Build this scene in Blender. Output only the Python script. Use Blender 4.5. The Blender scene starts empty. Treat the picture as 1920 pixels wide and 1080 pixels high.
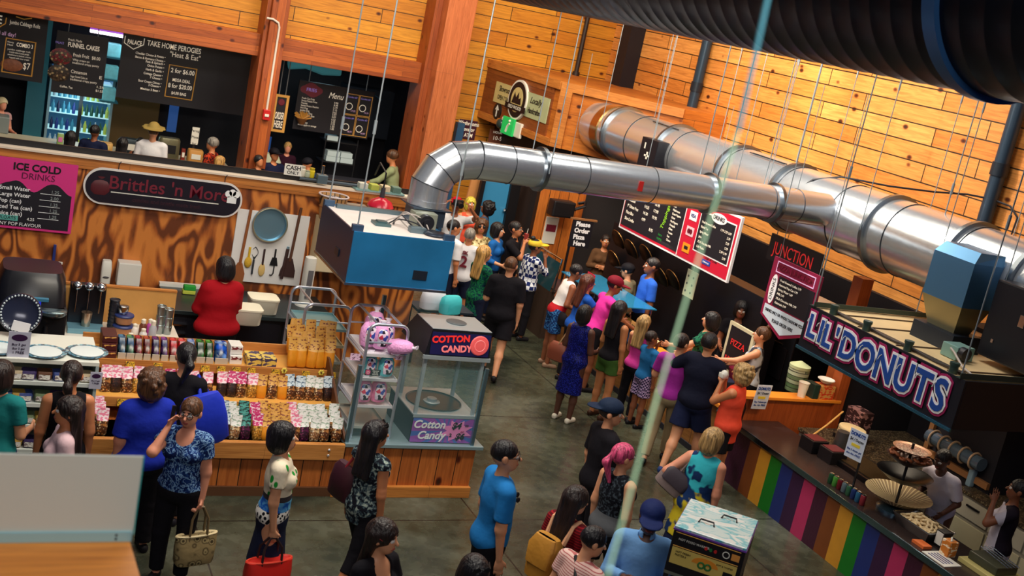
import bpy, bmesh, math, random
import numpy as np
from mathutils import Vector, Matrix, noise as mnoise
from math import sin, cos, pi, radians, sqrt, atan2
random.seed(7)
S = bpy.context.scene
C = S.collection
# ---------------------------------------------------------------- camera
YAW, PITCH, ROLL, FPX, CAMZ = 0.461944, 0.231637, 0.206310, 2179.0, 5.3
_f = Vector((sin(YAW)*cos(PITCH), cos(YAW)*cos(PITCH), -sin(PITCH)))
_r = Vector((cos(YAW), -sin(YAW), 0)); _u = _r.cross(_f)
CR = cos(ROLL)*_r + sin(ROLL)*_u
CU = -sin(ROLL)*_r + cos(ROLL)*_u
cam = bpy.data.objects.new('camera', bpy.data.cameras.new('camera')); C.objects.link(cam)
cam.data.sensor_width = 36.0
cam.data.lens = 36.0*FPX/1920.0
cam.data.clip_start = 0.05
m3 = Matrix((CR, CU, -_f)).transposed()
cam.matrix_world = Matrix.Translation((0, 0, CAMZ)) @ m3.to_4x4()
cam.data.dof.use_dof = True
cam.data.dof.focus_distance = 13.0
cam.data.dof.aperture_fstop = 3.2
S.camera = cam
# ---------------------------------------------------------------- look, sky, lamps
S.view_settings.view_transform = 'Standard'
S.view_settings.look = 'None'
S.view_settings.gamma = 1.0
S.view_settings.exposure = -0.15
S.cycles.use_denoising = True
S.cycles.max_bounces = 6
S.cycles.transparent_max_bounces = 12
w = bpy.data.worlds.new('world'); S.world = w; w.use_nodes = True
bg = w.node_tree.nodes['Background']
_nt = w.node_tree; _g = _nt.nodes.new('ShaderNodeTexCoord'); _s = _nt.nodes.new('ShaderNodeSeparateXYZ'); _rp = _nt.nodes.new('ShaderNodeValToRGB')
_nt.links.new(_g.outputs['Generated'], _s.inputs[0]); _nt.links.new(_s.outputs[2], _rp.inputs[0])
_e = _rp.color_ramp.elements; _e[0].position = 0.0; _e[0].color = (0.03, 0.04, 0.10, 1); _e[1].position = 1.0; _e[1].color = (0.8, 0.78, 0.8, 1)
_x = _e.new(.35); _x.color = (0.06, 0.08, 0.16, 1)
_nt.links.new(_rp.outputs[0], bg.inputs[0]); bg.inputs[1].default_value = 0.33
def area(name, loc, target, sx, sy, power, col):
    d = bpy.data.lights.new(name, 'AREA'); d.shape = 'RECTANGLE'; d.size = sx; d.size_y = sy
    d.energy = power; d.color = col
    o = bpy.data.objects.new(name, d); C.objects.link(o); o.location = loc
    v = Vector(target)-Vector(loc)
    o.rotation_euler = v.to_track_quat('-Z', 'Y').to_euler()
    return o
def spot(name, loc, target, power, col, ang=60, blend=.6, rad=.12):
    d = bpy.data.lights.new(name, 'SPOT'); d.energy = power; d.color = col
    d.spot_size = radians(ang); d.spot_blend = blend; d.shadow_soft_size = rad
    o = bpy.data.objects.new(name, d); C.objects.link(o); o.location = loc
    o.rotation_euler = (Vector(target)-Vector(loc)).to_track_quat('-Z', 'Y').to_euler()
    return o
def point(name, loc, power, col, rad=.1):
    d = bpy.data.lights.new(name, 'POINT'); d.energy = power; d.color = col; d.shadow_soft_size = rad
    o = bpy.data.objects.new(name, d); C.objects.link(o); o.location = loc
    return o
LIGHTS = 1
area('skylight_lamp', (4.5, 10.0, 8.6), (4.5, 10.4, 0), 9.0, 2.2, 680, (1.0, .95, .86))
area('hall_lamp', (5.2, 17.5, 8.4), (6.5, 21.0, 2.5), 8.0, 1.6, 760, (1.0, .87, .66))
area('wall_wash_lamp', (8.6, 14.0, 8.2), (12.7, 16.5, 4.6), 1.2, 6.0, 580, (1.0, .86, .66))
spot('duct_spot_lamp', (7.2, 14.5, 8.2), (10.9, 13.5, 3.6), 1350, (1.0, .95, .9), 70)
spot('wall_spot_lamp', (10.2, 15.5, 7.6), (12.7, 16.7, 5.1), 760, (1.0, .92, .8), 55)
area('kiosk_lamp', (3.4, 8.6, 5.4), (3.0, 11.6, .7), 4.0, .6, 190, (1.0, .9, .75))
area('mezzanine_lamp', (1.2, -.6, 7.6), (2.2, 7.0, 1.6), 4.0, 1.2, 210, (1.0, .95, .9))  # added fill without a fixture, brightens the frosted screen, table and near heads
# ---------------------------------------------------------------- pixels to points on real planes
def ray(x, y): return _f + CR*((x-960)/FPX) - CU*((y-540)/FPX)
def onz(x, y, z):
    d = ray(x, y); return Vector((0, 0, CAMZ)) + d*((z-CAMZ)/d.z)
def ony(x, y, Y):
    d = ray(x, y); return Vector((0, 0, CAMZ)) + d*(Y/d.y)
def onx(x, y, X):
    d = ray(x, y); return Vector((0, 0, CAMZ)) + d*(X/d.x)
# ---------------------------------------------------------------- tagging
def tag(o, label=None, cat=None, group=None, kind=None):
    if label: o['label'] = label
    if cat: o['category'] = cat
    if group: o['group'] = group
    if kind: o['kind'] = kind
    return o
def thing(name, label, cat, loc=(0, 0, 0), rz=0, group=None, kind=None):
    o = bpy.data.objects.new(name, None); C.objects.link(o)
    o.location = loc; o.rotation_euler = (0, 0, rz); o.empty_display_size = .1
    return tag(o, label, cat, group, kind)
def plate(name, label, cat, origin, right, up, group=None):
    """an Empty whose local x runs along a sign, y up it, z out of it"""
    r = Vector(right).normalized(); n = r.cross(Vector(up)).normalized(); u = n.cross(r)
    o = thing(name, label, cat, group=group)
    o.matrix_world = Matrix.Translation(Vector(origin)) @ Matrix((r, u, n)).transposed().to_4x4()
    return o
_kidmap = {}
def KIDS(o): return list(_kidmap.get(o.name, []))
# ---------------------------------------------------------------- materials
def _srgb(c):
    return tuple((v/255/12.92 if v/255 <= .04045 else ((v/255+.055)/1.055)**2.4) for v in c)
_mats = {}
def M(name, rgb=None, rough=.6, metal=0.0, emit=0, alpha=1, trans=0, bump=0, bscale=60, spec=None, var=0, vscale=4, coat=0):
    """plain material; rgb in 0..255; optional noise variation and bump"""
    if name in _mats: return _mats[name]
    m = bpy.data.materials.new(name); m.use_nodes = True
    nt = m.node_tree; b = nt.nodes['Principled BSDF']
    col = _srgb(rgb) + (1,)
    b.inputs['Base Color'].default_value = col
    b.inputs['Roughness'].default_value = rough; b.inputs['Metallic'].default_value = metal
    if spec is not None: b.inputs['Specular IOR Level'].default_value = spec
    if trans: b.inputs['Transmission Weight'].default_value = trans
    if alpha < 1: b.inputs['Alpha'].default_value = alpha
    if coat: b.inputs['Coat Weight'].default_value = coat
    if emit:
        b.inputs['Emission Color'].default_value = col; b.inputs['Emission Strength'].default_value = emit
    if var or bump:
        tc = nt.nodes.new('ShaderNodeTexCoord')
        n = nt.nodes.new('ShaderNodeTexNoise'); n.inputs['Scale'].default_value = vscale if var else bscale
        n.inputs['Detail'].default_value = 4
        nt.links.new(tc.outputs['Object'], n.inputs['Vector'])
        if var:
            mx = nt.nodes.new('ShaderNodeMix'); mx.data_type = 'RGBA'
            mx.inputs[6].default_value = tuple(max(0, v*(1-var)) for v in col[:3]) + (1,)
            mx.inputs[7].default_value = tuple(min(1, v*(1+var)) for v in col[:3]) + (1,)
            nt.links.new(n.outputs['Fac'], mx.inputs[0]); nt.links.new(mx.outputs[2], b.inputs['Base Color'])
        if bump:
            n2 = nt.nodes.new('ShaderNodeTexNoise'); n2.inputs['Scale'].default_value = bscale
            nt.links.new(tc.outputs['Object'], n2.inputs['Vector'])
            bp = nt.nodes.new('ShaderNodeBump'); bp.inputs['Strength'].default_value = bump; bp.inputs['Distance'].default_value = .02
            nt.links.new(n2.outputs['Fac'], bp.inputs['Height']); nt.links.new(bp.outputs['Normal'], b.inputs['Normal'])
    _mats[name] = m
    return m
class NT:
    """small node-tree writer"""
    def __init__(s, name, rough=.6, metal=0):
        s.m = bpy.data.materials.new(name); s.m.use_nodes = True; s.nt = s.m.node_tree
        s.b = s.nt.nodes['Principled BSDF']; s.b.inputs['Roughness'].default_value = rough; s.b.inputs['Metallic'].default_value = metal
        s.tc = s.nt.nodes.new('ShaderNodeTexCoord'); _mats[name] = s.m
    def n(s, typ, **kw):
        x = s.nt.nodes.new('ShaderNode'+typ)
        for k, v in kw.items(): setattr(x, k, v)
        return x
    def l(s, a, b): s.nt.links.new(a, b)
    def vec(s, scale=(1, 1, 1), rot=(0, 0, 0), loc=(0, 0, 0), src='Object'):
        mp = s.n('Mapping'); s.l(s.tc.outputs[src], mp.inputs[0])
        mp.inputs['Scale'].default_value = scale; mp.inputs['Rotation'].default_value = rot; mp.inputs['Location'].default_value = loc
        return mp.outputs[0]
    def swz(s, order):
        sp = s.n('SeparateXYZ'); s.l(s.tc.outputs['Object'], sp.inputs[0]); cb = s.n('CombineXYZ')
        for i, a in enumerate(order): s.l(sp.outputs['XYZ'.index(a.upper())], cb.inputs[i])
        return cb.outputs[0]
    def math(s, op, a, b=None, c=None):
        x = s.n('Math', operation=op)
        for i, v in enumerate((a, b, c)):
            if v is None: continue
            if isinstance(v, (int, float)): x.inputs[i].default_value = v
            else: s.l(v, x.inputs[i])
        return x.outputs[0]
    def noise(s, vec, scale, detail=4, dist=0):
        x = s.n('TexNoise'); s.l(vec, x.inputs['Vector']); x.inputs['Scale'].default_value = scale
        x.inputs['Detail'].default_value = detail; x.inputs['Distortion'].default_value = dist
        return x.outputs['Fac']
    def ramp(s, fac, stops, interp='LINEAR'):
        r = s.n('ValToRGB'); s.l(fac, r.inputs[0]); cr = r.color_ramp; cr.interpolation = interp
        while len(cr.elements) < len(stops): cr.elements.new(.5)
        for e, (p, c) in zip(cr.elements, stops):
            e.position = p; e.color = _srgb(c)+(1,)
        return r.outputs[0]
    def mix(s, fac, a, b, mode='MIX'):
        x = s.n('Mix', data_type='RGBA', blend_type=mode)
        for sock, v in ((x.inputs[0], fac), (x.inputs[6], a), (x.inputs[7], b)):
            if isinstance(v, (int, float)): sock.default_value = v
            elif isinstance(v, tuple): sock.default_value = _srgb(v)+(1,)
            else: s.l(v, sock)
        return x.outputs[2]
    def col(s, c): s.l(c, s.b.inputs['Base Color']); return s
    def bump(s, h, st=.3, d=.01):
        bp = s.n('Bump'); bp.inputs['Strength'].default_value = st; bp.inputs['Distance'].default_value = d
        s.l(h, bp.inputs['Height']); s.l(bp.outputs[0], s.b.inputs['Normal'])
def planks(name, order, ph, pl, c1, c2, knots=True, gap=.012, rough=.5, vert=False):
    """boarded wood: order picks which object axes run along and across the boards"""
    if name in _mats: return _mats[name]
    t = NT(name, rough); v = t.swz(order)
    br = t.n('TexBrick'); t.l(v, br.inputs['Vector'])
    br.inputs['Scale'].default_value = 1; br.inputs['Brick Width'].default_value = pl; br.inputs['Row Height'].default_value = ph
    br.inputs['Mortar Size'].default_value = gap/2; br.inputs['Mortar Smooth'].default_value = .1; br.inputs['Bias'].default_value = 0
    br.inputs['Color1'].default_value = _srgb(c1)+(1,); br.inputs['Color2'].default_value = _srgb(c2)+(1,)
    br.inputs['Mortar'].default_value = _srgb(tuple(x*.25 for x in c2))+(1,)
    br.offset = .37; br.offset_frequency = 2
    mp = t.n('Mapping'); t.l(v, mp.inputs[0]); mp.inputs['Scale'].default_value = (.6, 9, 1)
    g = t.noise(mp.outputs[0], 3.0, 5, 1.2)
    g2 = t.ramp(g, [(.3, (196, 176, 156)), (.65, (255, 255, 255))])
    c = t.mix(.75, br.outputs['Color'], g2, 'MULTIPLY')
    if knots:
        mk = t.n('Mapping'); t.l(v, mk.inputs[0]); mk.inputs['Scale'].default_value = (.75, 1.15, 1)
        vo = t.n('TexVoronoi'); t.l(mk.outputs[0], vo.inputs['Vector']); vo.inputs['Scale'].default_value = 2.6
        k = t.ramp(vo.outputs['Distance'], [(.05, (40, 16, 6)), (.085, (130, 76, 44)), (.14, (255, 255, 255))])
        c = t.mix(.95, c, k, 'MULTIPLY')
    t.col(c); t.bump(br.outputs['Fac'], .4, -.01)
    return t.m
# ---------------------------------------------------------------- meshes
class MB:
    def __init__(s): s.bm = bmesh.new(); s.mi = 0
    def _new(s, n0):
        s.bm.faces.ensure_lookup_table()
        for f in s.bm.faces[n0:]: f.material_index = s.mi
    def poly(s, pts):
        f = s.bm.faces.new([s.bm.verts.new(p) for p in pts]); f.material_index = s.mi; return s
    def box(s, lo, hi, mat=None, bev=0):
        n0 = len(s.bm.faces); lo, hi = Vector(lo), Vector(hi)
        mid, d = (lo+hi)/2, hi-lo
        mm = Matrix.Translation(mid) @ Matrix.Diagonal((d.x, d.y, d.z, 1))
        if mat is not None: mm = mat @ mm
        r = bmesh.ops.create_cube(s.bm, size=1, matrix=mm)
        if bev:
            es = list({e for v in r['verts'] for e in v.link_edges})
            bmesh.ops.bevel(s.bm, geom=es, offset=bev, segments=2, affect='EDGES', profile=.6)
        s._new(n0); return s
    def cyl(s, a, b, r0, r1=None, seg=16, caps=True):
        n0 = len(s.bm.faces); a, b = Vector(a), Vector(b); r1 = r0 if r1 is None else r1
        d = b-a; q = d.to_track_quat('Z', 'Y').to_matrix().to_4x4()
        bmesh.ops.create_cone(s.bm, cap_ends=caps, segments=seg, radius1=max(r0, 1e-4), radius2=max(r1, 1e-4), depth=d.length,
                              matrix=Matrix.Translation((a+b)/2) @ q)
        s._new(n0); return s
    def tube(s, pts, r, seg=8, closed=False):
        pts = [Vector(p) for p in pts]; n = len(pts); rings = []
        rr = r if hasattr(r, '__len__') else [r]*n
        up = None
        for i, p in enumerate(pts):
            a = pts[(i-1) % n] if (closed or i) else p; b = pts[(i+1) % n] if (closed or i < n-1) else p
            t = (b-a).normalized()
            if up is None: up = t.orthogonal().normalized()
            x = (up-t*up.dot(t))
            x = x.normalized() if x.length > 1e-6 else t.orthogonal().normalized()
            up = x; y = t.cross(x)
            rings.append([s.bm.verts.new(p+(x*cos(2*pi*k/seg)+y*sin(2*pi*k/seg))*rr[i]) for k in range(seg)])
        lim = n if closed else n-1
        for i in range(lim):
            A, B = rings[i], rings[(i+1) % n]
            for k in range(seg):
                f = s.bm.faces.new((A[k], A[(k+1) % seg], B[(k+1) % seg], B[k])); f.material_index = s.mi; f.smooth = True
        if not closed:
            for R in (list(reversed(rings[0])), rings[-1]):
                f = s.bm.faces.new(R); f.material_index = s.mi
        return s
    def lathe(s, prof, o=(0, 0, 0), seg=24, sc=(1, 1), mat=None):
        o = Vector(o); rings = []
        for r, z in prof:
            ring = []
            for k in range(seg):
                p = Vector((max(r, 1e-4)*cos(2*pi*k/seg)*sc[0], max(r, 1e-4)*sin(2*pi*k/seg)*sc[1], z))
                if mat is not None: p = mat @ p
                ring.append(s.bm.verts.new(o+p))
            rings.append(ring)
        for A, B in zip(rings, rings[1:]):
            for k in range(seg):
                f = s.bm.faces.new((A[k], A[(k+1) % seg], B[(k+1) % seg], B[k])); f.material_index = s.mi; f.smooth = True
        for R in (list(reversed(rings[0])), rings[-1]):
            f = s.bm.faces.new(R); f.material_index = s.mi
        return s
    def ell(s, c, r, seg=16, rings=10, mat=None):
        n0 = len(s.bm.faces); r = (r, r, r) if not hasattr(r, '__len__') else r
        mm = Matrix.Translation(Vector(c)) @ (mat if mat is not None else Matrix()) @ Matrix.Diagonal((r[0], r[1], r[2], 1))
        bmesh.ops.create_uvsphere(s.bm, u_segments=seg, v_segments=rings, radius=1, matrix=mm)
        s.bm.faces.ensure_lookup_table()
        for f in s.bm.faces[n0:]: f.smooth = True; f.material_index = s.mi
        return s
    def torus(s, c, R, r, axis=(0, 0, 1), seg=32, rs=8, sc=1):
        q = Vector(axis).to_track_quat('Z', 'Y').to_matrix(); c = Vector(c)
        return s.tube([c+q @ Vector((R*cos(2*pi*k/seg), R*sc*sin(2*pi*k/seg), 0)) for k in range(seg)], r, rs, True)
    def prism(s, pts, vec):
        """flat outline pts (3-D) pushed along vec"""
        vec = Vector(vec); a = [s.bm.verts.new(Vector(p)) for p in pts]; b = [s.bm.verts.new(Vector(p)+vec) for p in pts]
        fs = [s.bm.faces.new(list(reversed(a))), s.bm.faces.new(b)]
        for i in range(len(a)):
            j = (i+1) % len(a); fs.append(s.bm.faces.new((a[i], a[j], b[j], b[i])))
        for f in fs: f.material_index = s.mi
        return s
    def build(s, name, mat, parent=None, smooth=None, loc=None, recalc=True):
        if recalc: bmesh.ops.recalc_face_normals(s.bm, faces=s.bm.faces)
        if smooth:
            for f in s.bm.faces: f.smooth = True
        sm_ = any(f.smooth for f in s.bm.faces)
        me = bpy.data.meshes.new(name); s.bm.to_mesh(me); s.bm.free()
        if sm_: me.set_sharp_from_angle(angle=radians(42))
        for m in (mat if isinstance(mat, (list, tuple)) else [mat]): me.materials.append(m)
        o = bpy.data.objects.new(name, me); C.objects.link(o)
        if loc is not None: o.location = loc
        if parent: adopt(o, parent)
        return o
def adopt(o, parent):
    o.parent = parent; _kidmap.setdefault(parent.name, []).append(o)
    return o
def copyt(o, parent=None):
    c = o.copy(); C.objects.link(c)
    if parent is not None: c.parent = parent; _kidmap.setdefault(parent.name, []).append(c)
    for ch in KIDS(o): copyt(ch, c)
    return c
def text(s, size, parent, x, y, mat, align='CENTER', shear=0, bold=0, z=.004, sx=1.0, name='lettering', rot=0, ext=.0015, space=1, fit=0):
    cu = bpy.data.curves.new(name, 'FONT'); cu.body = s; cu.size = size; cu.align_x = align; cu.align_y = 'CENTER'
    cu.shear = shear; cu.offset = bold; cu.extrude = ext; cu.resolution_u = 3; cu.space_character = space
    cu.materials.append(mat)
    o = bpy.data.objects.new(name, cu); C.objects.link(o)
    o.location = (x, y, z); o.scale = (sx, 1, 1); o.rotation_euler = (0, 0, rot)
    if fit: o['fit'] = fit
    adopt(o, parent); return o
def rrect(w, h, r, n=6, z=0):
    pts = []
    for cx, cy, a0 in ((w-r, r, -90), (w-r, h-r, 0), (r, h-r, 90), (r, r, 180)):
        for k in range(n+1):
            a = radians(a0+90*k/n); pts.append((cx+r*cos(a), cy+r*sin(a), z))
    return pts
# ================================================================ setting
WOOD_A = planks('golden_board_wall', 'xzy', .28, 2.8, (226, 160, 50), (204, 128, 34), gap=.016)
WOOD_B = planks('pale_board_wall', 'yzx', .27, 2.6, (236, 166, 88), (212, 132, 56), gap=.02)
BEAM = planks('glulam_beam', 'xzy', .11, 3.0, (196, 104, 40), (150, 70, 26), gap=.004)
POST = planks('post_timber', 'zxy', .16, 6.0, (190, 98, 40), (150, 70, 28), gap=.004)
POSTB = planks('post_timber_rough', 'zxy', .8, 6.0, (206, 118, 70), (196, 108, 60), gap=.002)
TRIM = planks('trim_board', 'xzy', .3, 3.0, (205, 132, 60), (190, 116, 50), gap=.003)
DARK = M('dark_recess', (20, 19, 30), .7)
DARK2 = M('dark_teal_recess', (24, 34, 48), .6)
BLACK = M('black_paint', (16, 15, 20), .45)
# floor: stained concrete with saw-cut joints
t = NT('stained_concrete', .32); v = t.tc.outputs['Object']
n1 = t.noise(v, .55, 6, .6); n2 = t.noise(v, 7, 6, .2)
c = t.ramp(n1, [(.3, (38, 44, 38)), (.5, (72, 74, 58)), (.7, (110, 114, 100))])
c = t.mix(.5, c, t.ramp(n2, [(.3, (110, 110, 110)), (.7, (255, 255, 255))]), 'MULTIPLY')
sp = t.n('SeparateXYZ'); t.l(v, sp.inputs[0])
J0 = onz(660, 976, 0); J1 = onz(877, 950, 0)
jl = None
for ax, o0 in ((1, J0.y), (0, J1.x)):
    q = t.math('SUBTRACT', sp.outputs[ax], o0+1.5); q = t.math('DIVIDE', q, 3.0); q = t.math('FRACT', q)
    q = t.math('SUBTRACT', q, .5); q = t.math('ABSOLUTE', q); q = t.math('LESS_THAN', q, .0028)
    jl = q if jl is None else t.math('MAXIMUM', jl, q)
c = t.mix(jl, c, (22, 22, 20))
t.col(c); t.l(t.ramp(n2, [(.2, (110, 110, 110)), (.8, (165, 165, 165))]), t.b.inputs['Roughness'])
tag(MB().box((-8, -3, -.2), (16, 34, 0)).build('floor', t.m), kind='structure')
YB, XR = 23.0, 12.7
# back wall: header boards above the stalls, and the boarded wall between post and corner
def struct(name, mb, mat): return tag(mb.build(name, mat), kind='structure')
struct('wall_back', MB().box((-4, YB+.1, 3.84), (9.0, YB+.3, 8.5)).box((8.9, YB+.1, 0), (XR, YB+.3, 8.5)), WOOD_A)
struct('wall_right', MB().box((XR, 2.0, 0), (XR+.25, YB+.3, 8.5)), WOOD_B)
struct('wall_far', MB().box((-6, 28.2, 0), (14, 28.4, 4.6)), DARK2)
struct('wall_stall_back', MB().box((-4, 26.3, 0), (9.0, 26.4, 4.35)), DARK)
struct('wall_left', MB().box((-4.3, 14, 0), (-4.1, 28.2, 8.5)), DARK)
struct('ceiling', MB().box((-4, 23.4, 4.35), (9.2, 28.2, 4.45)), DARK)
struct('trim_1', MB().box((-4, YB-.25, 3.44), (9.0, YB+.3, 3.86), bev=.01), BEAM)
p = ony(436, 292, YB)
a0 = ony(507, 0, YB).x; a1 = ony(547, 0, YB).x
struct('trim_2', MB().box((5.02, YB-.55, 0), (5.35, YB+.25, 8.5), bev=.015), POST)
struct('trim_3', MB().box((8.42, YB-.75, 0), (9.02, YB+.25, 8.5), bev=.015), POSTB)
struct('trim_4', MB().box((8.26, YB-.45, 0), (8.42, YB+.25, 8.5), bev=.01), POST)
struct('trim_5', MB().box((4.94, YB-.45, 0), (5.02, YB+.25, 8.5), bev=.01), POST)
# dark upright strip near the corner, and downpipes on the right wall
struct('trim_6', MB().box((XR-.35, YB-1.2, 4.0), (XR+.02, YB-.8, 8.5)), M('dark_steel_post', (26, 24, 32), .5, .3))
# washroom block in the corner
zt, zb = 4.17, 2.93
PL = [Vector((9.9, YB+.1)), Vector((10.08, 19.9)), Vector((11.75, 18.15)), Vector((XR, 18.15)), Vector((XR, YB+.1))]
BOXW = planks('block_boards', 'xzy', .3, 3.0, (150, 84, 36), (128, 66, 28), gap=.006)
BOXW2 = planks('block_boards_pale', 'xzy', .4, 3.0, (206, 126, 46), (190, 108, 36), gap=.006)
def slab(poly, z0, z1): return [(q.x, q.y, z0) for q in poly], (0, 0, z1-z0)
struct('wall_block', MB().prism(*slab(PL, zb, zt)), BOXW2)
def face_trim(name, A, B, z0, z1, out, mat, s0=0., s1=1.):
    d = (B-A); n = Vector((d.y, -d.x)).normalized(); a = A+d*s0; b = A+d*s1
    if n.y > 0: n = -n
    return struct(name, MB().prism([(a.x, a.y, z0), (b.x, b.y, z0), (b.x, b.y, z1), (a.x, a.y, z1)], (n.x*out, n.y*out, 0)), mat)
face_trim('trim_7', PL[0], PL[1], zt-.16, zt, .06, TRIM)
face_trim('trim_8', PL[0], PL[1], zb, zb+.14, .06, TRIM)
face_trim('trim_9', PL[1], PL[2], zt-.16, zt, .06, TRIM)
face_trim('trim_10', PL[1], PL[2], zb, zt-.16, .06, TRIM, 0, .1)
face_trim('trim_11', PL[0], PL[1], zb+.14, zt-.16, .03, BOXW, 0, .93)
# below the block: dark wall with glazed and blue doors
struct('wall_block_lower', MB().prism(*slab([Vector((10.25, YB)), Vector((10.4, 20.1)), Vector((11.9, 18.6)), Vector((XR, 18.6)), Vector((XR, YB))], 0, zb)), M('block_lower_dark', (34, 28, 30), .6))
def quadplate(name, label, cat, px, Y=None, X=None, thick=.04, mat=None, group=None):
    P = [(ony(x, y, Y) if Y else onx(x, y, X)) for x, y in px]
    o = MB().prism(P, (0, -thick, 0) if Y else (-thick, 0, 0)).build(name, mat)
    return tag(o, label, cat, group)
DOORB = M('blue_door', (60, 140, 190), .35)
o = tag(MB().prism([ony(912, 318, 21.0), ony(960, 326, 21.0), ony(932, 470, 21.0), ony(882, 464, 21.0)], (0, .06, 0)).build('door_1', DOORB), kind='structure')
adopt(MB().ell(ony(946, 394, 20.95), .035).cyl(ony(946, 394, 20.97), ony(946, 394, 20.9), .02).build('door_handle', M('chrome', (200, 205, 210), .15, 1)), o)
struct('trim_12', MB().prism([ony(905, 318, 21.02), ony(912, 318, 21.02), ony(882, 466, 21.02), ony(872, 464, 21.02)], (0, -.1, 0)).prism([ony(960, 320, 21.02), ony(978, 322, 21.02), ony(950, 470, 21.02), ony(932, 470, 21.02)], (0, -.1, 0)), BLACK)
struct('trim_13', MB().prism([ony(888, 316, 21.3), ony(906, 318, 21.3), ony(872, 466, 21.3), ony(850, 460, 21.3)], (0, -.05, 0)), M('tan_panel', (206, 140, 84), .5))
PIPE = M('blue_grey_pipe', (48, 66, 84), .35, .4)
def downpipe(px, dia, label, zlo, zhi=8.4, jz=None):
    p = onx(px[0], px[1], XR-.14)
    t_ = thing('downpipe', label, 'pipe', (p.x, p.y, zlo))
    MB().cyl((0, 0, 0), (0, 0, zhi-zlo), dia/2, seg=20).build('pipe', PIPE, t_, True)
    mb = MB()
    for z in jz or (): mb.cyl((0, 0, z-zlo-.09), (0, 0, z-zlo+.09), dia/2+.018, seg=20)
    mb.build('coupling', M('pipe_coupling', (30, 40, 52), .4, .3), t_, True)
    mb = MB()
    for z in (zlo+.3, zhi-.4): mb.box((-.03, -dia/2-.03, z-zlo-.02), (.145, dia/2+.03, z-zlo+.02))
    mb.build('bracket', PIPE, t_)
downpipe((1308, 155), .2, 'grey pipe running up the board wall above the silver duct', 0, jz=(onx(1303, 162, 12.56).z,))
downpipe((1880, 300), .2, 'blue grey pipe at the right end of the board wall', 0, jz=(onx(1883, 320, 12.56).z,))
p = ony(1088, 100, YB)
t_ = thing('conduit', 'thin dark conduit standing on the corner block wall', 'pipe', (p.x, YB, zt))
MB().cyl((0, 0, 0), (0, 0, 4), .05, seg=12).build('pipe', M('conduit_dark', (40, 26, 22), .5), t_, True)
MB().cyl((0, 0, 0), (0, 0, .08), .08, seg=12).build('foot_flange', M('conduit_dark', (40, 26, 22), .5), t_, True)
# white conduit with red alarm on the left post
p0 = ony(492, 212, YB-.58); zt_ = ony(517, 40, YB-.58).z
t_ = thing('alarm_pull', 'red fire alarm box with white conduit on the left timber post', 'alarm', (5.2, YB-.55, p0.z))
MB().tube([(0, -.02, 0), (0, -.02, zt_-p0.z-.1), (-.03, -.02, zt_-p0.z-.02), (-.14, -.02, zt_-p0.z+.03), (-.26, -.02, zt_-p0.z+.03)], .022, 8).build('conduit', M('white_conduit', (215, 205, 195), .5), t_)
MB().box((-.07, -.09, -.12), (.07, 0, .08), bev=.012).build('alarm_box', M('alarm_red', (190, 30, 30), .4), t_)
MB().box((-.04, -.105, -.05), (.04, -.088, .0), bev=.004).build('pull_bar', M('white_plastic', (225, 222, 212), .5), t_)
# ================================================================ ducts, hoods, hanging rods
STEEL = M('galvanised_duct', (222, 228, 236), .25, .86)
SEAM = M('duct_seam', (60, 64, 72), .4, .8)
RINGM = M('hanger_ring_steel', (150, 160, 170), .3, 1)
HOODM = M('hood_steel', (44, 128, 186), .3, .5, var=.5, vscale=1.6)  # soft noise paints the steel's metallic gradient into the blue
DKST = M('dark_steel', (52, 60, 74), .35, .7)
HTOP = M('hood_top_white', (226, 214, 208), .55, var=.12, vscale=5)
GALV = M('galvanised_box', (110, 130, 140), .4, .7)
RODM = M('rod_steel', (156, 168, 176), .4, .5)
WHITEP = M('white_plastic', (225, 222, 212), .5)
RED = M('red_tape', (190, 34, 30), .5)
# --- big duct, runs along the right hand wall
BX, BZ, BR = 10.8, 3.5, .47
duct = thing('round_duct', 'fat silver duct running along the board wall out of the corner block', 'duct', (BX, 0, BZ))
ys = [7.2, 8.6, 9.75, 10.9, 12.0, 13.2, 14.6, 16.1, 17.6, 19.4]
for a, b in zip(ys, ys[1:]):
    MB().cyl((0, a, 0), (0, b, 0), BR, seg=56).build('duct_section', STEEL, duct, True)
for y in ys[1:-1]:
    MB().torus((0, y+.05, 0), BR+.002, .008, (0, 1, 0), 56, 6).build('seam', SEAM, duct)
MB().cyl((0, 18.7, 0), (0, 18.95, 0), BR+.02, seg=56).build('collar', M('collar_brass_tint', (190, 150, 90), .25, 1), duct, True)
RY = [8.9, 9.9, 11.3, 13.35, 14.75, 16.6, 18.45]
for y in RY:
    MB().cyl((0, y-.03, 0), (0, y+.03, 0), BR+.05, seg=56).build('hanger_ring', RINGM, duct, True)
for y, z in ((16.9, .38), (14.0, .4)):
    mb = MB()
    for dy in (0, .05):
        mb.tube([(-.22+dy, y-.5, z+.05+.0), (-.22+dy, y+.35, z+.05)], .008, 6)
    mb.build('strap', SEAM, duct)
MB().prism([(-.455, 12.75, .05), (-.455, 12.85, .05), (-.44, 12.9, .17), (-.44, 12.8, .17)], (-.03, 0, 0)).build('red_tag', RED, duct)
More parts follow.
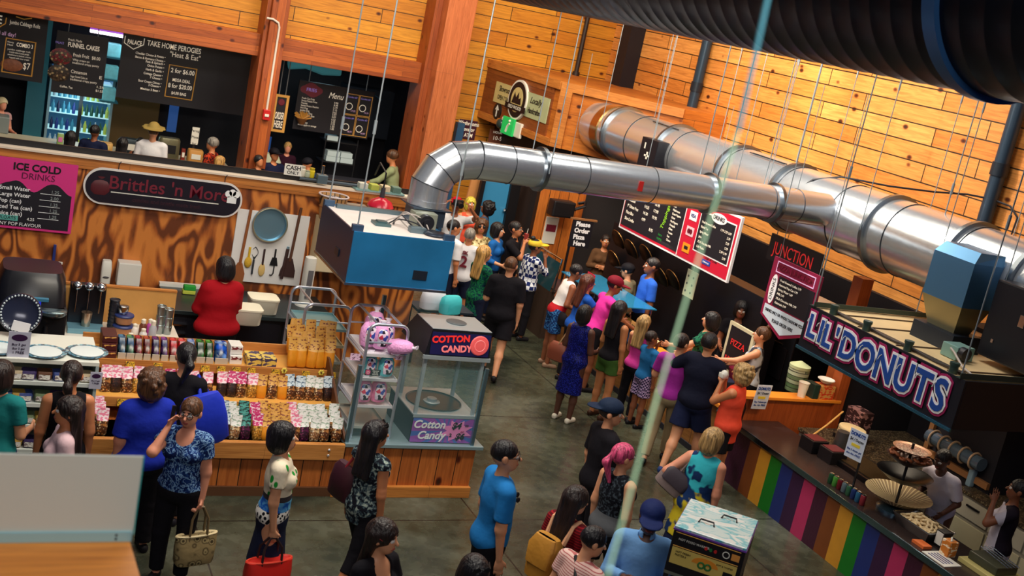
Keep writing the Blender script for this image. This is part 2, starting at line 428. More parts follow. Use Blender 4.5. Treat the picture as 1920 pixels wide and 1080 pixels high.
# --- smaller duct, from the kiosk hood across to the big one
AY, AZ, AR = 12.15, 3.565, .222
d2 = thing('round_duct', 'slim silver duct with elbow rising from the blue steel hood', 'duct', (0, AY, AZ))
xs = [5.27, 5.68, 6.1, 6.65, 7.6, 8.5, 9.4, 10.36]
for a, b in zip(xs, xs[1:]):
    MB().cyl((a, 0, 0), (b, 0, 0), AR, seg=40).build('duct_section', STEEL, d2, True)
for x in xs[:-1]+[9.85]:
    MB().torus((x, 0, 0), AR+.001, .006, (1, 0, 0), 40, 6).build('seam', SEAM, d2)
for x in (6.08, 8.48, 9.5):
    MB().cyl((x-.025, 0, 0), (x+.025, 0, 0), AR+.04, seg=40).build('hanger_ring', RINGM, d2, True)
el = [(4.77, 3.02), (4.77, 3.22), (4.86, 3.40), (5.02, 3.52), (5.27, 3.565)]
for i, (p, q) in enumerate(zip(el, el[1:])):
    # each gore is a short mitred pipe
    P, Q = Vector((p[0], 0, p[1]-AZ)), Vector((q[0], 0, q[1]-AZ))
    def mitre(k):
        a = Vector((el[k][0], 0, el[k][1])); d0 = (a-Vector((el[k-1][0], 0, el[k-1][1]))).normalized() if k > 0 else None
        d1 = (Vector((el[k+1][0], 0, el[k+1][1]))-a).normalized() if k < len(el)-1 else Vector((1, 0, 0))
        return ((d0 or d1)+d1).normalized()
    d = (Q-P).normalized(); u = Vector((0, 1, 0)); vv = d.cross(u)
    rings = []
    for c_, nrm in ((P, mitre(i)), (Q, mitre(i+1))):
        R = []
        for k in range(40):
            e = u*cos(2*pi*k/40)*AR+vv*sin(2*pi*k/40)*AR
            R.append(c_+e-d*(e.dot(nrm)/d.dot(nrm)))
        rings.append(R)
    mb = MB(); A_ = [mb.bm.verts.new(x) for x in rings[0]]; B_ = [mb.bm.verts.new(x) for x in rings[1]]
    for k in range(40):
        mb.bm.faces.new((A_[k], A_[(k+1) % 40], B_[(k+1) % 40], B_[k]))
    mb.build('elbow_gore', STEEL, d2, True)
    if i: MB().tube(rings[0], .006, 6, True).build('seam', SEAM, d2)
MB().box((7.32, -AR-.012, -.06), (7.38, -AR+.06, .06)).build('red_tag', RED, d2)
MB().cyl((4.77, 0, 2.98-AZ), (4.77, 0, 3.05-AZ), AR+.006, seg=40).build('collar', STEEL, d2, True)
# --- dark spiral duct close to the camera
sd = thing('spiral_duct', 'huge dark spiral duct crossing the upper right corner', 'duct', (5.25, 0, 5.96))
prof = []; y = 1.2; R0 = .60
while y < 15:
    prof += [(R0, y), (R0, y+.135), (R0+.003, y+.145), (R0+.003, y+.155)]; y += .18
seg = 96; mb = MB(); rings = []
for r_, y_ in prof:
    rings.append([mb.bm.verts.new((r_*cos(2*pi*k/seg), y_+.18*k/seg, r_*sin(2*pi*k/seg))) for k in range(seg)])
for A_, B_ in zip(rings, rings[1:]):
    for k in range(seg-1): mb.bm.faces.new((A_[k], A_[k+1], B_[k+1], B_[k]))
for i in range(len(rings)-5):      # close the helix
    mb.bm.faces.new((rings[i][seg-1], rings[i+4][0], rings[i+5][0], rings[i+1][seg-1]))
o = mb.build('duct_wall', M('dark_spiral_steel', (34, 36, 48), .33, .8), sd, True)
MB().cyl((0, 5.02, 0), (0, 5.12, 0), R0+.035, seg=72).build('hanger_band', M('blue_band', (60, 110, 170), .35, .6), sd, True)
# --- hanging rods
def rod(x, y, z0, z1, label, r=.007, nut=None):
    t_ = thing('hanger_rod', label, 'rod', (x, y, z0), group=None)
    MB().cyl((0, 0, 0), (0, 0, z1-z0), r, seg=6).build('rod', RODM, t_)
    n = nut if nut is not None else (z1-z0)*.55
    MB().cyl((0, 0, n-.07), (0, 0, n+.07), r*2.1, seg=8).build('turnbuckle', RODM, t_, True)
    return t_
# --- kiosk hood
HX0, HX1, HY0, HY1, HZ0, HZ1 = 3.68, 4.81, 11.22, 12.5, 2.24, 2.79
hd = thing('exhaust_hood', 'boxy blue steel exhaust hood hanging over the candy kiosk', 'hood', (HX0, HY0, HZ0))
W_, D_, H_ = HX1-HX0, HY1-HY0, HZ1-HZ0
MB().box((0, 0, 0), (W_, .02, H_), bev=.004).build('front_panel', HOODM, hd)
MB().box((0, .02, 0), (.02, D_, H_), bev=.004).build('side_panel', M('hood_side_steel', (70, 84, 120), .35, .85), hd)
MB().box((W_-.02, .02, 0), (W_, D_, H_), bev=.004).build('side_panel', HOODM, hd)
MB().box((.02, D_-.02, 0), (W_-.02, D_, H_), bev=.004).build('rear_panel', HOODM, hd)
MB().box((.02, .02, H_-.03), (W_-.02, D_-.02, H_-.012)).build('top_deck', HTOP, hd)
MB().box((0, -.012, -.025), (W_, .0, .0)).box((-.012, -.012, -.025), (0, D_, 0)).build('bottom_lip', M('bright_steel', (170, 200, 215), .25, 1), hd)
MB().box((.12, D_-.16, H_-.012), (W_-.1, D_-.1, H_+.035)).build('rear_rail', GALV, hd)
mb = MB().box((.72, -.012, .1), (.88, 0, .2), bev=.003); mb.build('vent_plate', DKST, hd)
MB().box((-.012, .38, .17), (0, .52, .25), bev=.003).build('vent_plate', DKST, hd)
for x, y in ((.05, .07), (W_-.05, .07), (.05, D_-.07), (W_-.05, D_-.07)):
    MB().box((x-.06, y-.03, H_-.01), (x+.06, y+.03, H_+.06), bev=.005).build('corner_bracket', M('bracket_blue', (70, 95, 125), .4, .6), hd)
MB().box((.36, .42, H_-.012), (.54, .6, H_+.02), bev=.004).box((.4, .46, H_+.02), (.5, .56, H_+.035)).build('junction_plate', M('plate_teal', (80, 110, 115), .4, .5), hd)
# square neck, motor and cables on top
nx = 4.77-HX0; ny = AY-HY0
MB().box((nx-.18, ny-.18, H_-.02), (nx+.18, ny+.18, H_+.17), bev=.006).box((nx-.23, ny-.23, H_+.17), (nx+.23, ny+.23, H_+.185)).build('duct_neck', M('neck_steel', (95, 110, 130), .35, .8), hd)
MB().box((nx-.25, ny-.37, H_-.01), (nx+.02, ny-.19, H_+.16), bev=.01).build('motor_box', M('motor_box_grey', (150, 155, 140), .45, .4), hd)
mb = MB().cyl((nx-.13, ny-.46, H_+.07), (nx-.13, ny-.36, H_+.07), .085, seg=24).cyl((nx-.13, ny-.5, H_+.07), (nx-.13, ny-.46, H_+.07), .05, seg=20)
mb.build('motor_fan', M('motor_dark', (45, 45, 52), .4, .5), hd, True)
MB().box((nx-.38, ny-.66, H_-.012), (nx-.2, ny-.56, H_+.05), bev=.006).build('junction_box', GALV, hd)
MB().lathe([(.12, 0), (.135, .02), (.12, .035), (.06, .04)], (nx-.1, ny-.66, H_-.01), 20).build('cable_coil_dish', DKST, hd)
random.seed(3)
for k in range(5):
    x0, y0 = .45+.05*k, .55+.05*random.random()
    x1, y1 = nx-.28+.03*k, ny-.6+.08*random.random()
    pts = []
    for i in range(13):
        f_ = i/12
        pts.append((x0+(x1-x0)*f_+.06*sin(5*f_+k), y0+(y1-y0)*f_+.13*sin(pi*f_)*cos(k*1.7), H_+.0+.07*sin(pi*f_)*(1+(k % 3)*.9)))
    MB().tube(pts, .008, 6).build('cable', M('cable_black', (28, 30, 40), .5) if k % 2 else M('cable_grey', (165, 155, 150), .5), hd)
hd['label'] = 'boxy blue steel exhaust hood hanging over the candy kiosk'
for i, (x, y) in enumerate(((HX0+.05, HY0+.07), (HX1-.05, HY0+.07), (HX0+.05, HY1-.07))):
    rod(x, y, HZ1+.03, 8.6, ('thin steel rod holding the front left corner of the kiosk hood', 'thin steel rod holding the front right corner of the kiosk hood', 'thin steel rod holding the rear left corner of the kiosk hood')[i], .0085, (1.05, .75, .9)[i])
# duct hangers: pairs of rods on each ring
for i, x in enumerate((6.08, 8.48, 9.5)):
    nm = ('first ring of the slim duct from its elbow', 'second ring of the slim duct from its elbow', 'ring of the slim duct nearest the fat duct')[i]
    for sgn, w2 in ((-1, 'near'), (1, 'far')):
        rod(x, AY+sgn*(AR+.05), AZ, 8.6, 'thin rod, %s side, %s' % (w2, nm), .007, 1.9+.1*i)
ordn = ('nearest the right edge', 'behind the donut riser', 'second left of the donut riser', 'just right of the duct junction', 'just left of the duct junction', 'beside the black hatch box', 'closest to the corner block')
for i, y in enumerate(RY):
    for sgn, w2 in ((-1, 'near'), (1, 'wall')):
        rod(BX+sgn*(BR+.055), y, BZ, 8.6, 'thin rod, %s side, fat duct ring %s' % (w2, ordn[i]), .006, 1.75+.05*i)
# hatch box clipped to the big duct
hb = tag(MB().box((-.2, -.26, -.28), (.12, .26, .2), bev=.01).build('access_box', M('black_box', (22, 22, 30), .4, .2), loc=(BX-BR+.02, 16.5, BZ+.0)), 'black access box with white marks on the far end of the fat duct', 'box')
adopt(MB().box((-.207, .1, .02), (-.2, .13, .12)).box((-.207, -.08, -.1), (-.2, .08, -.07)).box((-.207, -.02, -.14), (-.2, .02, -.02)).build('white_marks', WHITEP), hb)
hb2 = tag(MB().box((-.5, -.6, -.4), (.35, .6, .45), bev=.02).build('speaker_box', M('black_box', (22, 22, 30), .4, .2), loc=(10.6, 8.25, 3.12)), 'big black speaker box under the fat duct at the right edge', 'speaker')
adopt(MB().box((-.51, .1, .05), (-.5, .18, .18), bev=.003).box((-.51, .42, -.22), (-.5, .45, -.18)).build('latch', M('chrome', (200, 205, 210), .15, 1)), hb2)
rod(10.28, 8.15, 3.55, 8.6, 'thin rod holding the big black speaker box', .007, 2)
# black cable looped over the big duct onto the wall
pts = [(BX-.46, 12.9, BZ+.1), (BX-.3, 12.7, BZ+.38), (BX, 12.5, BZ+.5), (BX+.5, 12.1, BZ+.52), (BX+1.1, 11.9, 4.06), (BX+1.5, 11.7, 4.12), (BX+1.75, 11.5, 4.13), (BX+1.85, 11.25, 4.1), (BX+1.87, 11.1, 3.98), (BX+1.85, 11.1, 3.7), (BX+1.6, 11.4, 3.62), (BX+.5, 11.6, 3.55)]
tag(MB().tube(pts, .014, 6).build('power_cable', M('cable_black', (28, 30, 40), .5)), 'black cable arching over the fat duct to the board wall', 'cable')
# --- donut stall hood
DX0, DX1, DY0, DY1, DZ0, DZ1 = 9.15, 11.5, 8.03, 10.56, 2.14, 2.66
dh = thing('exhaust_hood', 'long dark exhaust hood with a donut sign on its face', 'hood', (DX0, DY0, DZ0))
W_, D_, H_ = DX1-DX0, DY1-DY0, DZ1-DZ0
FAS = M('fascia_dark', (40, 42, 52), .35, .5)
MB().box((0, 0, 0), (.025, D_, H_), bev=.004).build('front_panel', FAS, dh)
MB().box((.025, 0, 0), (W_, .025, H_), bev=.004).build('side_panel', FAS, dh)
MB().box((.025, D_-.025, 0), (W_, D_, H_), bev=.004).build('side_panel', M('bright_steel', (170, 200, 215), .25, 1), dh)
MB().box((W_-.025, .025, 0), (W_, D_-.025, H_), bev=.004).build('rear_panel', FAS, dh)
DECK = M('cream_deck', (214, 186, 140), .5, .1, var=.12, vscale=3)
MB().box((.03, .03, H_-.03), (W_-.03, D_-.03, H_-.015)).build('top_deck', DECK, dh)
MB().box((-.015, 0, -.03), (.012, D_+.02, .005), bev=.004).build('bottom_lip', M('lip_blue_steel', (80, 150, 190), .25, .9), dh)
for k, y in enumerate((.35, 1.12, 1.75, 2.2)):
    MB().box((.09, y-.02, H_-.015), (W_-.2, y+.0, H_-.002)).build('deck_seam', M('seam_brown', (80, 60, 44), .6), dh)
MB().box((.16, .2, H_-.015), (.24, D_-.2, H_+.01)).build('deck_channel', M('channel_dark', (70, 60, 52), .5, .3), dh)
for y in (.28, .95, 1.62, 2.2):
    mb = MB().cyl((.1, y, H_-.02), (.1, y, H_+.07), .045, seg=20).cyl((.1, y, H_+.07), (.1, y, H_+.1), .052, seg=20)
    mb.build('light_can', M('can_teal', (60, 82, 78), .4, .5), dh, True)
MB().tube([(.1, 2.2, H_+.04), (.14, 1.95, H_+.0), (.1, 1.62, H_+.04), (.15, 1.3, H_), (.1, .95, H_+.04), (.15, .6, H_), (.1, .28, H_+.04)], .006, 5).build('cable', M('cable_black', (28, 30, 40), .5), dh)
for y in (.09, D_-.09):
    mb = MB().box((-.02, y-.03, H_+.0), (W_-.05, y+.03, H_+.012)).box((-.02, y-.03, H_+.012), (W_-.05, y-.02, H_+.06))
    mb.build('strut_channel', M('strut_green', (66, 84, 80), .45, .5), dh)
# riser
rx0, rx1, ry0, ry1 = .8, 1.16, 1.05, 1.58
MB().box((rx0-.04, ry0-.05, H_-.02), (rx1+.04, ry1+.05, H_+.18), bev=.005).build('riser_base', DKST, dh)
mb = MB(); z0, z1, z2 = H_+.18, H_+.5, H_+1.12
def ring4(dx, z): return [(rx0-dx, ry0-dx, z), (rx1+dx, ry0-dx, z), (rx1+dx, ry1+dx, z), (rx0-dx, ry1+dx, z)]
def skin4(mb, A, B):
    for k in range(4): mb.poly([A[k], A[(k+1) % 4], B[(k+1) % 4], B[k]])
r0, r1 = ring4(-.06, z0), ring4(.04, z1)
skin4(mb, r0, r1); mb.build('riser_taper', M('riser_taper_steel', (140, 130, 96), .35, .7), dh)
mb = MB(); r2 = ring4(.04, z2-.12); top = [(rx0+.05, ry0, z2), (rx1+.04, ry0-.02, z2+.0), (rx1+.04, ry1+.02, z2), (rx0+.05, ry1, z2)]
skin4(mb, r1, r2); skin4(mb, r2, top); mb.poly(top); mb.build('riser_elbow', M('riser_blue_steel', (90, 140, 185), .35, .75), dh)
MB().cyl((rx1-.12, (ry0+ry1)/2, z2-.32), (rx1+.28, (ry0+ry1)/2-.0, z2-.3), .24, seg=32).build('riser_collar', STEEL, dh, True)
MB().box((.55, ry0-.35, H_-.01), (.8, ry0-.12, H_+.14), bev=.01).build('motor_box', M('motor_teal', (130, 170, 165), .4, .4), dh)
MB().cyl((.62, ry0-.42, H_+.08), (.62, ry0-.34, H_+.08), .07, seg=20).build('motor_fan', M('motor_dark', (45, 45, 52), .4, .5), dh, True)
MB().tube([(.55, ry0-.25, H_+.1), (.45, ry0-.4, H_+.1), (.4, ry0-.6, H_+.01), (.3, ry0-.85, H_+.0), (.2, ry0-.95, H_)], .012, 6).build('cable', M('cable_grey', (165, 155, 150), .5), dh)
# sign on the fascia: bubble letters in three layers
sg = plate('donut_sign', "blue bubble letter sign with white and magenta outline on the donut hood", 'sign', (DX0-.006, DY1-.03, DZ0+.03), (0, -1, 0), (0, 0, 1))
LB, LW, LM = M('letter_blue', (28, 70, 150), .35), M('letter_white', (232, 232, 235), .5), M('letter_magenta', (150, 22, 84), .5)
chars = [('L', .10, .255, .30), ('I', .27, .25, .29), ('L', .39, .235, .29), ("'", .545, .26, .26), ('D', .755, .235, .34), ('O', 1.055, .225, .36), ('N', 1.37, .225, .37), ('U', 1.67, .225, .37), ('T', 1.95, .225, .37), ('S', 2.2, .225, .38)]
# merge each colour layer's letters into one curve each
def wordlayer(off, mat, z, nm):
    first = None
    for ch, x, y, s_ in chars:
        o = text(ch, s_*1.25, sg, x+.05, y, mat, bold=off, z=z, name=nm, sx=.86, ext=.004)
        o['merge'] = nm
wordlayer(.062, LM, .003, 'magenta_outline'); wordlayer(.036, LW, .010, 'white_outline'); wordlayer(.010, LB, .018, 'blue_letters')
for ch, x, y, s_ in chars:
    if ch == "'": continue
    MB().tube([(x+.05-.3*s_, y+.16*s_, .0235), (x+.05-.27*s_, y+.27*s_, .0235), (x+.05-.2*s_, y+.34*s_, .0235)], .006, 5).build('highlight', LW, sg)
for i, (x, y, l) in enumerate(((DX0-.0, DY1-.09, 'front left end of the donut hood'), (DX0+.02, DY0+.09, 'front right end of the donut hood'), (DX0+1.5, DY0+.09, 'rear right end of the donut hood'), (DX0+1.6, DY1-.09, 'rear left end of the donut hood'))):
    rod(x, y, DZ1+.02, 8.6, 'thin steel rod holding the '+l, .008, 1.6)
for y, y2 in ((DY1-.06, DY1-.22), (DY0+.1, DY0+.3)):
    pass
# pale cable hanging near the camera, out of focus
a = Vector((0, 0, CAMZ)) + ray(1452, -60)*1.55; b_ = Vector((0, 0, CAMZ)) + ray(1385, 245)*1.52
c_ = Vector((0, 0, CAMZ)) + ray(1335, 400)*1.5; d_ = Vector((0, 0, CAMZ)) + ray(1215, 800)*1.42; e_ = Vector((0, 0, CAMZ)) + ray(1120, 1150)*1.36
nc = thing('hanging_cable', 'pale green blurred cable hanging right in front of the camera', 'cable')
MB().tube([a, (a+b_)/2, b_], .003, 8).build('blue_sleeve', M('sleeve_teal', (60, 150, 170), .5), nc)  # upper cord coloured teal to stand for the teal light on it
MB().tube([b_, c_, (c_+d_)/2, d_, (d_+e_)/2, e_], .0016, 8).build('cord', M('cord_green', (190, 236, 190), .5), nc)
# ================================================================ candy kiosk
VPLANK = planks('kiosk_front_boards', 'zxy', .215, 4.0, (214, 124, 56), (184, 98, 40), gap=.01)
KWOOD = planks('kiosk_board', 'xzy', .3, 3.0, (206, 140, 72), (196, 128, 60), gap=.002, knots=False)
SHELFW = M('shelf_wood', (222, 160, 74), .5, var=.15, vscale=6)
STOP = M('steel_counter_top', (150, 176, 184), .28, .45)
t = NT('figured_plywood', .5); v = t.swz('xzy')
mp = t.n('Mapping'); t.l(v, mp.inputs[0]); mp.inputs['Scale'].default_value = (1.5, .42, 1)
nn = t.noise(mp.outputs[0], 1.3, 2, .4); sn = t.math('SINE', t.math('MULTIPLY', nn, 62)); fine = t.noise(mp.outputs[0], 26, 4)
c = t.ramp(t.math('ADD', t.math('MULTIPLY', sn, .38), t.math('ADD', t.math('MULTIPLY', fine, .3), .35)), [(.2, (104, 50, 18)), (.45, (166, 88, 32)), (.8, (208, 126, 54))]); t.col(c)
PLY = t.m
KY = 10.82
# half wall behind the kiosk
WY = 15.0
hw = thing('plywood_partition', 'tall figured plywood partition with a pale ledge behind the candy kiosk', 'partition', (0, WY, 0))
MB().box((-3.5, 0, 0), (5.95, .1, 2.36)).build('panel', PLY, hw)
MB().box((-3.5, -.03, 2.36), (5.95, .13, 2.5), bev=.006).build('header_board', TRIM, hw)
MB().box((-3.5, -.06, 2.5), (5.95, .16, 2.525)).build('ledge', M('ledge_white', (224, 206, 186), .5), hw)
MB().box((-3.5, .1, 2.525), (5.95, .13, 2.6)).build('black_rail', BLACK, hw)
# service counters under the wall
kc = thing('candy_counter', 'boarded candy counter with a steel top at its right end', 'counter', (0, KY, 0))
MB().box((1.3, .02, .1), (5.37, 1.5, .58)).build('boarded_front', VPLANK, kc)
MB().box((1.3, -.01, 0), (3.78, 1.5, .1)).build('kick_board', M('kick_brown', (96, 60, 34), .6, var=.2), kc)
MB().box((3.78, -.03, 0), (5.38, 1.5, .125), bev=.004).build('kick_board', TRIM, kc)
MB().box((3.84, -.04, .58), (5.43, 1.5, .62), bev=.006).build('steel_top', STOP, kc)
MB().box((1.3, -.05, .43), (3.84, .02, .605), bev=.006).build('front_board', KWOOD, kc)
for z in (.49, .55):
    for x in (3.67, 2.06):
        MB().ell((x, -.055, z), (.014, .01, .014)).build('bolt', M('bolt_white', (220, 220, 220), .3, .6), kc)
sh = thing('tiered_shelf', 'three step wooden shelf full of candy bags', 'shelf', (0, KY, .58))
tiers = [(.0, .50, .0), (.50, 1.0, .22), (1.0, 1.5, .44)]     # y0, y1, z over .58
for y0, y1, z in tiers:
    MB().box((1.3, y0, z-.03), (3.84, y1, z+.0)).build('shelf_board', SHELFW, sh)
    if z: MB().box((1.3, y0-.02, z-.07), (3.84, y0, z+.03), bev=.003).build('shelf_lip', KWOOD, sh)
MB().box((1.3, 1.5, .0), (3.84, 1.53, .56)).build('back_board', KWOOD, sh)
MB().prism([(3.84, 0, 0), (3.84, 1.5, 0), (3.84, 1.5, .6), (3.84, 1.0, .6), (3.84, .5, .3), (3.84, 0, .05)], (.025, 0, 0)).build('end_panel', M('end_panel_dark', (96, 56, 30), .5), sh)
ZT = [.58+z for _, _, z in tiers]; YT = [KY+y0 for y0, _, _ in tiers]
ORD = ['first', 'second', 'third', 'fourth', 'fifth', 'sixth', 'seventh', 'eighth', 'ninth', 'tenth', 'eleventh', 'twelfth', 'thirteenth', 'fourteenth', 'fifteenth', 'sixteenth', 'seventeenth', 'eighteenth', 'nineteenth', 'twentieth']
# --- bags
def crumbs(name, c1, c2, c3, sc=55, rough=.45):
    t = NT(name, rough); vo = t.n('TexVoronoi'); t.l(t.tc.outputs['Object'], vo.inputs['Vector']); vo.inputs['Scale'].default_value = sc
    sp = t.n('SeparateColor'); t.l(vo.outputs['Color'], sp.inputs[0])
    c = t.ramp(sp.outputs[0], [(.2, c1), (.5, c2), (.85, c3)], 'CONSTANT')
    e = t.ramp(vo.outputs['Distance'], [(.3, (255, 255, 255)), (.75, (70, 60, 55))])
    t.col(t.mix(.8, c, e, 'MULTIPLY')); return t.m
def printed(name, base, ink, sc=26, th=.56):
    t = NT(name, .45); mp = t.vec((1, 1, 2.2)); f = t.noise(mp, sc, 2)
    t.col(t.ramp(f, [(th, base), (th+.02, ink)])); return t.m
NUTS = {'nut': crumbs('nut_pieces', (96, 52, 26), (180, 118, 62), (236, 206, 158)), 'dark': crumbs('dark_chocolate', (40, 20, 20), (64, 34, 28), (96, 56, 40)),
        'purple': crumbs('purple_candy', (50, 14, 40), (86, 24, 66), (150, 60, 110)), 'gold': crumbs('gold_brittle', (196, 132, 40), (222, 164, 66), (238, 190, 100)),
        'orange': M('orange_slab', (222, 142, 30), .4, var=.2, vscale=20), 'cream': crumbs('cream_nuts', (160, 110, 70), (226, 190, 140), (246, 228, 196))}
HEAD = {'white': printed('header_white', (228, 226, 222), (150, 170, 150)), 'pink': printed('header_pink', (226, 120, 150), (240, 220, 225), th=.5), 'magenta': printed('header_magenta', (196, 50, 110), (238, 210, 220), th=.55),
        'teal': printed('header_teal', (70, 150, 140), (20, 40, 40), th=.52), 'goldh': printed('header_gold', (214, 160, 76), (120, 50, 40), th=.56), 'blue': printed('header_blue', (200, 214, 222), (60, 90, 120), th=.56)}
def loft(mb, secs, n=14, sq=2.6):
    rings = []
    for (z, rx, ry, yo) in secs:
        ring = []
        for k in range(n):
            a = 2*pi*k/n; ca, sa = cos(a), sin(a)
            ring.append(mb.bm.verts.new((rx*abs(ca)**(2/sq)*(1 if ca >= 0 else -1), yo+ry*abs(sa)**(2/sq)*(1 if sa >= 0 else -1), z)))
        rings.append(ring)
    for A_, B_ in zip(rings, rings[1:]):
        for k in range(n):
            f = mb.bm.faces.new((A_[k], A_[(k+1) % n], B_[(k+1) % n], B_[k])); f.smooth = True; f.material_index = mb.mi
    for R in (list(reversed(rings[0])), rings[-1]):
        f = mb.bm.faces.new(R); f.material_index = mb.mi
    return mb
_bags = {}
def bag(kind, hd, x, y, z, label, w=.125, h=.25, group=None, rz=0):
    key = (kind, hd, w, h)
    if key not in _bags:
        t_ = thing('candy_bag', label, 'candy bag')
        loft(MB(), [(0, .40*w, .02, 0), (.02, .46*w, .032, 0), (.3*h, .5*w, .036, .004), (.55*h, .48*w, .026, .01)]).build('filled_pouch', NUTS[kind], t_)
        loft(MB(), [(.55*h, .485*w, .026, .01), (.66*h, .5*w, .014, .016), (.9*h, .49*w, .006, .024), (h, .47*w, .004, .026)]).build('paper_header', HEAD[hd], t_)
        _bags[key] = t_; o = t_
    else: o = copyt(_bags[key])
    o['label'] = label
    if group: o['group'] = group
    o.location = (x, y, z); o.rotation_euler = (radians(-8)+random.uniform(-.05, .05), random.uniform(-.07, .07), rz)
    return o
KDESC = {'nut': 'brown nuts', 'dark': 'dark chocolate pieces', 'purple': 'purple candy', 'gold': 'golden brittle', 'orange': 'orange sponge toffee', 'cream': 'pale nuts'}
HDESC = {'white': 'white', 'pink': 'pink', 'magenta': 'magenta', 'teal': 'teal', 'goldh': 'gold', 'blue': 'pale blue'}
random.seed(11)
def bagrow(px, y, z, row, pyy, tier, depth, yaw=.15):
    n = len(px)
    for i, (x0, kind, hd) in enumerate(px):
        x = ony(x0, pyy, y).x
        k = 'orange' if kind == 'orange' else kind
        where = '%s from right, %s' % (ORD[n-1-i], row)
        bag(kind, hd, x, y, z, '%s bag, %s header, %s' % (KDESC[kind], HDESC[hd], where), .112, random.choice((.25, .27, .26)), tier, random.uniform(-yaw, yaw))
T2 = [(195, 'nut', 'pink'), (215, 'dark', 'pink'), (236, 'nut', 'pink'), (255, 'gold', 'pink'), (316, 'nut', 'magenta'), (340, 'nut', 'magenta'), (364, 'nut', 'pink'), (388, 'nut', 'pink'), (414, 'dark', 'pink'), (432, 'dark', 'magenta'), (450, 'nut', 'magenta'), (471, 'gold', 'pink'), (489, 'orange', 'goldh'), (508, 'nut', 'goldh'), (529, 'orange', 'goldh'),
      (545, 'nut', 'blue'), (562, 'nut', 'blue'), (579, 'nut', 'white'), (597, 'nut', 'white'), (615, 'dark', 'blue')]
bagrow(T2, YT[1]+.2, ZT[1], 'middle shelf row', 740, 'candy bags on the middle shelf', 1)
T1 = [(188, 'nut', 'pink'), (420, 'dark', 'blue'), (438, 'cream', 'white'), (459, 'purple', 'teal'), (482, 'gold', 'magenta'), (499, 'orange', 'goldh'), (517, 'nut', 'goldh'), (535, 'orange', 'goldh'), (552, 'nut', 'pink'), (570, 'purple', 'white'), (589, 'cream', 'white'), (608, 'nut', 'white'), (630, 'nut', 'white')]
for r, nm in enumerate(('front row, lowest shelf', 'second row, lowest shelf', 'third row, lowest shelf')):
    bagrow([(x-3*r, k, h) for x, k, h in T1], YT[0]+.1+.13*r, ZT[0]+.018*r, nm, 815-12*r, 'candy bags on the lowest shelf', 3, .1)
# tall gold bags heaped at the right of the top shelf
for r in range(4):
    for i, px_ in enumerate((545, 562, 580, 598, 614)):
        x = ony(px_, 680, 11.95).x
        bag('orange', 'goldh', x+.02*r, YT[2]+.08+.115*r, ZT[2]+.02+.035*r, 'gold topped toffee bag, %s from left, %s row, top shelf heap' % (ORD[i], ('front', 'second', 'third', 'rear')[r]), .12, .33, 'gold toffee bags heaped on the top shelf', random.uniform(-.5, .5))
tag(loft(MB(), [(0, .09, .08, 0), (.05, .12, .1, 0), (.12, .1, .08, .01), (.17, .03, .02, 0), (.2, .05, .03, .01)]).build('purple_bag', M('purple_film', (150, 60, 190), .25), loc=(3.62, YT[2]+.52, ZT[2]+.1)), 'shiny purple bag lying behind the gold toffee bags', 'bag')
# boxes and glossy bags along the top shelf
def glossy(name, a, b, sc=16): return crumbs(name, a, tuple((p+q)//2 for p, q in zip(a, b)), b, sc, .2)
def snack(x0, x1, mat, label, h=.19, lean=.0, y=YT[2]+.2):
    a, b = ony(x0, 680, y).x, ony(x1, 680, y).x
    t_ = thing('snack_pack', label, 'snack pack', ((a+b)/2, y, ZT[2]), group='packs along the top shelf')
    w_ = (b-a)
    loft(MB(), [(0, .46*w_, .1, .0), (.03, .49*w_, .12, 0), (h*.6, .49*w_, .11, .03), (h, .47*w_, .06, .06)], 12, 4).build('packet', mat, t_)
    MB().box((-.49*w_, -.125, .0), (.49*w_, -.11, h*.35)).build('tray_front', M('tray_card', (186, 176, 160), .6), t_)
packs = [(216, 231, (20, 60, 90), (90, 150, 190), 'teal'), (232, 247, (20, 70, 110), (120, 180, 90), 'blue and green'), (248, 262, (90, 14, 30), (220, 60, 70), 'dark red'), (264, 277, (96, 20, 30), (226, 110, 60), 'orange and red'), (280, 294, (30, 24, 70), (150, 50, 130), 'navy and pink'), (297, 310, (30, 30, 90), (190, 80, 170), 'violet'), (313, 328, (180, 20, 26), (240, 90, 80), 'bright red'), (329, 344, (190, 24, 30), (250, 130, 120), 'red'), (346, 361, (50, 110, 190), (200, 190, 220), 'light blue'), (363, 379, (10, 50, 20), (70, 170, 60), 'dark green'), (381, 395, (12, 56, 24), (110, 200, 80), 'green'), (398, 422, (20, 80, 190), (180, 210, 240), 'blue striped')]
for x0, x1, a, b, nm in packs:
    snack(x0, x1, glossy('snack_'+nm.replace(' ', '_'), a, b), '%s glossy candy pack standing on the top shelf' % nm)
def carton(name, lo, hi, mat, label, cat='box', lid=None, group=None):
    t_ = thing(name, label, cat, lo, group=group); d = [h-l for l, h in zip(lo, hi)]
    MB().box((0, 0, 0), d, bev=.004).build('carton_body', mat, t_)
    if lid: MB().box((.01, -.003, d[2]*.55), (d[0]-.01, 0, d[2]*.9)).build('printed_label', lid, t_)
    return t_
xa, xb = ony(186, 680, 12.0).x, ony(214, 680, 12.0).x
for k in range(3):
    carton('chocolate_box', (xa, YT[2]+.08+.03*k, ZT[2]+.075*k), (xb, YT[2]+.36+.03*k, ZT[2]+.07+.075*k), M('box_maroon', (74, 26, 28), .4), 'maroon chocolate box, %s of the stack at the top shelf left end' % ('lowest', 'middle', 'topmost')[k], lid=printed('choc_print', (90, 34, 30), (220, 170, 90), 22), group='maroon chocolate boxes')
xa, xb = ony(427, 680, 12.0).x, ony(450, 680, 12.0).x
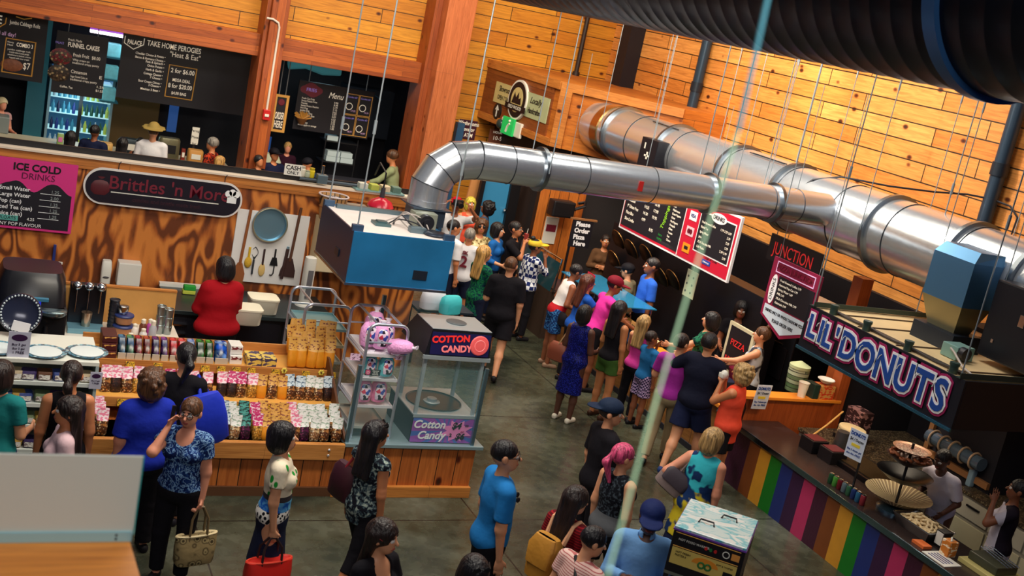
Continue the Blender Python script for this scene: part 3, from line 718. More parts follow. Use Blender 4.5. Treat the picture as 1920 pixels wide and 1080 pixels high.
for k in range(2):
    carton('white_box', (xa, YT[2]+.1+.04*k, ZT[2]+.1*k), (xb, YT[2]+.3+.04*k, ZT[2]+.095+.1*k), M('box_white', (226, 222, 216), .5), '%s white candy box printed with dark red fruit' % ('lower', 'upper')[k], lid=printed('fruit_print', (230, 226, 220), (110, 30, 40), 18, .5))
for k, x0 in enumerate((459, 487)):
    xa, xb = ony(x0, 690, 11.95).x, ony(x0+27, 690, 11.95).x
    carton('popcorn_box', (xa, YT[2]+.06, ZT[2]), (xb, YT[2]+.3, ZT[2]+.1), printed('yellow_print', (222, 190, 90), (70, 60, 90), 14, .5), '%s yellow patterned box lying on the top shelf' % ('left', 'right')[k])
# price tags clipped to the shelf lips
TAGM = printed('price_tag_print', (226, 176, 40), (60, 40, 16), 60, .53)
def price(px, y, z, nm, i, n):
    x = ony(px, 700, y).x
    o = tag(MB().box((-.045, -.006, -.035), (.045, 0, .035), bev=.002).build('price_tag', TAGM, loc=(x, y-.035, z-.02)), 'yellow price tag, %s from the right on the %s shelf edge' % (ORD[n-1-i], nm), 'price tag', 'yellow price tags')
    o.rotation_euler = (radians(-14), 0, 0)
L3 = [241, 293, 382, 412, 441, 469, 515, 572, 621]; L2 = [235, 433, 452, 470, 512, 555, 573, 590, 608, 625]
for i, px in enumerate(L3): price(px, YT[2], ZT[2], 'upper', i, len(L3))
for i, px in enumerate(L2): price(px, YT[1], ZT[1], 'middle', i, len(L2))
for k, px in enumerate((531, 601)):
    x = ony(px, 705, YT[2]-.04).x; mb = MB()
    for a in range(6): mb.ell((.022*cos(a*pi/3), 0, .022*sin(a*pi/3)), (.014, .006, .014), 8, 6)
    t_ = thing('yellow_flower', '%s yellow paper flower on the upper shelf edge' % ('left', 'right')[k], 'flower', (x, YT[2]-.045, ZT[2]+.01))
    mb.build('petals', M('petal_yellow', (240, 220, 90), .6), t_, True); MB().ell((0, -.008, 0), .01, 8, 6).build('flower_centre', M('flower_dark', (90, 60, 20), .6), t_)
# --- tray racks
ALU = M('rack_aluminium', (196, 200, 214), .3, .75)
TRAYM = M('sheet_tray', (206, 208, 200), .3, .5)
def rack(x0, x1, y0, y1, z0, z1, shelves, label):
    t_ = thing('tray_rack', label, 'rack', (x0, y0, z0)); W_, D_, H_ = x1-x0, y1-y0, z1-z0; r = .09
    for y, nm in ((0, 'front_hoop'), (D_, 'rear_hoop')):
        pts = [(0, y, 0), (0, y, H_-r)]+[(r-r*cos(a), y, H_-r+r*sin(a)) for a in (pi/8, pi/4, 3*pi/8, pi/2)]+[(W_-r+r*sin(a), y, H_-r+r*cos(a)) for a in (0, pi/8, pi/4, 3*pi/8, pi/2)]+[(W_, y, 0)]
        MB().tube(pts, .017, 10).build(nm, ALU, t_)
        MB().tube([(0, y, H_-.2), (W_, y, H_-.2)], .01, 8).build('cross_bar', ALU, t_)
    for x in (.08, W_-.08): MB().tube([(x, 0, H_), (x, D_, H_)], .013, 8).build('top_rail', ALU, t_)
    for z in shelves:
        for x in (.0, W_): MB().box((x-.012, 0, z-z0-.03), (x+.012, D_, z-z0-.018)).build('tray_runner', ALU, t_)
    return t_
def tray(x0, x1, y0, y1, z, label, mat=TRAYM):
    t_ = thing('sheet_tray', label, 'tray', (x0, y0, z)); a, b = x1-x0, y1-y0
    MB().box((0, 0, 0), (a, b, .006)).build('tray_bottom', mat, t_)
    MB().box((0, 0, .006), (a, .008, .03)).box((0, b-.008, .006), (a, b, .03)).box((0, .008, .006), (.008, b-.008, .03)).box((a-.008, .008, .006), (a, b-.008, .03)).build('tray_rim', mat, t_)
K0, K1, KZ = ony(568, 610, 12.42).x, ony(655, 610, 12.42).x, ony(622, 573, 12.42).z
rack(K0, K1, 12.42, 13.1, 0, KZ, (KZ-.3, KZ-.5, KZ-.7), 'aluminium tray rack behind the tiered candy shelf')
for k, z in enumerate((KZ-.3, KZ-.5, KZ-.7)):
    tray(K0+.015, K1-.015, 12.43, 13.08, z-.015, '%s tray in the rack behind the candy shelf' % ('top', 'middle', 'lower')[k], (M('tray_teal', (150, 190, 196), .3, .4), M('tray_cream', (214, 204, 170), .4, .2), TRAYM)[k])
rack(3.93, 4.36, 10.93, 11.6, .62, 1.9, (1.55, 1.28, .98, .74), 'aluminium tray rack full of cotton candy bags')
RT = (1.55, 1.28, .98, .74)
for k, z in enumerate(RT):
    tray(3.945, 4.345, 10.95, 11.58, z-.015, '%s tray in the cotton candy rack' % ('top', 'second', 'third', 'empty bottom')[k], M('tray_white', (224, 222, 226), .4, .1) if k < 3 else TRAYM)
FL = {'pink': M('floss_pink', (232, 160, 214), .55, bump=.5, bscale=40), 'teal': M('floss_teal', (96, 196, 206), .55, bump=.5, bscale=40), 'rose': M('floss_rose', (236, 130, 176), .55, bump=.5, bscale=40)}
t = NT('cotton_bag_print', .25); vo = t.n('TexVoronoi'); t.l(t.tc.outputs['Object'], vo.inputs['Vector']); vo.inputs['Scale'].default_value = 26
sp = t.n('SeparateColor'); t.l(vo.outputs['Color'], sp.inputs[0])
t.col(t.ramp(sp.outputs[1], [(0, (236, 214, 236)), (.3, (40, 30, 44)), (.5, (226, 170, 60)), (.62, (60, 80, 170)), (.74, (214, 60, 90)), (.86, (240, 230, 240))], 'CONSTANT'))
BPRINT = t.m
def cottonbag(x, y, z, col, label, lie=False, s=1.0):
    t_ = thing('cotton_candy_bag', label, 'cotton candy bag', (x, y, z), group='bags of cotton candy on the rack')
    loft(MB(), [(0, .05, .04, 0), (.02, .085, .07, 0), (.1, .1, .085, 0), (.2, .095, .075, 0), (.26, .06, .05, 0), (.275, .03, .025, 0)], 16, 2.2).build('floss_bag', FL[col], t_)
    loft(MB(), [(.05, .05, .02, -.066), (.1, .062, .02, -.074), (.2, .058, .02, -.064), (.24, .04, .02, -.042)], 14, 2.2).build('printed_front', BPRINT, t_)
    loft(MB(), [(.272, .028, .022, 0), (.285, .018, .014, 0), (.31, .035, .02, .004), (.325, .045, .022, .008)], 10, 2.2).build('tied_top', M('clear_film', (226, 220, 232), .2), t_)
    if lie: t_.rotation_euler = (radians(80), 0, radians(50)); t_.location.z += .08
    t_.scale = (s, s, s)
cottonbag(4.03, 11.2, 1.565, 'pink', 'pink cotton candy bag at the left of the top rack tray')
cottonbag(4.16, 11.45, 1.565, 'pink', 'pink cotton candy bag at the back of the top rack tray', s=1.15)
cottonbag(4.15, 11.15, 1.565, 'pink', 'pink cotton candy bag with black print in the middle of the top tray', s=.95)
cottonbag(4.26, 11.3, 1.565, 'pink', 'pink cotton candy bag at the right rear of the top tray', s=.9)
cottonbag(4.2, 11.02, 1.565, 'pink', 'pink cotton candy bag lying down on the top tray', lie=True)
cottonbag(4.06, 11.1, 1.295, 'teal', 'teal cotton candy bag at the left of the second rack tray', s=.8)
cottonbag(4.23, 11.05, 1.295, 'teal', 'teal cotton candy bag at the right of the second rack tray', s=.84)
cottonbag(4.03, 11.05, .995, 'rose', 'rose cotton candy bag at the left of the third rack tray', s=.9)
cottonbag(4.2, 11.07, .995, 'rose', 'rose cotton candy bag at the right of the third rack tray', s=.92)
for k, px in enumerate((666, 751)):
    p = ony(px, 669, 10.93); o = tag(MB().box((-.055, -.004, -.035), (.055, 0, .035), bev=.006).build('price_card', printed('pink_card', (236, 200, 226), (110, 50, 90), 30), loc=p), 'pink price card clipped to the %s post of the cotton candy rack' % ('left', 'right')[k], 'price card')
p = ony(697, 699, 10.88)
ig = plate('photo_card', 'small dark card with a pink camera symbol on the rack', 'card', p-Vector((.075, 0, .03)), (1, 0, 0), (0, 0, 1))
MB().box((0, 0, -.004), (.17, .065, 0)).build('card', BLACK, ig)
MB().prism(rrect(.05, .05, .014), (0, 0, .003)).build('camera_symbol', M('symbol_pink', (220, 60, 120), .4), ig, loc=(.008, .008, 0))
MB().torus((.033, .033, .004), .012, .002, seg=20, rs=5).build('symbol_ring', WHITEP, ig)
for k, s in enumerate(('FOLLOW', 'US ON', 'PHOTOS')): text(s, .017, ig, .115, .05-.018*k, WHITEP)
# --- glass guard on the steel top
t = NT('guard_glass', .05); t.b.inputs['Alpha'].default_value = .055; t.b.inputs['Base Color'].default_value = (.3, .6, .62, 1); t.b.inputs['Specular IOR Level'].default_value = .3
GLASS = t.m
gg = thing('glass_guard', 'clear glass guard between steel posts on the counter edge', 'glass guard', (3.86, KY+.01, .62))
MB().box((.02, -.004, .02), (1.44, .004, .87)).build('pane', GLASS, gg)
for x, h in ((0, .86), (1.44, .9)): MB().box((x-.02, -.02, 0), (x+.02, .02, h), bev=.004).build('post', M('post_teal_steel', (120, 150, 164), .3, .8), gg)
# --- cotton candy machine
cm = thing('cotton_candy_machine', 'glass sided cotton candy machine with lit red and navy signs', 'machine', (4.575, 10.88, .62))
W_, D_ = .74, .8
MST = M('machine_steel', (176, 190, 196), .3, .4)
MB().box((0, .0, 0), (W_, D_, .31), bev=.006).build('base_cabinet', M('machine_dark', (40, 46, 62), .35, .4), cm)
mb = MB()
mb.box((-.01, -.01, .31), (W_+.01, D_+.02, .325), bev=.003); mb.build('bowl_deck', MST, cm)
MB().lathe([(.31, .327), (.318, .335), (.31, .34), (.28, .31), (.24, .29), (.05, .285)], (W_/2, .4, 0), 40).build('bowl', M('bowl_black', (14, 14, 18), .3, .3), cm)
MB().lathe([(.085, .285), (.095, .3), (.095, .335), (.06, .345), (.055, .37), (.02, .375)], (W_/2-.03, .38, 0), 24).build('spinner_head', MST, cm)
for x, y in ((.02, .02), (W_-.05, .02), (.05, .62), (W_-.06, .62)):
    MB().box((x-.018, y-.018, .325), (x+.018, y+.018, 1.02)).build('corner_post', MST, cm)
MB().box((.04, .016, .33), (W_-.07, .022, 1.0)).build('front_pane', GLASS, cm)
MB().box((.016, .04, .33), (.022, .62, 1.0)).build('side_pane', GLASS, cm)
MB().box((W_-.05, .04, .33), (W_-.044, .62, 1.0)).build('side_pane', GLASS, cm)
mb = MB(); z0, z1 = 1.0, 1.29
lo = [(-.02, -.02, z0), (W_-.0, -.02, z0), (W_-.0, .76, z0), (-.02, .76, z0)]; hi = [(.03, -.0, z1), (W_-.02, 0, z1), (W_-.02, .52, z1), (.03, .52, z1)]
vb = [mb.bm.verts.new(p) for p in lo]; vt = [mb.bm.verts.new(p) for p in hi]
mb.bm.faces.new(list(reversed(vb)))
for k in range(4): mb.bm.faces.new((vb[k], vb[(k+1) % 4], vt[(k+1) % 4], vt[k]))
mb.bm.faces.new(vt); mb.build('canopy', M('canopy_dark', (52, 54, 62), .35, .7), cm)
MB().box((.03, .0, z1), (W_-.02, .52, z1+.008), bev=.003).build('canopy_top', MST, cm)
MB().lathe([(.11, z1+.008), (.115, z1+.014), (.1, z1+.02), (.02, z1+.018)], (W_*.5+.03, .27, 0), 28).build('vent_grille', M('vent_grey', (110, 116, 120), .5, .6), cm)
MB().box((-.03, -.035, z0-.04), (W_+.01, -.005, z0+.005), bev=.003).build('canopy_trim', MST, cm)
MB().box((-.01, -.022, .29), (W_, -.008, .33), bev=.003).build('base_trim', MST, cm)
def subplate(name, parent, origin, right, up):
    r = Vector(right).normalized(); n = r.cross(Vector(up)).normalized(); u = n.cross(r)
    o = bpy.data.objects.new(name, None); C.objects.link(o); o.parent = parent
    o.matrix_local = Matrix.Translation(Vector(origin)) @ Matrix((r, u, n)).transposed().to_4x4()
    return o
NAVY = M('sign_navy', (30, 30, 84), .4)
# top sign on the canopy face
s1 = MB().prism(rrect(.68, .245, .01), (0, 0, .006)).build('top_sign', NAVY, cm)
ang = math.atan2(.02, .29); s1.location = (.03, -.028, z0+.02); s1.rotation_euler = (radians(90)-ang, 0, 0)
RL, PK = M('letter_red', (226, 46, 40), .4, emit=.5), M('letter_pink', (240, 120, 120), .4, emit=.4)
text('COTTON', .1, s1, .22, .175, RL, bold=.004, z=.009, rot=.08); text('CANDY', .1, s1, .30, .07, PK, bold=.004, z=.009, rot=.06)
MB().lathe([(.11, 0), (.1, .012), (.06, .016), (.02, .018)], (.56, .125, .006), 24).build('floss_disc', M('floss_disc', (230, 90, 90), .5, emit=.3), s1)
MB().torus((.56, .125, .02), .06, .006, seg=24, rs=5).build('floss_swirl', PK, s1)
t = NT('burst_print', .4); v = t.vec(); sp = t.n('SeparateXYZ'); t.l(v, sp.inputs[0])
a = t.math('ARCTAN2', t.math('SUBTRACT', sp.outputs[1], .14), t.math('SUBTRACT', sp.outputs[0], .4)); a = t.math('SINE', t.math('MULTIPLY', a, 14))
t.col(t.ramp(a, [(.45, (150, 70, 170)), (.55, (70, 100, 180))]))
s2 = MB().prism(rrect(.72, .275, .006), (0, 0, .006)).build('price_sign', t.m, cm); s2.location = (.0, -.018, .01); s2.rotation_euler = (radians(90), 0, 0)
star = [(.52+(.2 if k % 2 else .11)*cos(pi*k/8), .14+(.13 if k % 2 else .085)*sin(pi*k/8), .006) for k in range(16)]
MB().prism(star, (0, 0, .003)).build('star_burst', M('burst_pink', (240, 140, 200), .4), s2)
LWh = M('letter_white_glossy', (240, 240, 240), .4)
text('Cotton', .125, s2, .19, .205, LWh, bold=.003, z=.01, shear=.25); text('Candy', .125, s2, .23, .08, LWh, bold=.003, z=.01, shear=.25)
text('$4', .1, s2, .51, .2, BLACK, bold=.004, z=.012, shear=.2); text('ea', .05, s2, .63, .21, BLACK, z=.012, shear=.2); text('or', .045, s2, .59, .135, M('letter_magenta', (150, 22, 84), .5), z=.012, shear=.2); text('2', .055, s2, .46, .09, BLACK, bold=.002, z=.012); text('$6', .1, s2, .57, .075, BLACK, bold=.004, z=.012, shear=.2)
gp = thing('glass_screen', 'tall glass screen with steel post behind the cotton candy machine', 'glass guard', (4.42, 12.0, .62))
MB().box((-.02, -.02, 0), (.02, .02, 1.3)).build('post', M('post_teal_steel', (120, 150, 164), .3, .8), gp); MB().box((.02, -.003, .05), (.8, .003, 1.25)).build('pane', GLASS, gp)
# --- white fudge case at the left
fc = thing('fudge_case', 'white open display case of fudge trays left of the candy shelf', 'display case', (-.6, 11.0, 0))
W_ = 1.94; WHT = M('case_white', (210, 216, 210), .4)
MB().box((0, .0, 1.25), (W_, .75, 1.29), bev=.004).build('case_top', M('case_top_white', (226, 226, 214), .35), fc)
MB().box((0, .7, 0), (W_, .75, 1.25)).build('case_back', M('case_back_grey', (120, 130, 130), .5), fc)
MB().box((W_-.03, .0, 0), (W_, .7, 1.25)).build('case_end', M('clear_end', (160, 176, 176), .3), fc)
for z in (1.05, .83, .61, .36): MB().box((0, 0, z), (W_-.03, .7, z+.02)).box((0, -.012, z-.012), (W_-.03, 0, z+.025)).build('case_shelf', WHT, fc)
MB().box((0, 0, 0), (W_-.03, .7, .15)).build('case_base', DARK, fc)
FT = [M('fudge_pale', (216, 196, 160), .5, var=.3, vscale=30), M('fudge_purple', (70, 54, 110), .45, var=.4, vscale=30), M('fudge_brown', (110, 70, 46), .5, var=.3, vscale=30), M('fudge_blue', (60, 80, 150), .45, var=.5, vscale=50), M('fudge_yellow', (200, 160, 70), .5, var=.3, vscale=30), M('fudge_green', (130, 150, 110), .5, var=.3, vscale=30)]
LBL = printed('tub_label', (226, 222, 214), (130, 110, 110), 40)
rows = [(1.07, 705, [(28, 0), (52, 1), (82, 2), (112, 3), (160, 0)]), (.85, 750, [(8, 3), (34, 4), (46, 3), (76, 5), (108, 1), (140, 0)]), (.63, 785, [(10, 5), (37, 2), (50, 5), (78, 4), (110, 5)]), (.38, 838, [(2, 1), (26, 4), (54, 1), (90, 2)])]
for ri, (z, py, L) in enumerate(rows):
    for i, (px, k) in enumerate(L):
        x = ony(px, py, 11.12).x
        t_ = thing('fudge_tub', 'small fudge tub with white label, %s from the left on %s case shelf' % (ORD[i], ('the top', 'the second', 'the third', 'the bottom')[ri]), 'fudge tub', (x, 11.03, z), group='fudge tubs in the white case')
        loft(MB(), [(0, .06, .07, .08), (.06, .072, .085, .08), (.085, .07, .08, .085)], 12, 5).build('tub', FT[k], t_)
        MB().box((-.05, -.012, .015), (.05, -.006, .06)).build('tub_label', LBL, t_); t_.rotation_euler = (radians(-6), 0, random.uniform(-.1, .1))
# cake stands, sign cards and dome on the case top
PLATE = M('plate_white', (222, 232, 232), .3); PTEAL = crumbs('glass_plate_teal', (70, 120, 150), (120, 180, 200), (200, 226, 232), 34, .15)
for k, (px, py) in enumerate(((84, 657), (163, 657), (-2, 650))):
    p = onz(px, py, 1.32)
    t_ = thing('glass_plate', ('round glass plate of sweets beside the purple sign card', 'round glass plate at the right end of the white case', 'cream plate at the left edge of the white case')[k], 'plate', (p.x, p.y, 1.29))
    MB().lathe([(.1, 0), (.19, .012), (.2, .022), (.12, .018), (.02, .012)], (0, 0, 0), 32).build('plate_rim', PTEAL, t_)
    MB().lathe([(.15, .018), (.155, .03), (.1, .034), (.02, .034)], (0, -.02, 0), 28).build('doily', PLATE, t_)
p = onz(35, 640, 1.3)
t_ = thing('glass_dome', 'big upright beaded glass dish behind the purple sign card', 'dish', (p.x, p.y+.25, 1.3))
mr = Matrix.Rotation(radians(70), 4, 'X')
MB().lathe([(.16, 0), (.2, .03), (.19, .05), (.14, .03), (.02, .02)], (0, 0, .2), 36, mat=mr.to_3x3().to_4x4()).build('dish', M('dish_dark_glass', (40, 44, 64), .15, .2), t_)
mb = MB()
for k in range(36):
    q = mr @ Vector((.175*cos(2*pi*k/36), .175*sin(2*pi*k/36), .055)); mb.ell((q.x, q.y, q.z+.2), .011, 8, 6)
mb.build('bead_rim', M('bead_glass', (190, 200, 206), .15, .3), t_, True)
MB().box((-.09, -.14, .06), (.07, -.13, .16), mat=Matrix.Rotation(.2, 4, 'Y')).build('label_card', M('card_white', (226, 222, 226), .5), t_)
def card(name, label, px, py, z, Y, w_, h_, lines, oval=True, bg='card_white'):
    p = ony(px, py, Y)
    s_ = plate(name, label, 'sign', (p.x-w_/2, Y, z), (1, 0, 0), (0, -.12, 1))
    MB().box((0, 0, -.004), (w_, h_, 0)).build('card', M('card_lilac', (206, 206, 226), .5), s_)
    if oval: MB().prism([(w_/2+w_*.36*cos(2*pi*k/20), h_*.77+h_*.13*sin(2*pi*k/20), 0) for k in range(20)], (0, 0, .002)).build('oval_emblem', M('emblem_plum', (60, 24, 70), .5), s_)
    for i, (s, sz) in enumerate(lines): text(s, sz, s_, w_/2, h_*.5-i*h_*.16, M('letter_plum', (50, 24, 60), .5), z=.002)
    return s_
card('sign_card', 'lilac sign card with plum oval standing on the white case', 35, 650, 1.29, 11.04, .19, .26, (('Buy 3 get', .032), ('Buy 2 get', .028), ('1 FREE', .036)))
card('sign_card', 'lilac sign card hung at the right end of the white case', 181, 700, 1.03, 10.98, .11, .18, (('Buy 6 get', .02), ('1 FREE', .022)))
# --- back counter, left part: white cabinet, tan panel, machines
lc = thing('white_cabinet', 'white counter cabinet with drawers below the drink mixer', 'cabinet', (1.1, 12.62, 0))
MB().box((0, .02, 0), (1.28, .75, .9)).build('cabinet_body', M('cab_white', (222, 214, 198), .45), lc); MB().box((-.01, 0, .9), (1.3, .76, .94), bev=.004).build('worktop', M('work_white', (226, 216, 200), .4), lc)
for x in (.03, .46, .89): MB().box((x, .0, .6), (x+.4, .02, .86), bev=.004).build('drawer', M('cab_white', (222, 214, 198), .45), lc)
tp = thing('splashback', 'tan plywood splash panel behind the drink mixer and cups', 'panel', (1.1, 13.33, .94))
MB().box((0, 0, 0), (1.28, .03, .42), bev=.003).build('board', M('tan_ply', (206, 150, 80), .5, var=.15, vscale=5), tp); MB().box((0, -.01, .42), (1.28, .05, .44)).build('top_rail', TRIM, tp)
sm = thing('slush_machine', 'large black soft serve machine with a blue screen', 'machine', (.42, 12.45, .0))
MB().box((0, .1, 0), (.72, .8, 1.3), bev=.02).build('cabinet', BLACK, sm); loft(MB(), [(1.3, .36, .34, 0), (1.54, .34, .32, .05), (1.64, .3, .28, .08)], 16, 5).build('hopper_hood', M('hood_black', (18, 18, 24), .3), sm, loc=(.36, .45, 0))
for x in (.17, .57): MB().lathe([(.13, 0), (.15, .02), (.15, .05), (.13, .06)], (x, .1, 1.24), 24).build('hopper_ring', M('ring_steel', (130, 150, 160), .25, .9), sm)
MB().box((.29, .075, 1.2), (.45, .1, 1.38), bev=.005).build('screen', M('screen_blue', (30, 50, 210), .3, emit=.8), sm); MB().box((.22, .04, 1.39), (.52, .1, 1.42)).build('steel_bar', M('bar_blue', (90, 170, 210), .3, .7), sm)
MB().box((.52, .09, .86), (.62, .1, .9)).build('red_label', M('label_red', (226, 90, 90), .5), sm)
for x in (.2, .36, .52): MB().cyl((x, .06, 1.02), (x, .06, 1.12), .03, .02, 12).build('spout', BLACK, sm, True)
mx = thing('milkshake_mixer', 'triple spindle milkshake mixer with chrome heads', 'mixer', (1.19, 12.95, .94))
MB().box((0, .12, 0), (.38, .24, .5), bev=.01).build('mixer_body', M('mixer_black', (26, 28, 36), .3, .4), mx); MB().box((0, -.1, 0), (.38, .12, .06), bev=.006).build('drip_tray', M('tray_blue', (120, 170, 190), .35, .5), mx)
for k in range(3):
    x = .065+.125*k
    MB().ell((x, .08, .5), (.055, .07, .05)).build('motor_head', M('chrome', (200, 205, 210), .15, 1), mx); MB().cyl((x, .06, .2), (x, .06, .46), .008).build('spindle', M('chrome', (200, 205, 210), .15, 1), mx)
MB().lathe([(.045, .06), (.06, .22), (.055, .22), (.04, .07)], (.19, .02, 0), 20).build('mixing_cup', M('cup_steel', (190, 170, 150), .25, .9), mx)
def stack(px, Y, z, r, h, n, mat, label, name='cup_stack', cat='cup'):
    x = ony(px, 610, Y).x; t_ = thing(name, label, cat, (x, Y, z))
    prof = []
    for k in range(n): prof += [(r*.93, h*k/n), (r*1.04, h*(k+.85)/n), (r*1.04, h*(k+.97)/n)]
    MB().lathe(prof+[(r*.8, h)], seg=20).build('cups', mat, t_); MB().torus((0, 0, h), r, .006, seg=20, rs=6).build('rim', mat, t_)
stack(210, 13.0, .94, .055, .38, 9, M('cups_black', (30, 32, 42), .3), 'tall stack of black cups beside the mixer')
for k, px in enumerate((299, 314)):
    stack(px, 13.05, .94, .05, .33-.03*k, 3, M('steel_tumbler', (160, 170, 170), .25, .9), '%s steel shaker tumbler at the end of the white cabinet' % ('taller', 'shorter')[k], 'steel_tumbler', 'tumbler')
for k, (px, z, r, h) in enumerate(((231, .94, .11, .11), (231, 1.07, .1, .1))):
    x = ony(px, 610, 12.95).x; t_ = thing('food_tub', ('lower', 'upper')[k]+' round food tub with a navy lid', 'tub', (x, 12.95, z))
    MB().lathe([(r*.85, 0), (r, h*.8), (r, h*.8)], seg=24).build('tub', M('tub_amber', (176, 120, 80), .4), t_, True); MB().lathe([(r*1.05, h*.8), (r*1.08, h*.95), (r, h*1.05), (.02, h*1.05)], seg=24).build('lid', M('lid_navy', (40, 54, 110), .35), t_)
x = ony(232, 575, 12.95).x; tag(MB().lathe([(.05, 0), (.062, .05), (.06, .085), (.045, .09)], seg=20).build('steel_bowl', M('chrome', (200, 205, 210), .15, 1), loc=(x, 12.95, 1.185)), 'small chrome bowl on top of the navy lidded tubs', 'bowl')
for k, (px, Y, c_, h, nm) in enumerate(((253, 12.9, (226, 214, 204), .14, 'white jar'), (268, 12.9, (110, 60, 40), .2, 'brown sauce bottle'), (281, 12.92, (196, 80, 170), .2, 'pink sprinkle bottle'), (247, 12.72, (230, 224, 214), .09, 'white paper cup'), (270, 12.72, (222, 218, 212), .15, 'white scoop holder'), (287, 12.75, (180, 180, 186), .24, 'grey syrup bottle'))):
    x = ony(px, 615, Y).x; t_ = thing('condiment', nm+' on the white cabinet', 'condiment', (x, Y, .94))
    MB().lathe([(.035, 0), (.042, .01), (.042, h*.65), (.025, h*.8)], seg=18).build('body', M('condiment_%d' % k, c_, .35), t_); MB().lathe([(.026, h*.8), (.026, h), (.01, h*1.05)], seg=14).build('cap', M('cap_cream', (230, 220, 200), .4), t_)
# wall fittings
def wallbox(name, px, py, w_, h_, d_, label, cat, Y=WY): p = ony(px, py, Y); return thing(name, label, cat, (p.x, Y, p.z)), w_, h_, d_
t_, *_ = wallbox('soap_dispenser', 198, 507, 0, 0, 0, 'white soap dispenser on the plywood wall', 'dispenser')
loft(MB(), [(-.15, .06, .055, -.055), (.05, .065, .06, -.06), (.13, .058, .05, -.05), (.15, .05, .045, -.046)], 16, 4).build('body', WHITEP, t_); MB().ell((0, -.115, -.06), (.04, .01, .014)).build('push_pad', M('pad_dark', (60, 54, 60), .4), t_)
t_, *_ = wallbox('towel_dispenser', 239, 509, 0, 0, 0, 'white paper towel dispenser beside the soap dispenser', 'dispenser')
MB().box((-.14, -.2, -.14), (.14, 0, .16), bev=.015).build('body', WHITEP, t_); MB().box((-.13, -.2, -.2), (.13, -.02, -.14), bev=.006).build('dark_base', M('disp_base', (40, 44, 60), .35), t_); MB().box((-.03, -.203, -.18), (.03, -.2, -.15)).build('badge', M('badge_silver', (160, 160, 160), .4), t_)
t_, *_ = wallbox('tool_rail', 82, 490, 0, 0, 0, 'white magnetic rail with a blue handled tool', 'rail')
MB().box((-.22, -.03, -.015), (.22, 0, .015), bev=.004).build('rail', WHITEP, t_); MB().box((.09, -.05, -.1), (.125, -.03, .24), bev=.008).build('blue_handle', M('handle_navy', (36, 50, 120), .4), t_)
for k in (-.04, .02): MB().box((k, -.04, -.07), (k+.02, -.03, .0)).build('hook', M('hook_brass', (200, 170, 110), .4, .5), t_)
x0, z0 = ony(345, 530, 15).x, .93
t_ = thing('sponge_pair', 'green scouring sponges on the counter ledge', 'sponge', (x0, 14.6, .985)); MB().box((-.08, -.05, 0), (.08, .05, .05), bev=.01).build('yellow_sponge', M('sponge_yel', (190, 200, 70), .8), t_); MB().box((-.07, -.05, .05), (.08, .05, .11), bev=.012).build('green_sponge', M('sponge_green', (30, 150, 50), .8), t_)
# right part: dark steel counter
rc = thing('steel_counter', 'dark steel work counter under the utensil board', 'counter', (2.42, 13.85, 0))
MB().box((0, 0, .93), (2.1, 1.1, .98), bev=.005).build('worktop', M('work_dark_steel', (66, 80, 84), .3, .7), rc); MB().box((.03, .05, .12), (2.07, 1.1, .93)).build('cabinet_body', BLACK, rc)
for k in range(3): MB().box((.06+.68*k, .03, .15), (.7+.68*k, .05, .88), bev=.004).build('cabinet_door', M('door_black', (30, 30, 38), .35, .3), rc)
MB().box((0, 1.0, .98), (.55, 1.1, 1.02)).build('white_edge', WHITEP, rc)
for k in range(3): MB().box((.02+.0, -.02, .55+.12*k), (.22, .03, .57+.12*k)).build('drawer_pull', M('chrome', (200, 205, 210), .15, 1), rc)
for k, (px, py, nm) in enumerate(((458, 590, 'left'), (490, 570, 'right'))):
    p = onz(px, py+15, .98); t_ = thing('white_tub', nm+' white plastic food tub on the steel counter', 'tub', (p.x, p.y, .98))
    loft(MB(), [(0, .15, .13, 0), (.02, .17, .15, 0), (.17, .18, .16, 0), (.19, .19, .17, 0)], 20, 6).build('tub', M('tub_white', (232, 226, 206), .45), t_)
    loft(MB(), [(.19, .19, .17, 0), (.21, .19, .17, 0), (.215, .17, .15, 0)], 20, 6).build('lid', M('lid_cream', (236, 228, 204), .5), t_)
p = ony(566, 590, 14.5)
t_ = thing('tower_fan', 'white tower fan standing on the steel counter', 'fan', (p.x, 14.5, .98)); t_.rotation_euler = (0, 0, .1)
loft(MB(), [(0, .12, .12, 0), (.02, .11, .11, 0), (.03, .06, .06, 0)], 20, 2).build('base', WHITEP, t_); loft(MB(), [(.03, .07, .07, 0), (.6, .075, .075, 0), (.66, .07, .07, 0), (.675, .04, .04, 0)], 20, 3).build('column', WHITEP, t_)
MB().box((-.035, -.082, .12), (.035, -.07, .5)).build('grille', M('grille_grey', (110, 108, 112), .5), t_)
# utensil board
ub = thing('utensil_board', 'white board of hanging cooking utensils on the plywood wall', 'board', (3.3, WY, 1.1)); MB().box((0, -.025, 0), (.97, 0, .98), bev=.003).build('board', M('board_white', (228, 224, 220), .5), ub)
STE = M('pan_steel', (150, 190, 210), .3, .8); WOODH = M('utensil_wood', (150, 86, 44), .5); WOODL = M('utensil_pale', (216, 180, 110), .5); DKW = M('utensil_dark', (60, 36, 34), .5)
q = ony(504, 419, WY); t_ = thing('round_pan', 'large round steel pan on the utensil board', 'pan', (q.x, WY-.03, q.z)); mx_ = Matrix.Rotation(radians(90), 4, 'X')
MB().lathe([(.215, 0), (.23, .0), (.225, .06), (.235, .065), (.215, .065), (.205, .012), (.02, .01)], seg=48, mat=mx_).build('pan', STE, t_); MB().torus((0, -.065, 0), .228, .01, (0, 1, 0), 48, 6).build('rim', M('rim_tan', (190, 180, 150), .3, .8), t_)
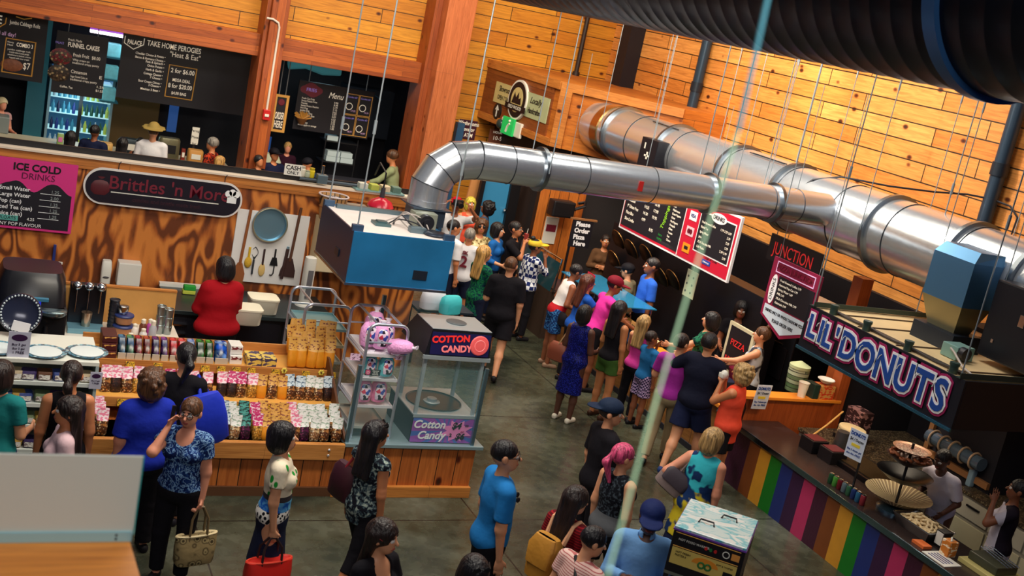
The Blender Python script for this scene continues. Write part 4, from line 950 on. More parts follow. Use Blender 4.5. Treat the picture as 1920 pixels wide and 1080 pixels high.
def utensil(name, px, py, parts, label, rot=0):
    q = ony(px, py, WY-.04); t_ = thing(name, label, name.replace('_', ' '), (q.x, WY-.04, q.z), group=None); t_.rotation_euler = (0, rot, 0)
    for nm, mb, m_ in parts: mb.build(nm, m_, t_)
    return t_
def bar(z0, z1, r): return MB().tube([(0, 0, z0), (0, 0, z1)], r, 8)
utensil('wooden_paddle', 458, 455, [('handle', bar(-.3, .55, .02), WOODH), ('blade', MB().prism([(-.03, -.01, -.28), (-.085, -.01, -.42), (-.08, -.01, -.56), (.08, -.01, -.56), (.085, -.01, -.42), (.03, -.01, -.28)], (0, .02, 0)), WOODH)], 'tall wooden paddle leaning left of the utensil board', .05)
utensil('dish_brush', 466, 485, [('handle', bar(0, .16, .016), M('brush_yellow', (224, 180, 40), .5)), ('bristles', MB().ell((0, 0, -.05), (.05, .03, .075)), M('bristle_yellow', (214, 170, 50), .8, bump=.6))], 'yellow dish brush hanging on the utensil board')
mb = MB()
for k in range(6):
    a = pi*k/6; mb.tube([(.0, 0, .0)]+[(.045*sin(pi*j/6)*cos(a), .045*sin(pi*j/6)*sin(a), .02+.16*j/6) for j in range(1, 7)], .004, 5)
utensil('whisk', 476, 487, [('handle', bar(-.2, .0, .014), M('whisk_grey', (90, 96, 104), .35, .7)), ('wires', mb, M('whisk_wire', (90, 96, 104), .3, .9))], 'wire whisk hanging beside the yellow brush')
utensil('wooden_spoon', 493, 490, [('handle', bar(-.05, .17, .014), DKW), ('bowl', MB().ell((0, 0, -.12), (.045, .015, .09)), WOODL)], 'pale wooden spoon with a dark handle')
utensil('black_spatula', 514, 490, [('handle', bar(.04, .17, .012), BLACK), ('blade', MB().prism([(-.03, 0, .05), (-.055, 0, -.06), (.055, 0, -.06), (.03, 0, .05)], (0, .01, 0)), BLACK), ('hook', MB().tube([(.01, 0, -.06), (.01, 0, -.17), (-.01, 0, -.2), (-.035, 0, -.19)], .008, 6), BLACK)], 'black slotted spatula on the utensil board')
utensil('rolling_stick', 534, 493, [('stick', bar(-.22, .2, .024), DKW), ('end_cap', MB().cyl((0, 0, .2), (0, 0, .23), .018), STE)], 'dark wooden stick leaning at the utensil board', .06)
utensil('wooden_paddle', 552, 450, [('handle', bar(-.3, .45, .02), M('paddle_brown', (92, 54, 36), .5)), ('blade', MB().prism([(-.03, -.01, -.26), (-.1, -.01, -.42), (-.11, -.01, -.52), (.1, -.01, -.52), (.095, -.01, -.42), (.03, -.01, -.26)], (0, .02, 0)), DKW)], 'tall dark paddle at the right of the utensil board', .05)
# wall cupboard, bucket, scale, red lamp on the ledge side
wc = thing('wall_cupboard', 'cream wall cupboard half hidden by the blue hood', 'cupboard', (4.35, WY, 1.4)); MB().box((0, -.3, 0), (.9, 0, .72), bev=.006).build('carcass', M('cup_cream', (226, 206, 160), .5), wc); MB().box((.01, -.315, .01), (.44, -.3, .71), bev=.004).build('cupboard_door', M('cup_cream2', (222, 204, 168), .5), wc); MB().box((.46, -.315, .01), (.89, -.3, .71), bev=.004).build('cupboard_door', M('cup_cream2', (222, 204, 168), .5), wc)
q = ony(622, 400, 14.75); bk = thing('wooden_bucket', 'slatted wooden basket on top of the cream cupboard', 'basket', (q.x, 14.78, 2.12))
MB().lathe([(.15, 0), (.19, .3), (.2, .33), (.185, .33), (.17, .28), (.14, .02)], seg=28).build('slats', planks('bucket_slats', 'zxy', .06, 2, (206, 160, 104), (186, 138, 84), knots=False), bk); MB().torus((0, 0, .33), .195, .012, seg=28, rs=6).build('rim', M('bucket_rim', (206, 190, 190), .5), bk); MB().torus((0, 0, .17), .172, .008, seg=28, rs=6).build('hoop', WOODH, bk)
MB().lathe([(.18, .27), (.14, .3), (.06, .31)], seg=20).build('foil_lining', crumbs('foil', (60, 70, 90), (120, 130, 150), (210, 214, 226), 22, .2), bk)
q = ony(668, 392, 14.75); sc_ = thing('kitchen_scale', 'round dial kitchen scale beside the wooden basket', 'scale', (q.x, 14.75, 2.12)); MB().box((-.11, -.06, 0), (.11, .1, .2), bev=.015).build('body', M('scale_teal', (70, 96, 110), .4), sc_); MB().lathe([(.1, 0), (.105, .02), (.02, .022)], (0, -.06, .12), 28, mat=mx_).build('dial', WHITEP, sc_); MB().box((-.004, -.09, .12), (.004, -.084, .2)).build('needle', BLACK, sc_); MB().box((-.14, -.1, .22), (.14, .12, .24), bev=.006).build('pan', M('scale_pan', (190, 190, 180), .3, .6), sc_); MB().cyl((0, 0, .19), (0, 0, .23), .03).build('stem', STE, sc_)
q = ony(714, 382, 14.6); rl = thing('heat_lamp', 'red dome heat lamp hanging from an arm', 'lamp', (q.x, 14.6, q.z)); MB().lathe([(.17, -.06), (.18, -.03), (.14, .04), (.05, .085), (.03, .09)], seg=28).build('shade', M('lamp_red', (190, 20, 50), .25), rl); MB().cyl((0, 0, .08), (0, 0, .22), .035, .03, 14).build('socket', M('socket_grey', (80, 80, 86), .4, .5), rl, True); MB().tube([(0, 0, .2), (0, 0, .42), (.0, .3, .5), (0, .45, .3)], .012, 8).build('arm', BLACK, rl)
# --- signs on the plywood wall
def stadium(w_, h_, r=None): return rrect(w_, h_, r or h_/2-.001, 12)
a = ony(155, 345, WY); b = ony(453, 368, WY)
W_ = b.x-a.x; H_ = .46
bs = plate('shop_sign', 'long dark rounded sign with white border and maroon lettering', 'sign', (a.x, WY-.05, 1.955), (1, 0, .0), (0, 0, 1))
MB().prism(stadium(W_, H_), (0, 0, .03)).build('white_border', M('border_white', (226, 220, 216), .4), bs); o = MB().prism(stadium(W_-.05, H_-.05), (0, 0, .008)).build('dark_panel', M('sign_plum_black', (26, 22, 34), .35), bs); o.location = (.025, .025, .03)
MAR = M('letter_maroon', (104, 24, 40), .45, emit=.15)
text("Brittles 'n More", .235, bs, W_*.53, H_*.62, MAR, bold=.002, z=.04, sx=1.0); MB().box((.33, .165, .038), (W_-.3, .177, .042)).build('white_rule', WHITEP, bs); text('candies and brittle made fresh', .07, bs, W_*.52, .1, M('letter_maroon_dim', (60, 20, 34), .5), z=.04)
MB().lathe([(.09, 0), (.13, .05), (.13, .12), (.1, .17), (.06, .19), (.08, .23)], (.2, .12, .025), 20, (1, .2), mat=Matrix.Rotation(radians(-90), 4, 'X')).build('jar_emblem', M('jar_maroon', (84, 22, 32), .5), bs)
mb = MB().box((W_-.2, .2, .038), (W_-.08, .29, .046), bev=.003)
for dx, dy in ((-.19, .32), (-.14, .34), (-.09, .32)): mb.cyl((W_+dx, dy, .038), (W_+dx, dy, .046), .045, seg=16)
mb.build('chef_hat_emblem', LWh, bs)
for x in (W_*.2, W_*.87): MB().tube([(x, H_-.02, .015), (x, H_+.06, .015), (x+.02, H_+.1, .015)], .006, 6).build('hanging_hook', SEAM, bs)
# menu board at the left edge
a = ony(147, 308, WY); mw, mh = 2.4, .87
ms = plate('drinks_menu', 'pink and black drinks menu board at the left edge', 'menu board', (a.x-mw, WY-.04, 1.53), (1, 0, 0), (0, 0, 1))
MPK, MBK = M('menu_pink', (214, 50, 130), .45), M('menu_black', (26, 24, 34), .45)
MB().prism(rrect(mw, mh, .01), (0, 0, .02)).build('pink_board', MPK, ms)
def drip(x0, x1, ytop, amp, seed):
    pts = [(x0, .03, .02)]; n = 24
    up = []
    for k in range(n+1):
        f_ = k/n; up.append((x0+(x1-x0)*f_, ytop-amp*(.5+.5*sin(f_*13+seed))*(.4+.6*abs(sin(f_*5+seed*2))), .02))
    return [(x0, .03, .02), (x1, .03, .02)]+list(reversed(up))
MB().prism(drip(mw-.9, mw-.04, .6, .13, 1.3), (0, 0, .004)).build('black_panel', MBK, ms); MB().prism(drip(.03, mw-.93, .56, .1, .4), (0, 0, .004)).build('black_panel', MBK, ms)
MB().box((mw-.92, .02, .02), (mw-.91, mh-.02, .027)).build('white_divider', LWh, ms)
x0 = mw-.86
text('ICE COLD', .12, ms, mw-.46, .77, BLACK, bold=.004, z=.024); text('DRINKS', .11, ms, mw-.44, .665, M('letter_wine', (90, 14, 60), .5), z=.024)
for k, (s, pr) in enumerate((('Small Water', '1.25'), ('Large Water', '2.00'), ('Pop (can)', '1.25'), ('Iced Tea (can)', '1.25'), ('Juice (can)', '1.25'))):
    y = .5-.078*k; text(s, .068, ms, x0, y, LWh, 'LEFT', z=.028, bold=.001); text(pr, .055, ms, x0+.58, y, M('letter_grey', (150, 160, 160), .5), 'LEFT', z=.028); MB().box((x0+.46, y-.032, .024), (x0+.7, y-.027, .028)).build('price_line', LWh, ms)
MB().box((x0, .1, .024), (x0+.24, .165, .027)).build('float_box', M('menu_teal', (90, 170, 160), .5), ms); text('FLOATS', .055, ms, x0+.12, .133, MBK, z=.03); text('4.25', .05, ms, x0+.34, .133, LWh, 'LEFT', z=.028); text('ANY POP FLAVOUR', .058, ms, x0, .06, LWh, 'LEFT', z=.028)
text('Milkshakes', .15, ms, mw-1.32, .78, LWh, bold=.006, z=.024); text('Vanilla, Chocolate', .06, ms, mw-1.3, .685, BLACK, z=.024); text('Flavour Burst', .06, ms, mw-1.3, .62, BLACK, z=.024)
text('Regular', .07, ms, mw-1.6, .46, M('letter_mint', (140, 210, 190), .5), z=.028, bold=.002); text('Large', .08, ms, mw-1.13, .46, M('letter_mint', (140, 210, 190), .5), z=.028, bold=.002); text('4.95', .055, ms, mw-1.13, .39, LWh, z=.028); text('4.25', .055, ms, mw-1.25, .27, LWh, z=.028); text('6.75', .055, ms, mw-1.3, .07, LWh, z=.028)
MB().tube([(mw-.93, .5, .025), (mw-.94, .36, .025), (mw-.98, .34, .025), (mw-2.3, .34, .025)], .005, 5).build('white_frame', LWh, ms); MB().tube([(mw-.97, .02, .025), (mw-.97, .14, .025), (mw-1.0, .16, .025), (mw-2.3, .16, .025)], .005, 5).build('white_frame', LWh, ms)
# ================================================================ perogy and fries stalls behind the posts
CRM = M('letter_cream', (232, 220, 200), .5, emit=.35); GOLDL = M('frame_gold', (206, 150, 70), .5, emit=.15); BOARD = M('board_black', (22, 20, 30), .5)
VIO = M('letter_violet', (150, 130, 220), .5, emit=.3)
def board(name, label, px0, py0, px1, py1, Y, mat=BOARD, cat='menu board', z1=None, thick=.04):
    """a board facing the hall, from its lower left pixel to its upper right pixel"""
    a = ony(px0, py0, Y); b = ony(px1, py1, Y); h_ = (z1 or b.z)-a.z; w_ = b.x-a.x
    s_ = plate(name, label, cat, (a.x, Y, a.z), (1, 0, 0), (0, 0, 1))
    MB().box((0, 0, -thick), (w_, h_, 0)).build('panel', mat, s_)
    if cat == 'menu board':
        for x in (.2, w_-.2): MB().cyl((x, h_, -.02), (x, 4.36-a.z, -.02), .01, seg=6).build('hanging_rod', RODM, s_)
    return s_, w_, h_
def frame(s_, x0, y0, x1, y1, t_, mat, z=.008, name='frame'):
    MB().box((x0, y0, 0), (x1, y0+t_, z)).box((x0, y1-t_, 0), (x1, y1, z)).box((x0, y0+t_, 0), (x0+t_, y1-t_, z)).box((x1-t_, y0+t_, 0), (x1, y1-t_, z)).build(name, mat, s_)
SY = 24.2
def tp(s_, msg, x0, x1, y_, size, mat, **k):
    """lettering on a board, spanning pixel columns x0..x1 at pixel row y_"""
    a_, b_ = ony(x0, y_, SY), ony(x1, y_, SY); o_ = s_.matrix_world.translation
    text(msg, size*.74, s_, (a_.x+b_.x)/2-o_.x, ony((x0+x1)/2, y_, SY).z-o_.z, mat, fit=b_.x-a_.x, **k)

b1, w_, h_ = board('menu_board', 'black menu board with a gold framed COMBO 3 panel at the left edge', -330, 95, 78, 160, SY, z1=3.6)
tp(b1, 'PALACE', -70, 4, 32, .3, CRM, bold=.004); tp(b1, 'Jumbo Cabbage Rolls', 18, 76, 46, .14, CRM); tp(b1, 'served all day!', -25, 30, 62, .14, M('letter_pinkish', (226, 180, 220), .5, emit=.3))
o_ = b1.matrix_world.translation
def px1(x, y_): q = ony(x, y_, SY)-o_; return (q.x, q.z, .01)
MB().tube([px1(12, 33), px1(10, 44), px1(0, 50), px1(-30, 47), px1(-60, 32)], .012, 5).build('crest_line', GOLDL, b1); MB().tube([px1(30, 31), px1(45, 36), px1(60, 34)], .01, 5).build('swash_line', GOLDL, b1)
for k in range(2):
    d = -80*k; MB().tube([px1(12+d, 71-12*k), px1(67+d, 80-12*k), px1(59+d, 143-12*k), px1(3+d, 134-12*k)], .016, 4, True).build('gold_frame', GOLDL, b1)
    tp(b1, ('COMBO 3', 'COMBO 2')[k], 31+d, 62+d, 86-12*k, .14, CRM, bold=.002); tp(b1, 'Hearty', 14+d, 26+d, 79-12*k, .06, CRM); tp(b1, 'Meal', 14+d, 24+d, 84-12*k, .06, CRM)
    for q, s in enumerate(('jumbo cabbage roll,', '3 cheddar cheese & potato perogies', 'smothered in butter, onions', 'topped with sour cream')): tp(b1, s, 14+d+3*(q % 2), 58+d-3*(q % 2), 95+5*q-12*k, .06, CRM)
    q = px1(22+d, 122-12*k); MB().ell((q[0], q[1], 0), (.2, .12, .02)).build('dish_picture', M('dish_brown', (150, 90, 60), .5, var=.6, vscale=20), b1); tp(b1, ('$7', '$9')[k], 43+d, 56+d, 125-12*k, .24, CRM)
b2, w_, h_ = board('menu_board', 'black funnel cakes menu board hanging before the lit drinks fridge', 95, 172, 202, 92, SY, z1=3.17)
tp(b2, 'Fresh Made', 128, 154, 76, .09, CRM); tp(b2, 'FUNNEL CAKES', 127, 187, 88, .17, CRM, bold=.003); tp(b2, 'PALACE', 104, 120, 80, .08, VIO)
for k, (a, y0, c_) in enumerate((('Fresh Fruit', 105, 'Whip cream on'), ('Cinnamon', 136, 'Sugar Funnel Cake on'))):
    tp(b2, a, 137-4*k, 167-4*k, y0, .13, CRM); tp(b2, c_, 136-4*k, 168-4*k, y0+9, .08, CRM); tp(b2, 'traditional crispy pastry', 135-4*k, 186-4*k, y0+16, .08, CRM)
    p_ = ony(114-4*k, y0+1, SY)-b2.matrix_world.translation; MB().lathe([(.2, 0), (.2, .01), (.1, .02), (.02, .02)], (p_.x, p_.z, 0), 24, (1, .8)).build('food_picture', crumbs('funnel_picture_%d' % k, ((150, 30, 40), (60, 44, 30))[k], (96, 70, 50), (206, 180, 130), 24), b2)
tp(b2, '$8.00', 172, 188, 110, .12, CRM); tp(b2, 'E', 186, 191, 146, .12, CRM); tp(b2, 'Coffee, Tea', 112, 136, 163, .08, CRM); tp(b2, '1.25', 181, 194, 164, .08, CRM); tp(b2, '$1.25', 179, 193, 171, .08, CRM)
b3, w_, h_ = board('menu_board', 'wide black take home perogies menu board with gold price frame', 217, 182, 480, 110, SY, z1=3.6)
o_ = b3.matrix_world.translation
def px3(x, y_): q = ony(x, y_, SY)-o_; return (q.x, q.z, .01)
tp(b3, 'TAKE HOME PEROGIES', 275, 378, 89, .2, CRM, bold=.002); tp(b3, 'PALACE', 239, 266, 80, .16, CRM, bold=.003)
MB().tube([px3(235, 67), px3(233, 80), px3(250, 92), px3(269, 84), px3(271, 72)], .01, 5).build('crest_line', CRM, b3)
for q, (s, x0, x1) in enumerate((('Cheddar Cheese & Potato \u2022', 254, 311), ('Bacon & Romano Cheese \u2022', 253, 310), ('Feta & Spinach \u2022', 273, 309), ('Onion Potato \u2022', 276, 308), ('Herb & Garlic \u2022', 273, 307), ('Cottage Cheese \u2022', 269, 305), ('7 Cheese \u2022', 281, 304), ('Sour Cream Chives \u2022', 259, 303), ('3 Cheese \u2022', 278, 301), ('Mexican 3 Bean \u2022', 263, 300))): tp(b3, s, x0, x1, 103.5+7.2*q, .085, CRM, bold=.001)
tp(b3, '"Heat & Eat"', 318, 376, 106, .2, CRM)
MB().tube([px3(318, 121), px3(369, 130), px3(359, 188), px3(309, 180)], .014, 4, True).build('gold_frame', GOLDL, b3)
for s, x0, x1, y0, sz in (('2 for $6.00', 320, 365, 135, .17), ('MEGA DEAL', 323, 357, 152, .12), ('8 for $20.00', 315, 360, 163, .17), ('$4.00 BAG', 321, 349, 176, .11)): tp(b3, s, x0, x1, y0, sz, CRM, bold=.001)
# drinks fridge
a = ony(92, 270, 25.5); fr = thing('drinks_fridge', 'tall lit fridge with two glass doors of drinks', 'fridge', (1.46, 25.4, 0))
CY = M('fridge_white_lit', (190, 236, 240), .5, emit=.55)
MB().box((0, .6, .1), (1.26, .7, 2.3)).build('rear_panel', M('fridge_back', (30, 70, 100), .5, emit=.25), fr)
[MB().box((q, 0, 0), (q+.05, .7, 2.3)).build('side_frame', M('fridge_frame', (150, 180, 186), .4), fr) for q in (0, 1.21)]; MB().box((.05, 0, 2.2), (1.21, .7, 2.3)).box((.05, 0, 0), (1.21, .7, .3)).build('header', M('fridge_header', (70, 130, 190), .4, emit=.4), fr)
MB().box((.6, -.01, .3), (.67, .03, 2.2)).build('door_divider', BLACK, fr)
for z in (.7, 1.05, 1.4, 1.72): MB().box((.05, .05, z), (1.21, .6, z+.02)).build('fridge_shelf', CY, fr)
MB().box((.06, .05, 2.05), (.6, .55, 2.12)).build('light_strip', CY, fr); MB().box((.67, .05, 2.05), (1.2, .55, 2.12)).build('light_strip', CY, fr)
point('fridge_light', (2.0, 25.2, 1.7), 12, (.6, .9, 1.0), .3)
random.seed(5)
BOT = [M('bottle_%d' % k, c_, .25, emit=.12) for k, c_ in enumerate(((40, 60, 130), (190, 210, 90), (60, 140, 170), (170, 190, 200), (40, 90, 70), (30, 40, 80)))]
_bt = {}
nb = 0
for si, z in enumerate((.72, 1.07, 1.42, 1.74)):
    for i in range(11):
        x = .12+.1*i+(0.05 if i > 4 else 0)
        k = random.choice((0, 2, 3, 5)) if i < 5 else random.choice((1, 4, 1, 3))
        nb += 1
        if k not in _bt:
            t_ = thing('drink_bottle', 'x', 'bottle'); MB().lathe([(.033, 0), (.035, .14), (.014, .2), (.014, .23)], seg=10).build('bottle', BOT[k], t_); _bt[k] = t_; o = t_
        else: o = copyt(_bt[k])
        o['label'] = 'drink bottle, %s from the left on the %s shelf of the lit fridge' % (ORD[i], ('lowest', 'second', 'third', 'top')[si]); o['group'] = 'bottles in the drinks fridge'; o.location = (1.46+x, 25.5, z)
# fluorescent lamp, shelves of goods behind
a = ony(170, 56, 25.0); b = ony(232, 68, 25.0)
t_ = thing('strip_light', 'white and magenta fluorescent strip light above the fridge', 'light', (a.x, 25.0, a.z-.05))
MB().box((0, 0, 0), (b.x-a.x, .12, .06)).build('tube', M('tube_lit', (255, 226, 255), .5, emit=6), t_); MB().cyl((.3, .06, .1), (.3, .06, 4.36-a.z), .01, seg=6).build('hanging_rod', RODM, t_); MB().box((0, 0, .06), (b.x-a.x, .12, .1)).build('housing', M('housing_violet', (180, 90, 220), .5, emit=.8), t_)
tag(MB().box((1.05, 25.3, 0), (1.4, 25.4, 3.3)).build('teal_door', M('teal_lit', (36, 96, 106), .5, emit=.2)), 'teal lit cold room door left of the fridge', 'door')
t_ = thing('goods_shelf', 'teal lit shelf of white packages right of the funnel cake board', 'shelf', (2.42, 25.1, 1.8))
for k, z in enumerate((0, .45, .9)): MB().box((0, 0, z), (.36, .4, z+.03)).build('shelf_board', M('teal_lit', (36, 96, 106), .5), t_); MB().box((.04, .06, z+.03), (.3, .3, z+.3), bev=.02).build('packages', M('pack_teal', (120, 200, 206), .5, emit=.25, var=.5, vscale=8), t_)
# counters
def counter(name, label, x0, x1, y, z, mat, top):
    t_ = thing(name, label, 'counter', (x0, y, 0)); MB().box((0, .03, 0), (x1-x0, .7, z-.04)).build('front', mat, t_); MB().box((-.02, 0, z-.04), (x1-x0+.02, .72, z), bev=.004).build('worktop', top, t_); return t_
counter('stall_counter', 'dim serving counter of the perogy stall', -1.5, 4.85, 23.45, 1.08, M('counter_olive', (92, 88, 64), .5), M('top_cream', (196, 186, 160), .4))
counter('stall_counter', 'dark serving counter of the fries stall', 5.55, 8.2, 23.45, 1.08, M('counter_black', (30, 26, 34), .5), M('top_dark', (60, 60, 70), .3))
t_ = tag(MB().box((2.7, 26.1, 0), (3.75, 26.2, 1.95)).build('tan_screen', M('tan_olive', (120, 90, 44), .6)), 'dull tan screen panel behind the perogy counter', 'panel')
def oncounter(name, px, w_, h_, mat, label, cat, d=.25, z=1.08, Y=23.6, top=None):
    x = ony(px, 260, Y).x; t_ = thing(name, label, cat, (x, Y, z)); loft(MB(), [(0, w_*.46, d*.46, 0), (h_*.1, w_*.5, d*.5, 0), (h_*.9, w_*.5, d*.48, 0), (h_, w_*.46, d*.44, 0)], 16, 5).build('body', mat, t_)
    MB().box((-w_*.3, -d*.5-.006, h_*.3), (w_*.3, -d*.5+.004, h_*.7)).build('front_label', top or WHITEP, t_); return t_
oncounter('warmer', 318, .42, .42, M('warmer_steel', (120, 116, 90), .35, .6), 'steel food warmer behind the man in the sun hat', 'warmer', top=BLACK)
oncounter('warmer', 250, .5, .3, M('warmer_dark', (50, 60, 66), .4, .5), 'dark countertop grill left of the man in the sun hat', 'warmer')
oncounter('bun_tray', 195, .35, .16, M('bun_tan', (206, 160, 90), .6, var=.3, vscale=14), 'tray of golden buns by the man in navy', 'bun tray', top=M('bun_label', (230, 200, 120), .5))
oncounter('jar', 113, .12, .22, M('jar_green', (150, 180, 110), .4), 'jar with coloured wrappers at the left of the perogy counter', 'jar', .12, top=M('wrap_pink', (220, 120, 180), .5))
oncounter('sauce_bottle', 328, .08, .26, M('sauce_dark', (70, 30, 30), .35), 'dark sauce bottle right of the sun hat', 'bottle', .08)
oncounter('sauce_bottle', 347, .08, .24, M('sauce_red', (120, 40, 30), .35), 'red brown sauce bottle under the white paper sign', 'bottle', .08)
oncounter('carton_box', 370, .3, .25, M('carton_tan', (196, 140, 70), .6), 'tan carton beside the grey haired person', 'box')
s_, w_, h_ = board('paper_sign', 'white paper price sign above the perogy counter', 357, 270, 375, 240, 23.7, WHITEP, 'sign', thick=.01); MB().box((w_/2-.02, 1.08-s_.location.z, -.02), (w_/2+.02, .05, -.01)).build('stand', BLACK, s_)
for k in range(3): text(('Perogy', 'Plate', '2 for 6')[k], .07, s_, w_/2, h_*.8-.13*k, BLACK)
tag(MB().box((3.98, 26.27, 1.2), (4.18, 26.3, 2.1)).build('blue_poster', M('poster_blue', (60, 110, 190), .5, emit=.25)), 'narrow blue lit poster behind the perogy stall', 'poster')
tag(MB().box((.3, 24.0, 1.08), (.75, 24.4, 1.4), bev=.02).build('display_box', M('disp_grey', (120, 130, 130), .4)), 'grey display box before the server in the white hat', 'box')
# fries stall
s_, w_, h_ = board('order_sign', 'ORDER HERE sign in a wooden frame on the post', 509, 243, 540, 182, 23.6, cat='sign'); frame(s_, -.03, -.03, w_+.03, h_+.03, .05, GOLDL, .02); [MB().cyl((x, h_, -.02), (x, 4.36-s_.location.z, -.02), .01, seg=6).build('hanging_rod', RODM, s_) for x in (.05, w_-.05)]; text('ORDER', .2, s_, w_/2, h_*.42, CRM, fit=w_*.8, bold=.003); text('HERE', .2, s_, w_/2, h_*.17, CRM, fit=w_*.75, bold=.003); MB().lathe([(.07, 0), (.06, .01), (.01, .012)], (w_/2, h_*.82, 0), 12).build('emblem', MAR, s_)
s_, w_, h_ = board('pickup_sign', 'PICK UP HERE sign beside the wide post', 773, 275, 815, 205, 23.3, cat='sign'); text('PICK UP', .2, s_, w_*.5, h_*.58, CRM, fit=w_*.85, bold=.003); text('HERE', .2, s_, w_*.42, h_*.26, CRM, fit=w_*.6, bold=.003)
s_, w_, h_ = board('menu_board', 'black fries menu board with columns of prices and combos', 548, 241, 702, 182, SY, z1=2.98)
MB().prism([(.28+.24*cos(2*pi*k/24), h_-.17+.13*sin(2*pi*k/24)*(1+.2*cos(k)), 0) for k in range(24)], (0, 0, .004)).build('oval_emblem', MAR, s_); text('FRIES', .1, s_, .28, h_-.17, VIO, z=.007); text('Menu', .18, s_, .82, h_-.22, CRM, shear=.3, sx=.8)
for q, (a, b) in enumerate((('Fresh Cut Fries', '3.98'), ('Sweet Potato Fries', '4.98'), ('Poutine', '5.79'), ('Sweet Potato Poutine', '7.12'), ('Hot Dog', '2.62'), ('Jumbo Dog', '3.97'), ('Foot Long Dog', '4.87'), ('Schnitzel on a Bun', '6.52'), ('Cheese', '1.25'), ('Gravy', '1.25'), ('Pop, Water', '1.50'), ('Bottle apple or orange', '1.82'))): dy = h_-.36-(h_-.42)/12*q; text(a, .055, s_, .1, dy, CRM, 'LEFT', sx=.8); text(b, .055, s_, w_-.86, dy, CRM, 'LEFT')
for k in range(4):
    x0, y0 = w_-.62+.3*(k % 2), .03+.45*(k//2); frame(s_, x0, y0, x0+.29, y0+.44, .012, GOLDL); text('Combo #%d' % (4-k), .05, s_, x0+.14, y0+.37, VIO); MB().torus((x0+.1, y0+.17, .006), .07, .008, seg=20, rs=5).build('plate_picture', CRM, s_); text(('18.51', '16.61', '17.52', '15.21')[k], .05, s_, x0+.2, y0+.08, M('letter_pinkish', (226, 180, 220), .5))
t_ = thing('fries_emblem', 'golden carton of fries emblem beside the ORDER HERE sign', 'emblem', ony(566, 224, SY-.1)); mb = MB()
random.seed(2)
for k in range(16): a = radians(20+140*k/15); mb.tube([(0, 0, 0), (.22*cos(a)*random.uniform(.7, 1), random.uniform(-.04, .04), .2*sin(a)*random.uniform(.7, 1))], .018, 5)
mb.build('fries', M('fries_gold', (196, 140, 60), .6), t_); MB().lathe([(.06, -.1), (.12, .02), (.1, .02)], seg=12).build('carton', M('carton_brown', (120, 74, 36), .6), t_)
t_ = thing('takeout_stack', 'stack of white takeout boxes behind the fries counter', 'box stack', (7.2, 24.3, 1.35))
sh2 = thing('wire_rack', 'black wire rack holding white takeout boxes', 'rack', (6.95, 24.2, 0))
for z in (.9, 1.35, 1.8): MB().box((0, 0, z-.02), (.75, .5, z)).build('rack_shelf', BLACK, sh2)
for x in (.02, .73): MB().cyl((x, .02, 0), (x, .02, 1.9), .015).build('upright', BLACK, sh2)
C.objects.unlink(t_); bpy.data.objects.remove(t_)
for k, (x, z, w2) in enumerate(((7.05, 1.355, .3), (7.37, 1.355, .28), (7.06, 1.47, .28), (7.36, 1.47, .26), (7.0, 1.805, .24), (7.3, .91, .35))):
    carton('takeout_box', (x, 24.25, z), (x+w2, 24.5, z+.11), M('takeout_white', (196, 214, 220), .5), 'white takeout box, %s on the black wire rack' % ('lower left of the middle shelf', 'lower right of the middle shelf', 'upper left of the middle shelf', 'upper right of the middle shelf', 'alone at the top', 'alone on the lowest shelf')[k], group='white takeout boxes')
tag(MB().box((5.85, 26.27, .7), (6.3, 26.3, 1.4)).build('blue_poster', M('poster_blue', (60, 110, 190), .5, emit=.25)), 'blue lit poster behind the fries cashier', 'poster')
tag(loft(MB(), [(0, .2, .15, 0), (.2, .22, .17, 0), (.35, .14, .1, 0)], 14, 3).build('white_bag', M('bag_whitish', (206, 216, 190), .6), loc=(5.75, 23.8, 1.08)), 'whitish bag by the ORDER HERE post', 'bag')
tag(MB().tube([(6.4, 26.18, 3.1), (6.8, 26.18, 3.18), (7.2, 26.18, 3.1), (7.6, 26.18, 3.15)], .12, 8).build('foil_duct', M('foil_teal', (110, 200, 206), .3, .6, emit=.12)), 'crinkled teal lit foil duct above the fries menu', 'duct')
t_ = thing('range_hood', 'dark teal kitchen hood at the back of the fries stall', 'hood', (7.7, 25.6, 1.4)); MB().box((0, 0, .4), (1.1, .7, 1.5), bev=.02).build('hood_body', DARK2, t_); MB().tube([(.1, -.02, 1.35), (.5, -.02, 1.42), (.8, -.02, 1.3)], .012, 6).build('pipe', M('pipe_teal', (60, 110, 130), .3, .7), t_)
point('stall_light', (3.0, 24.9, 3.0), 14, (.6, .9, 1.0), .3); point('stall_light', (6.8, 24.6, 3.1), 10, (.5, .85, 1.0), .3); area('stall_front_lamp', (4.2, 21.6, 3.4), (4.2, 23.6, 1.2), 5, .3, 16, (1, .85, .65))
# things along the partition ledge
def onledge(px, py=330): return ony(px, py, 15.05).x
x = onledge(546); s_ = plate('cash_card', 'white CASH card standing on the partition ledge', 'sign', (x-.11, 15.02, 2.6), (1, 0, 0), (0, .1, 1)); MB().box((0, 0, -.006), (.24, .15, 0)).build('card', WHITEP, s_); text('CASH', .08, s_, .12, .1, BLACK, bold=.002, z=.002); text('ONLY', .06, s_, .12, .035, BLACK, bold=.001, z=.002)
for k, (px, c_, h, nm) in enumerate(((566, (226, 220, 200), .14, 'white'), (584, (226, 200, 40), .13, 'yellow topped'), (576, (190, 196, 170), .09, 'pale green'))):
    t_ = thing('jar', nm+' jar on the ledge beside the CASH card', 'jar', (onledge(px), 15.06, 2.6)); MB().lathe([(.035, 0), (.042, .01), (.042, h*.7), (.03, h*.78)], seg=16).build('jar_body', M('jar_%d' % k, c_, .35), t_); MB().lathe([(.034, h*.78), (.034, h), (.01, h)], seg=14).build('lid', M('jar_lid_%d' % k, tuple(int(q*.8) for q in c_), .4), t_)
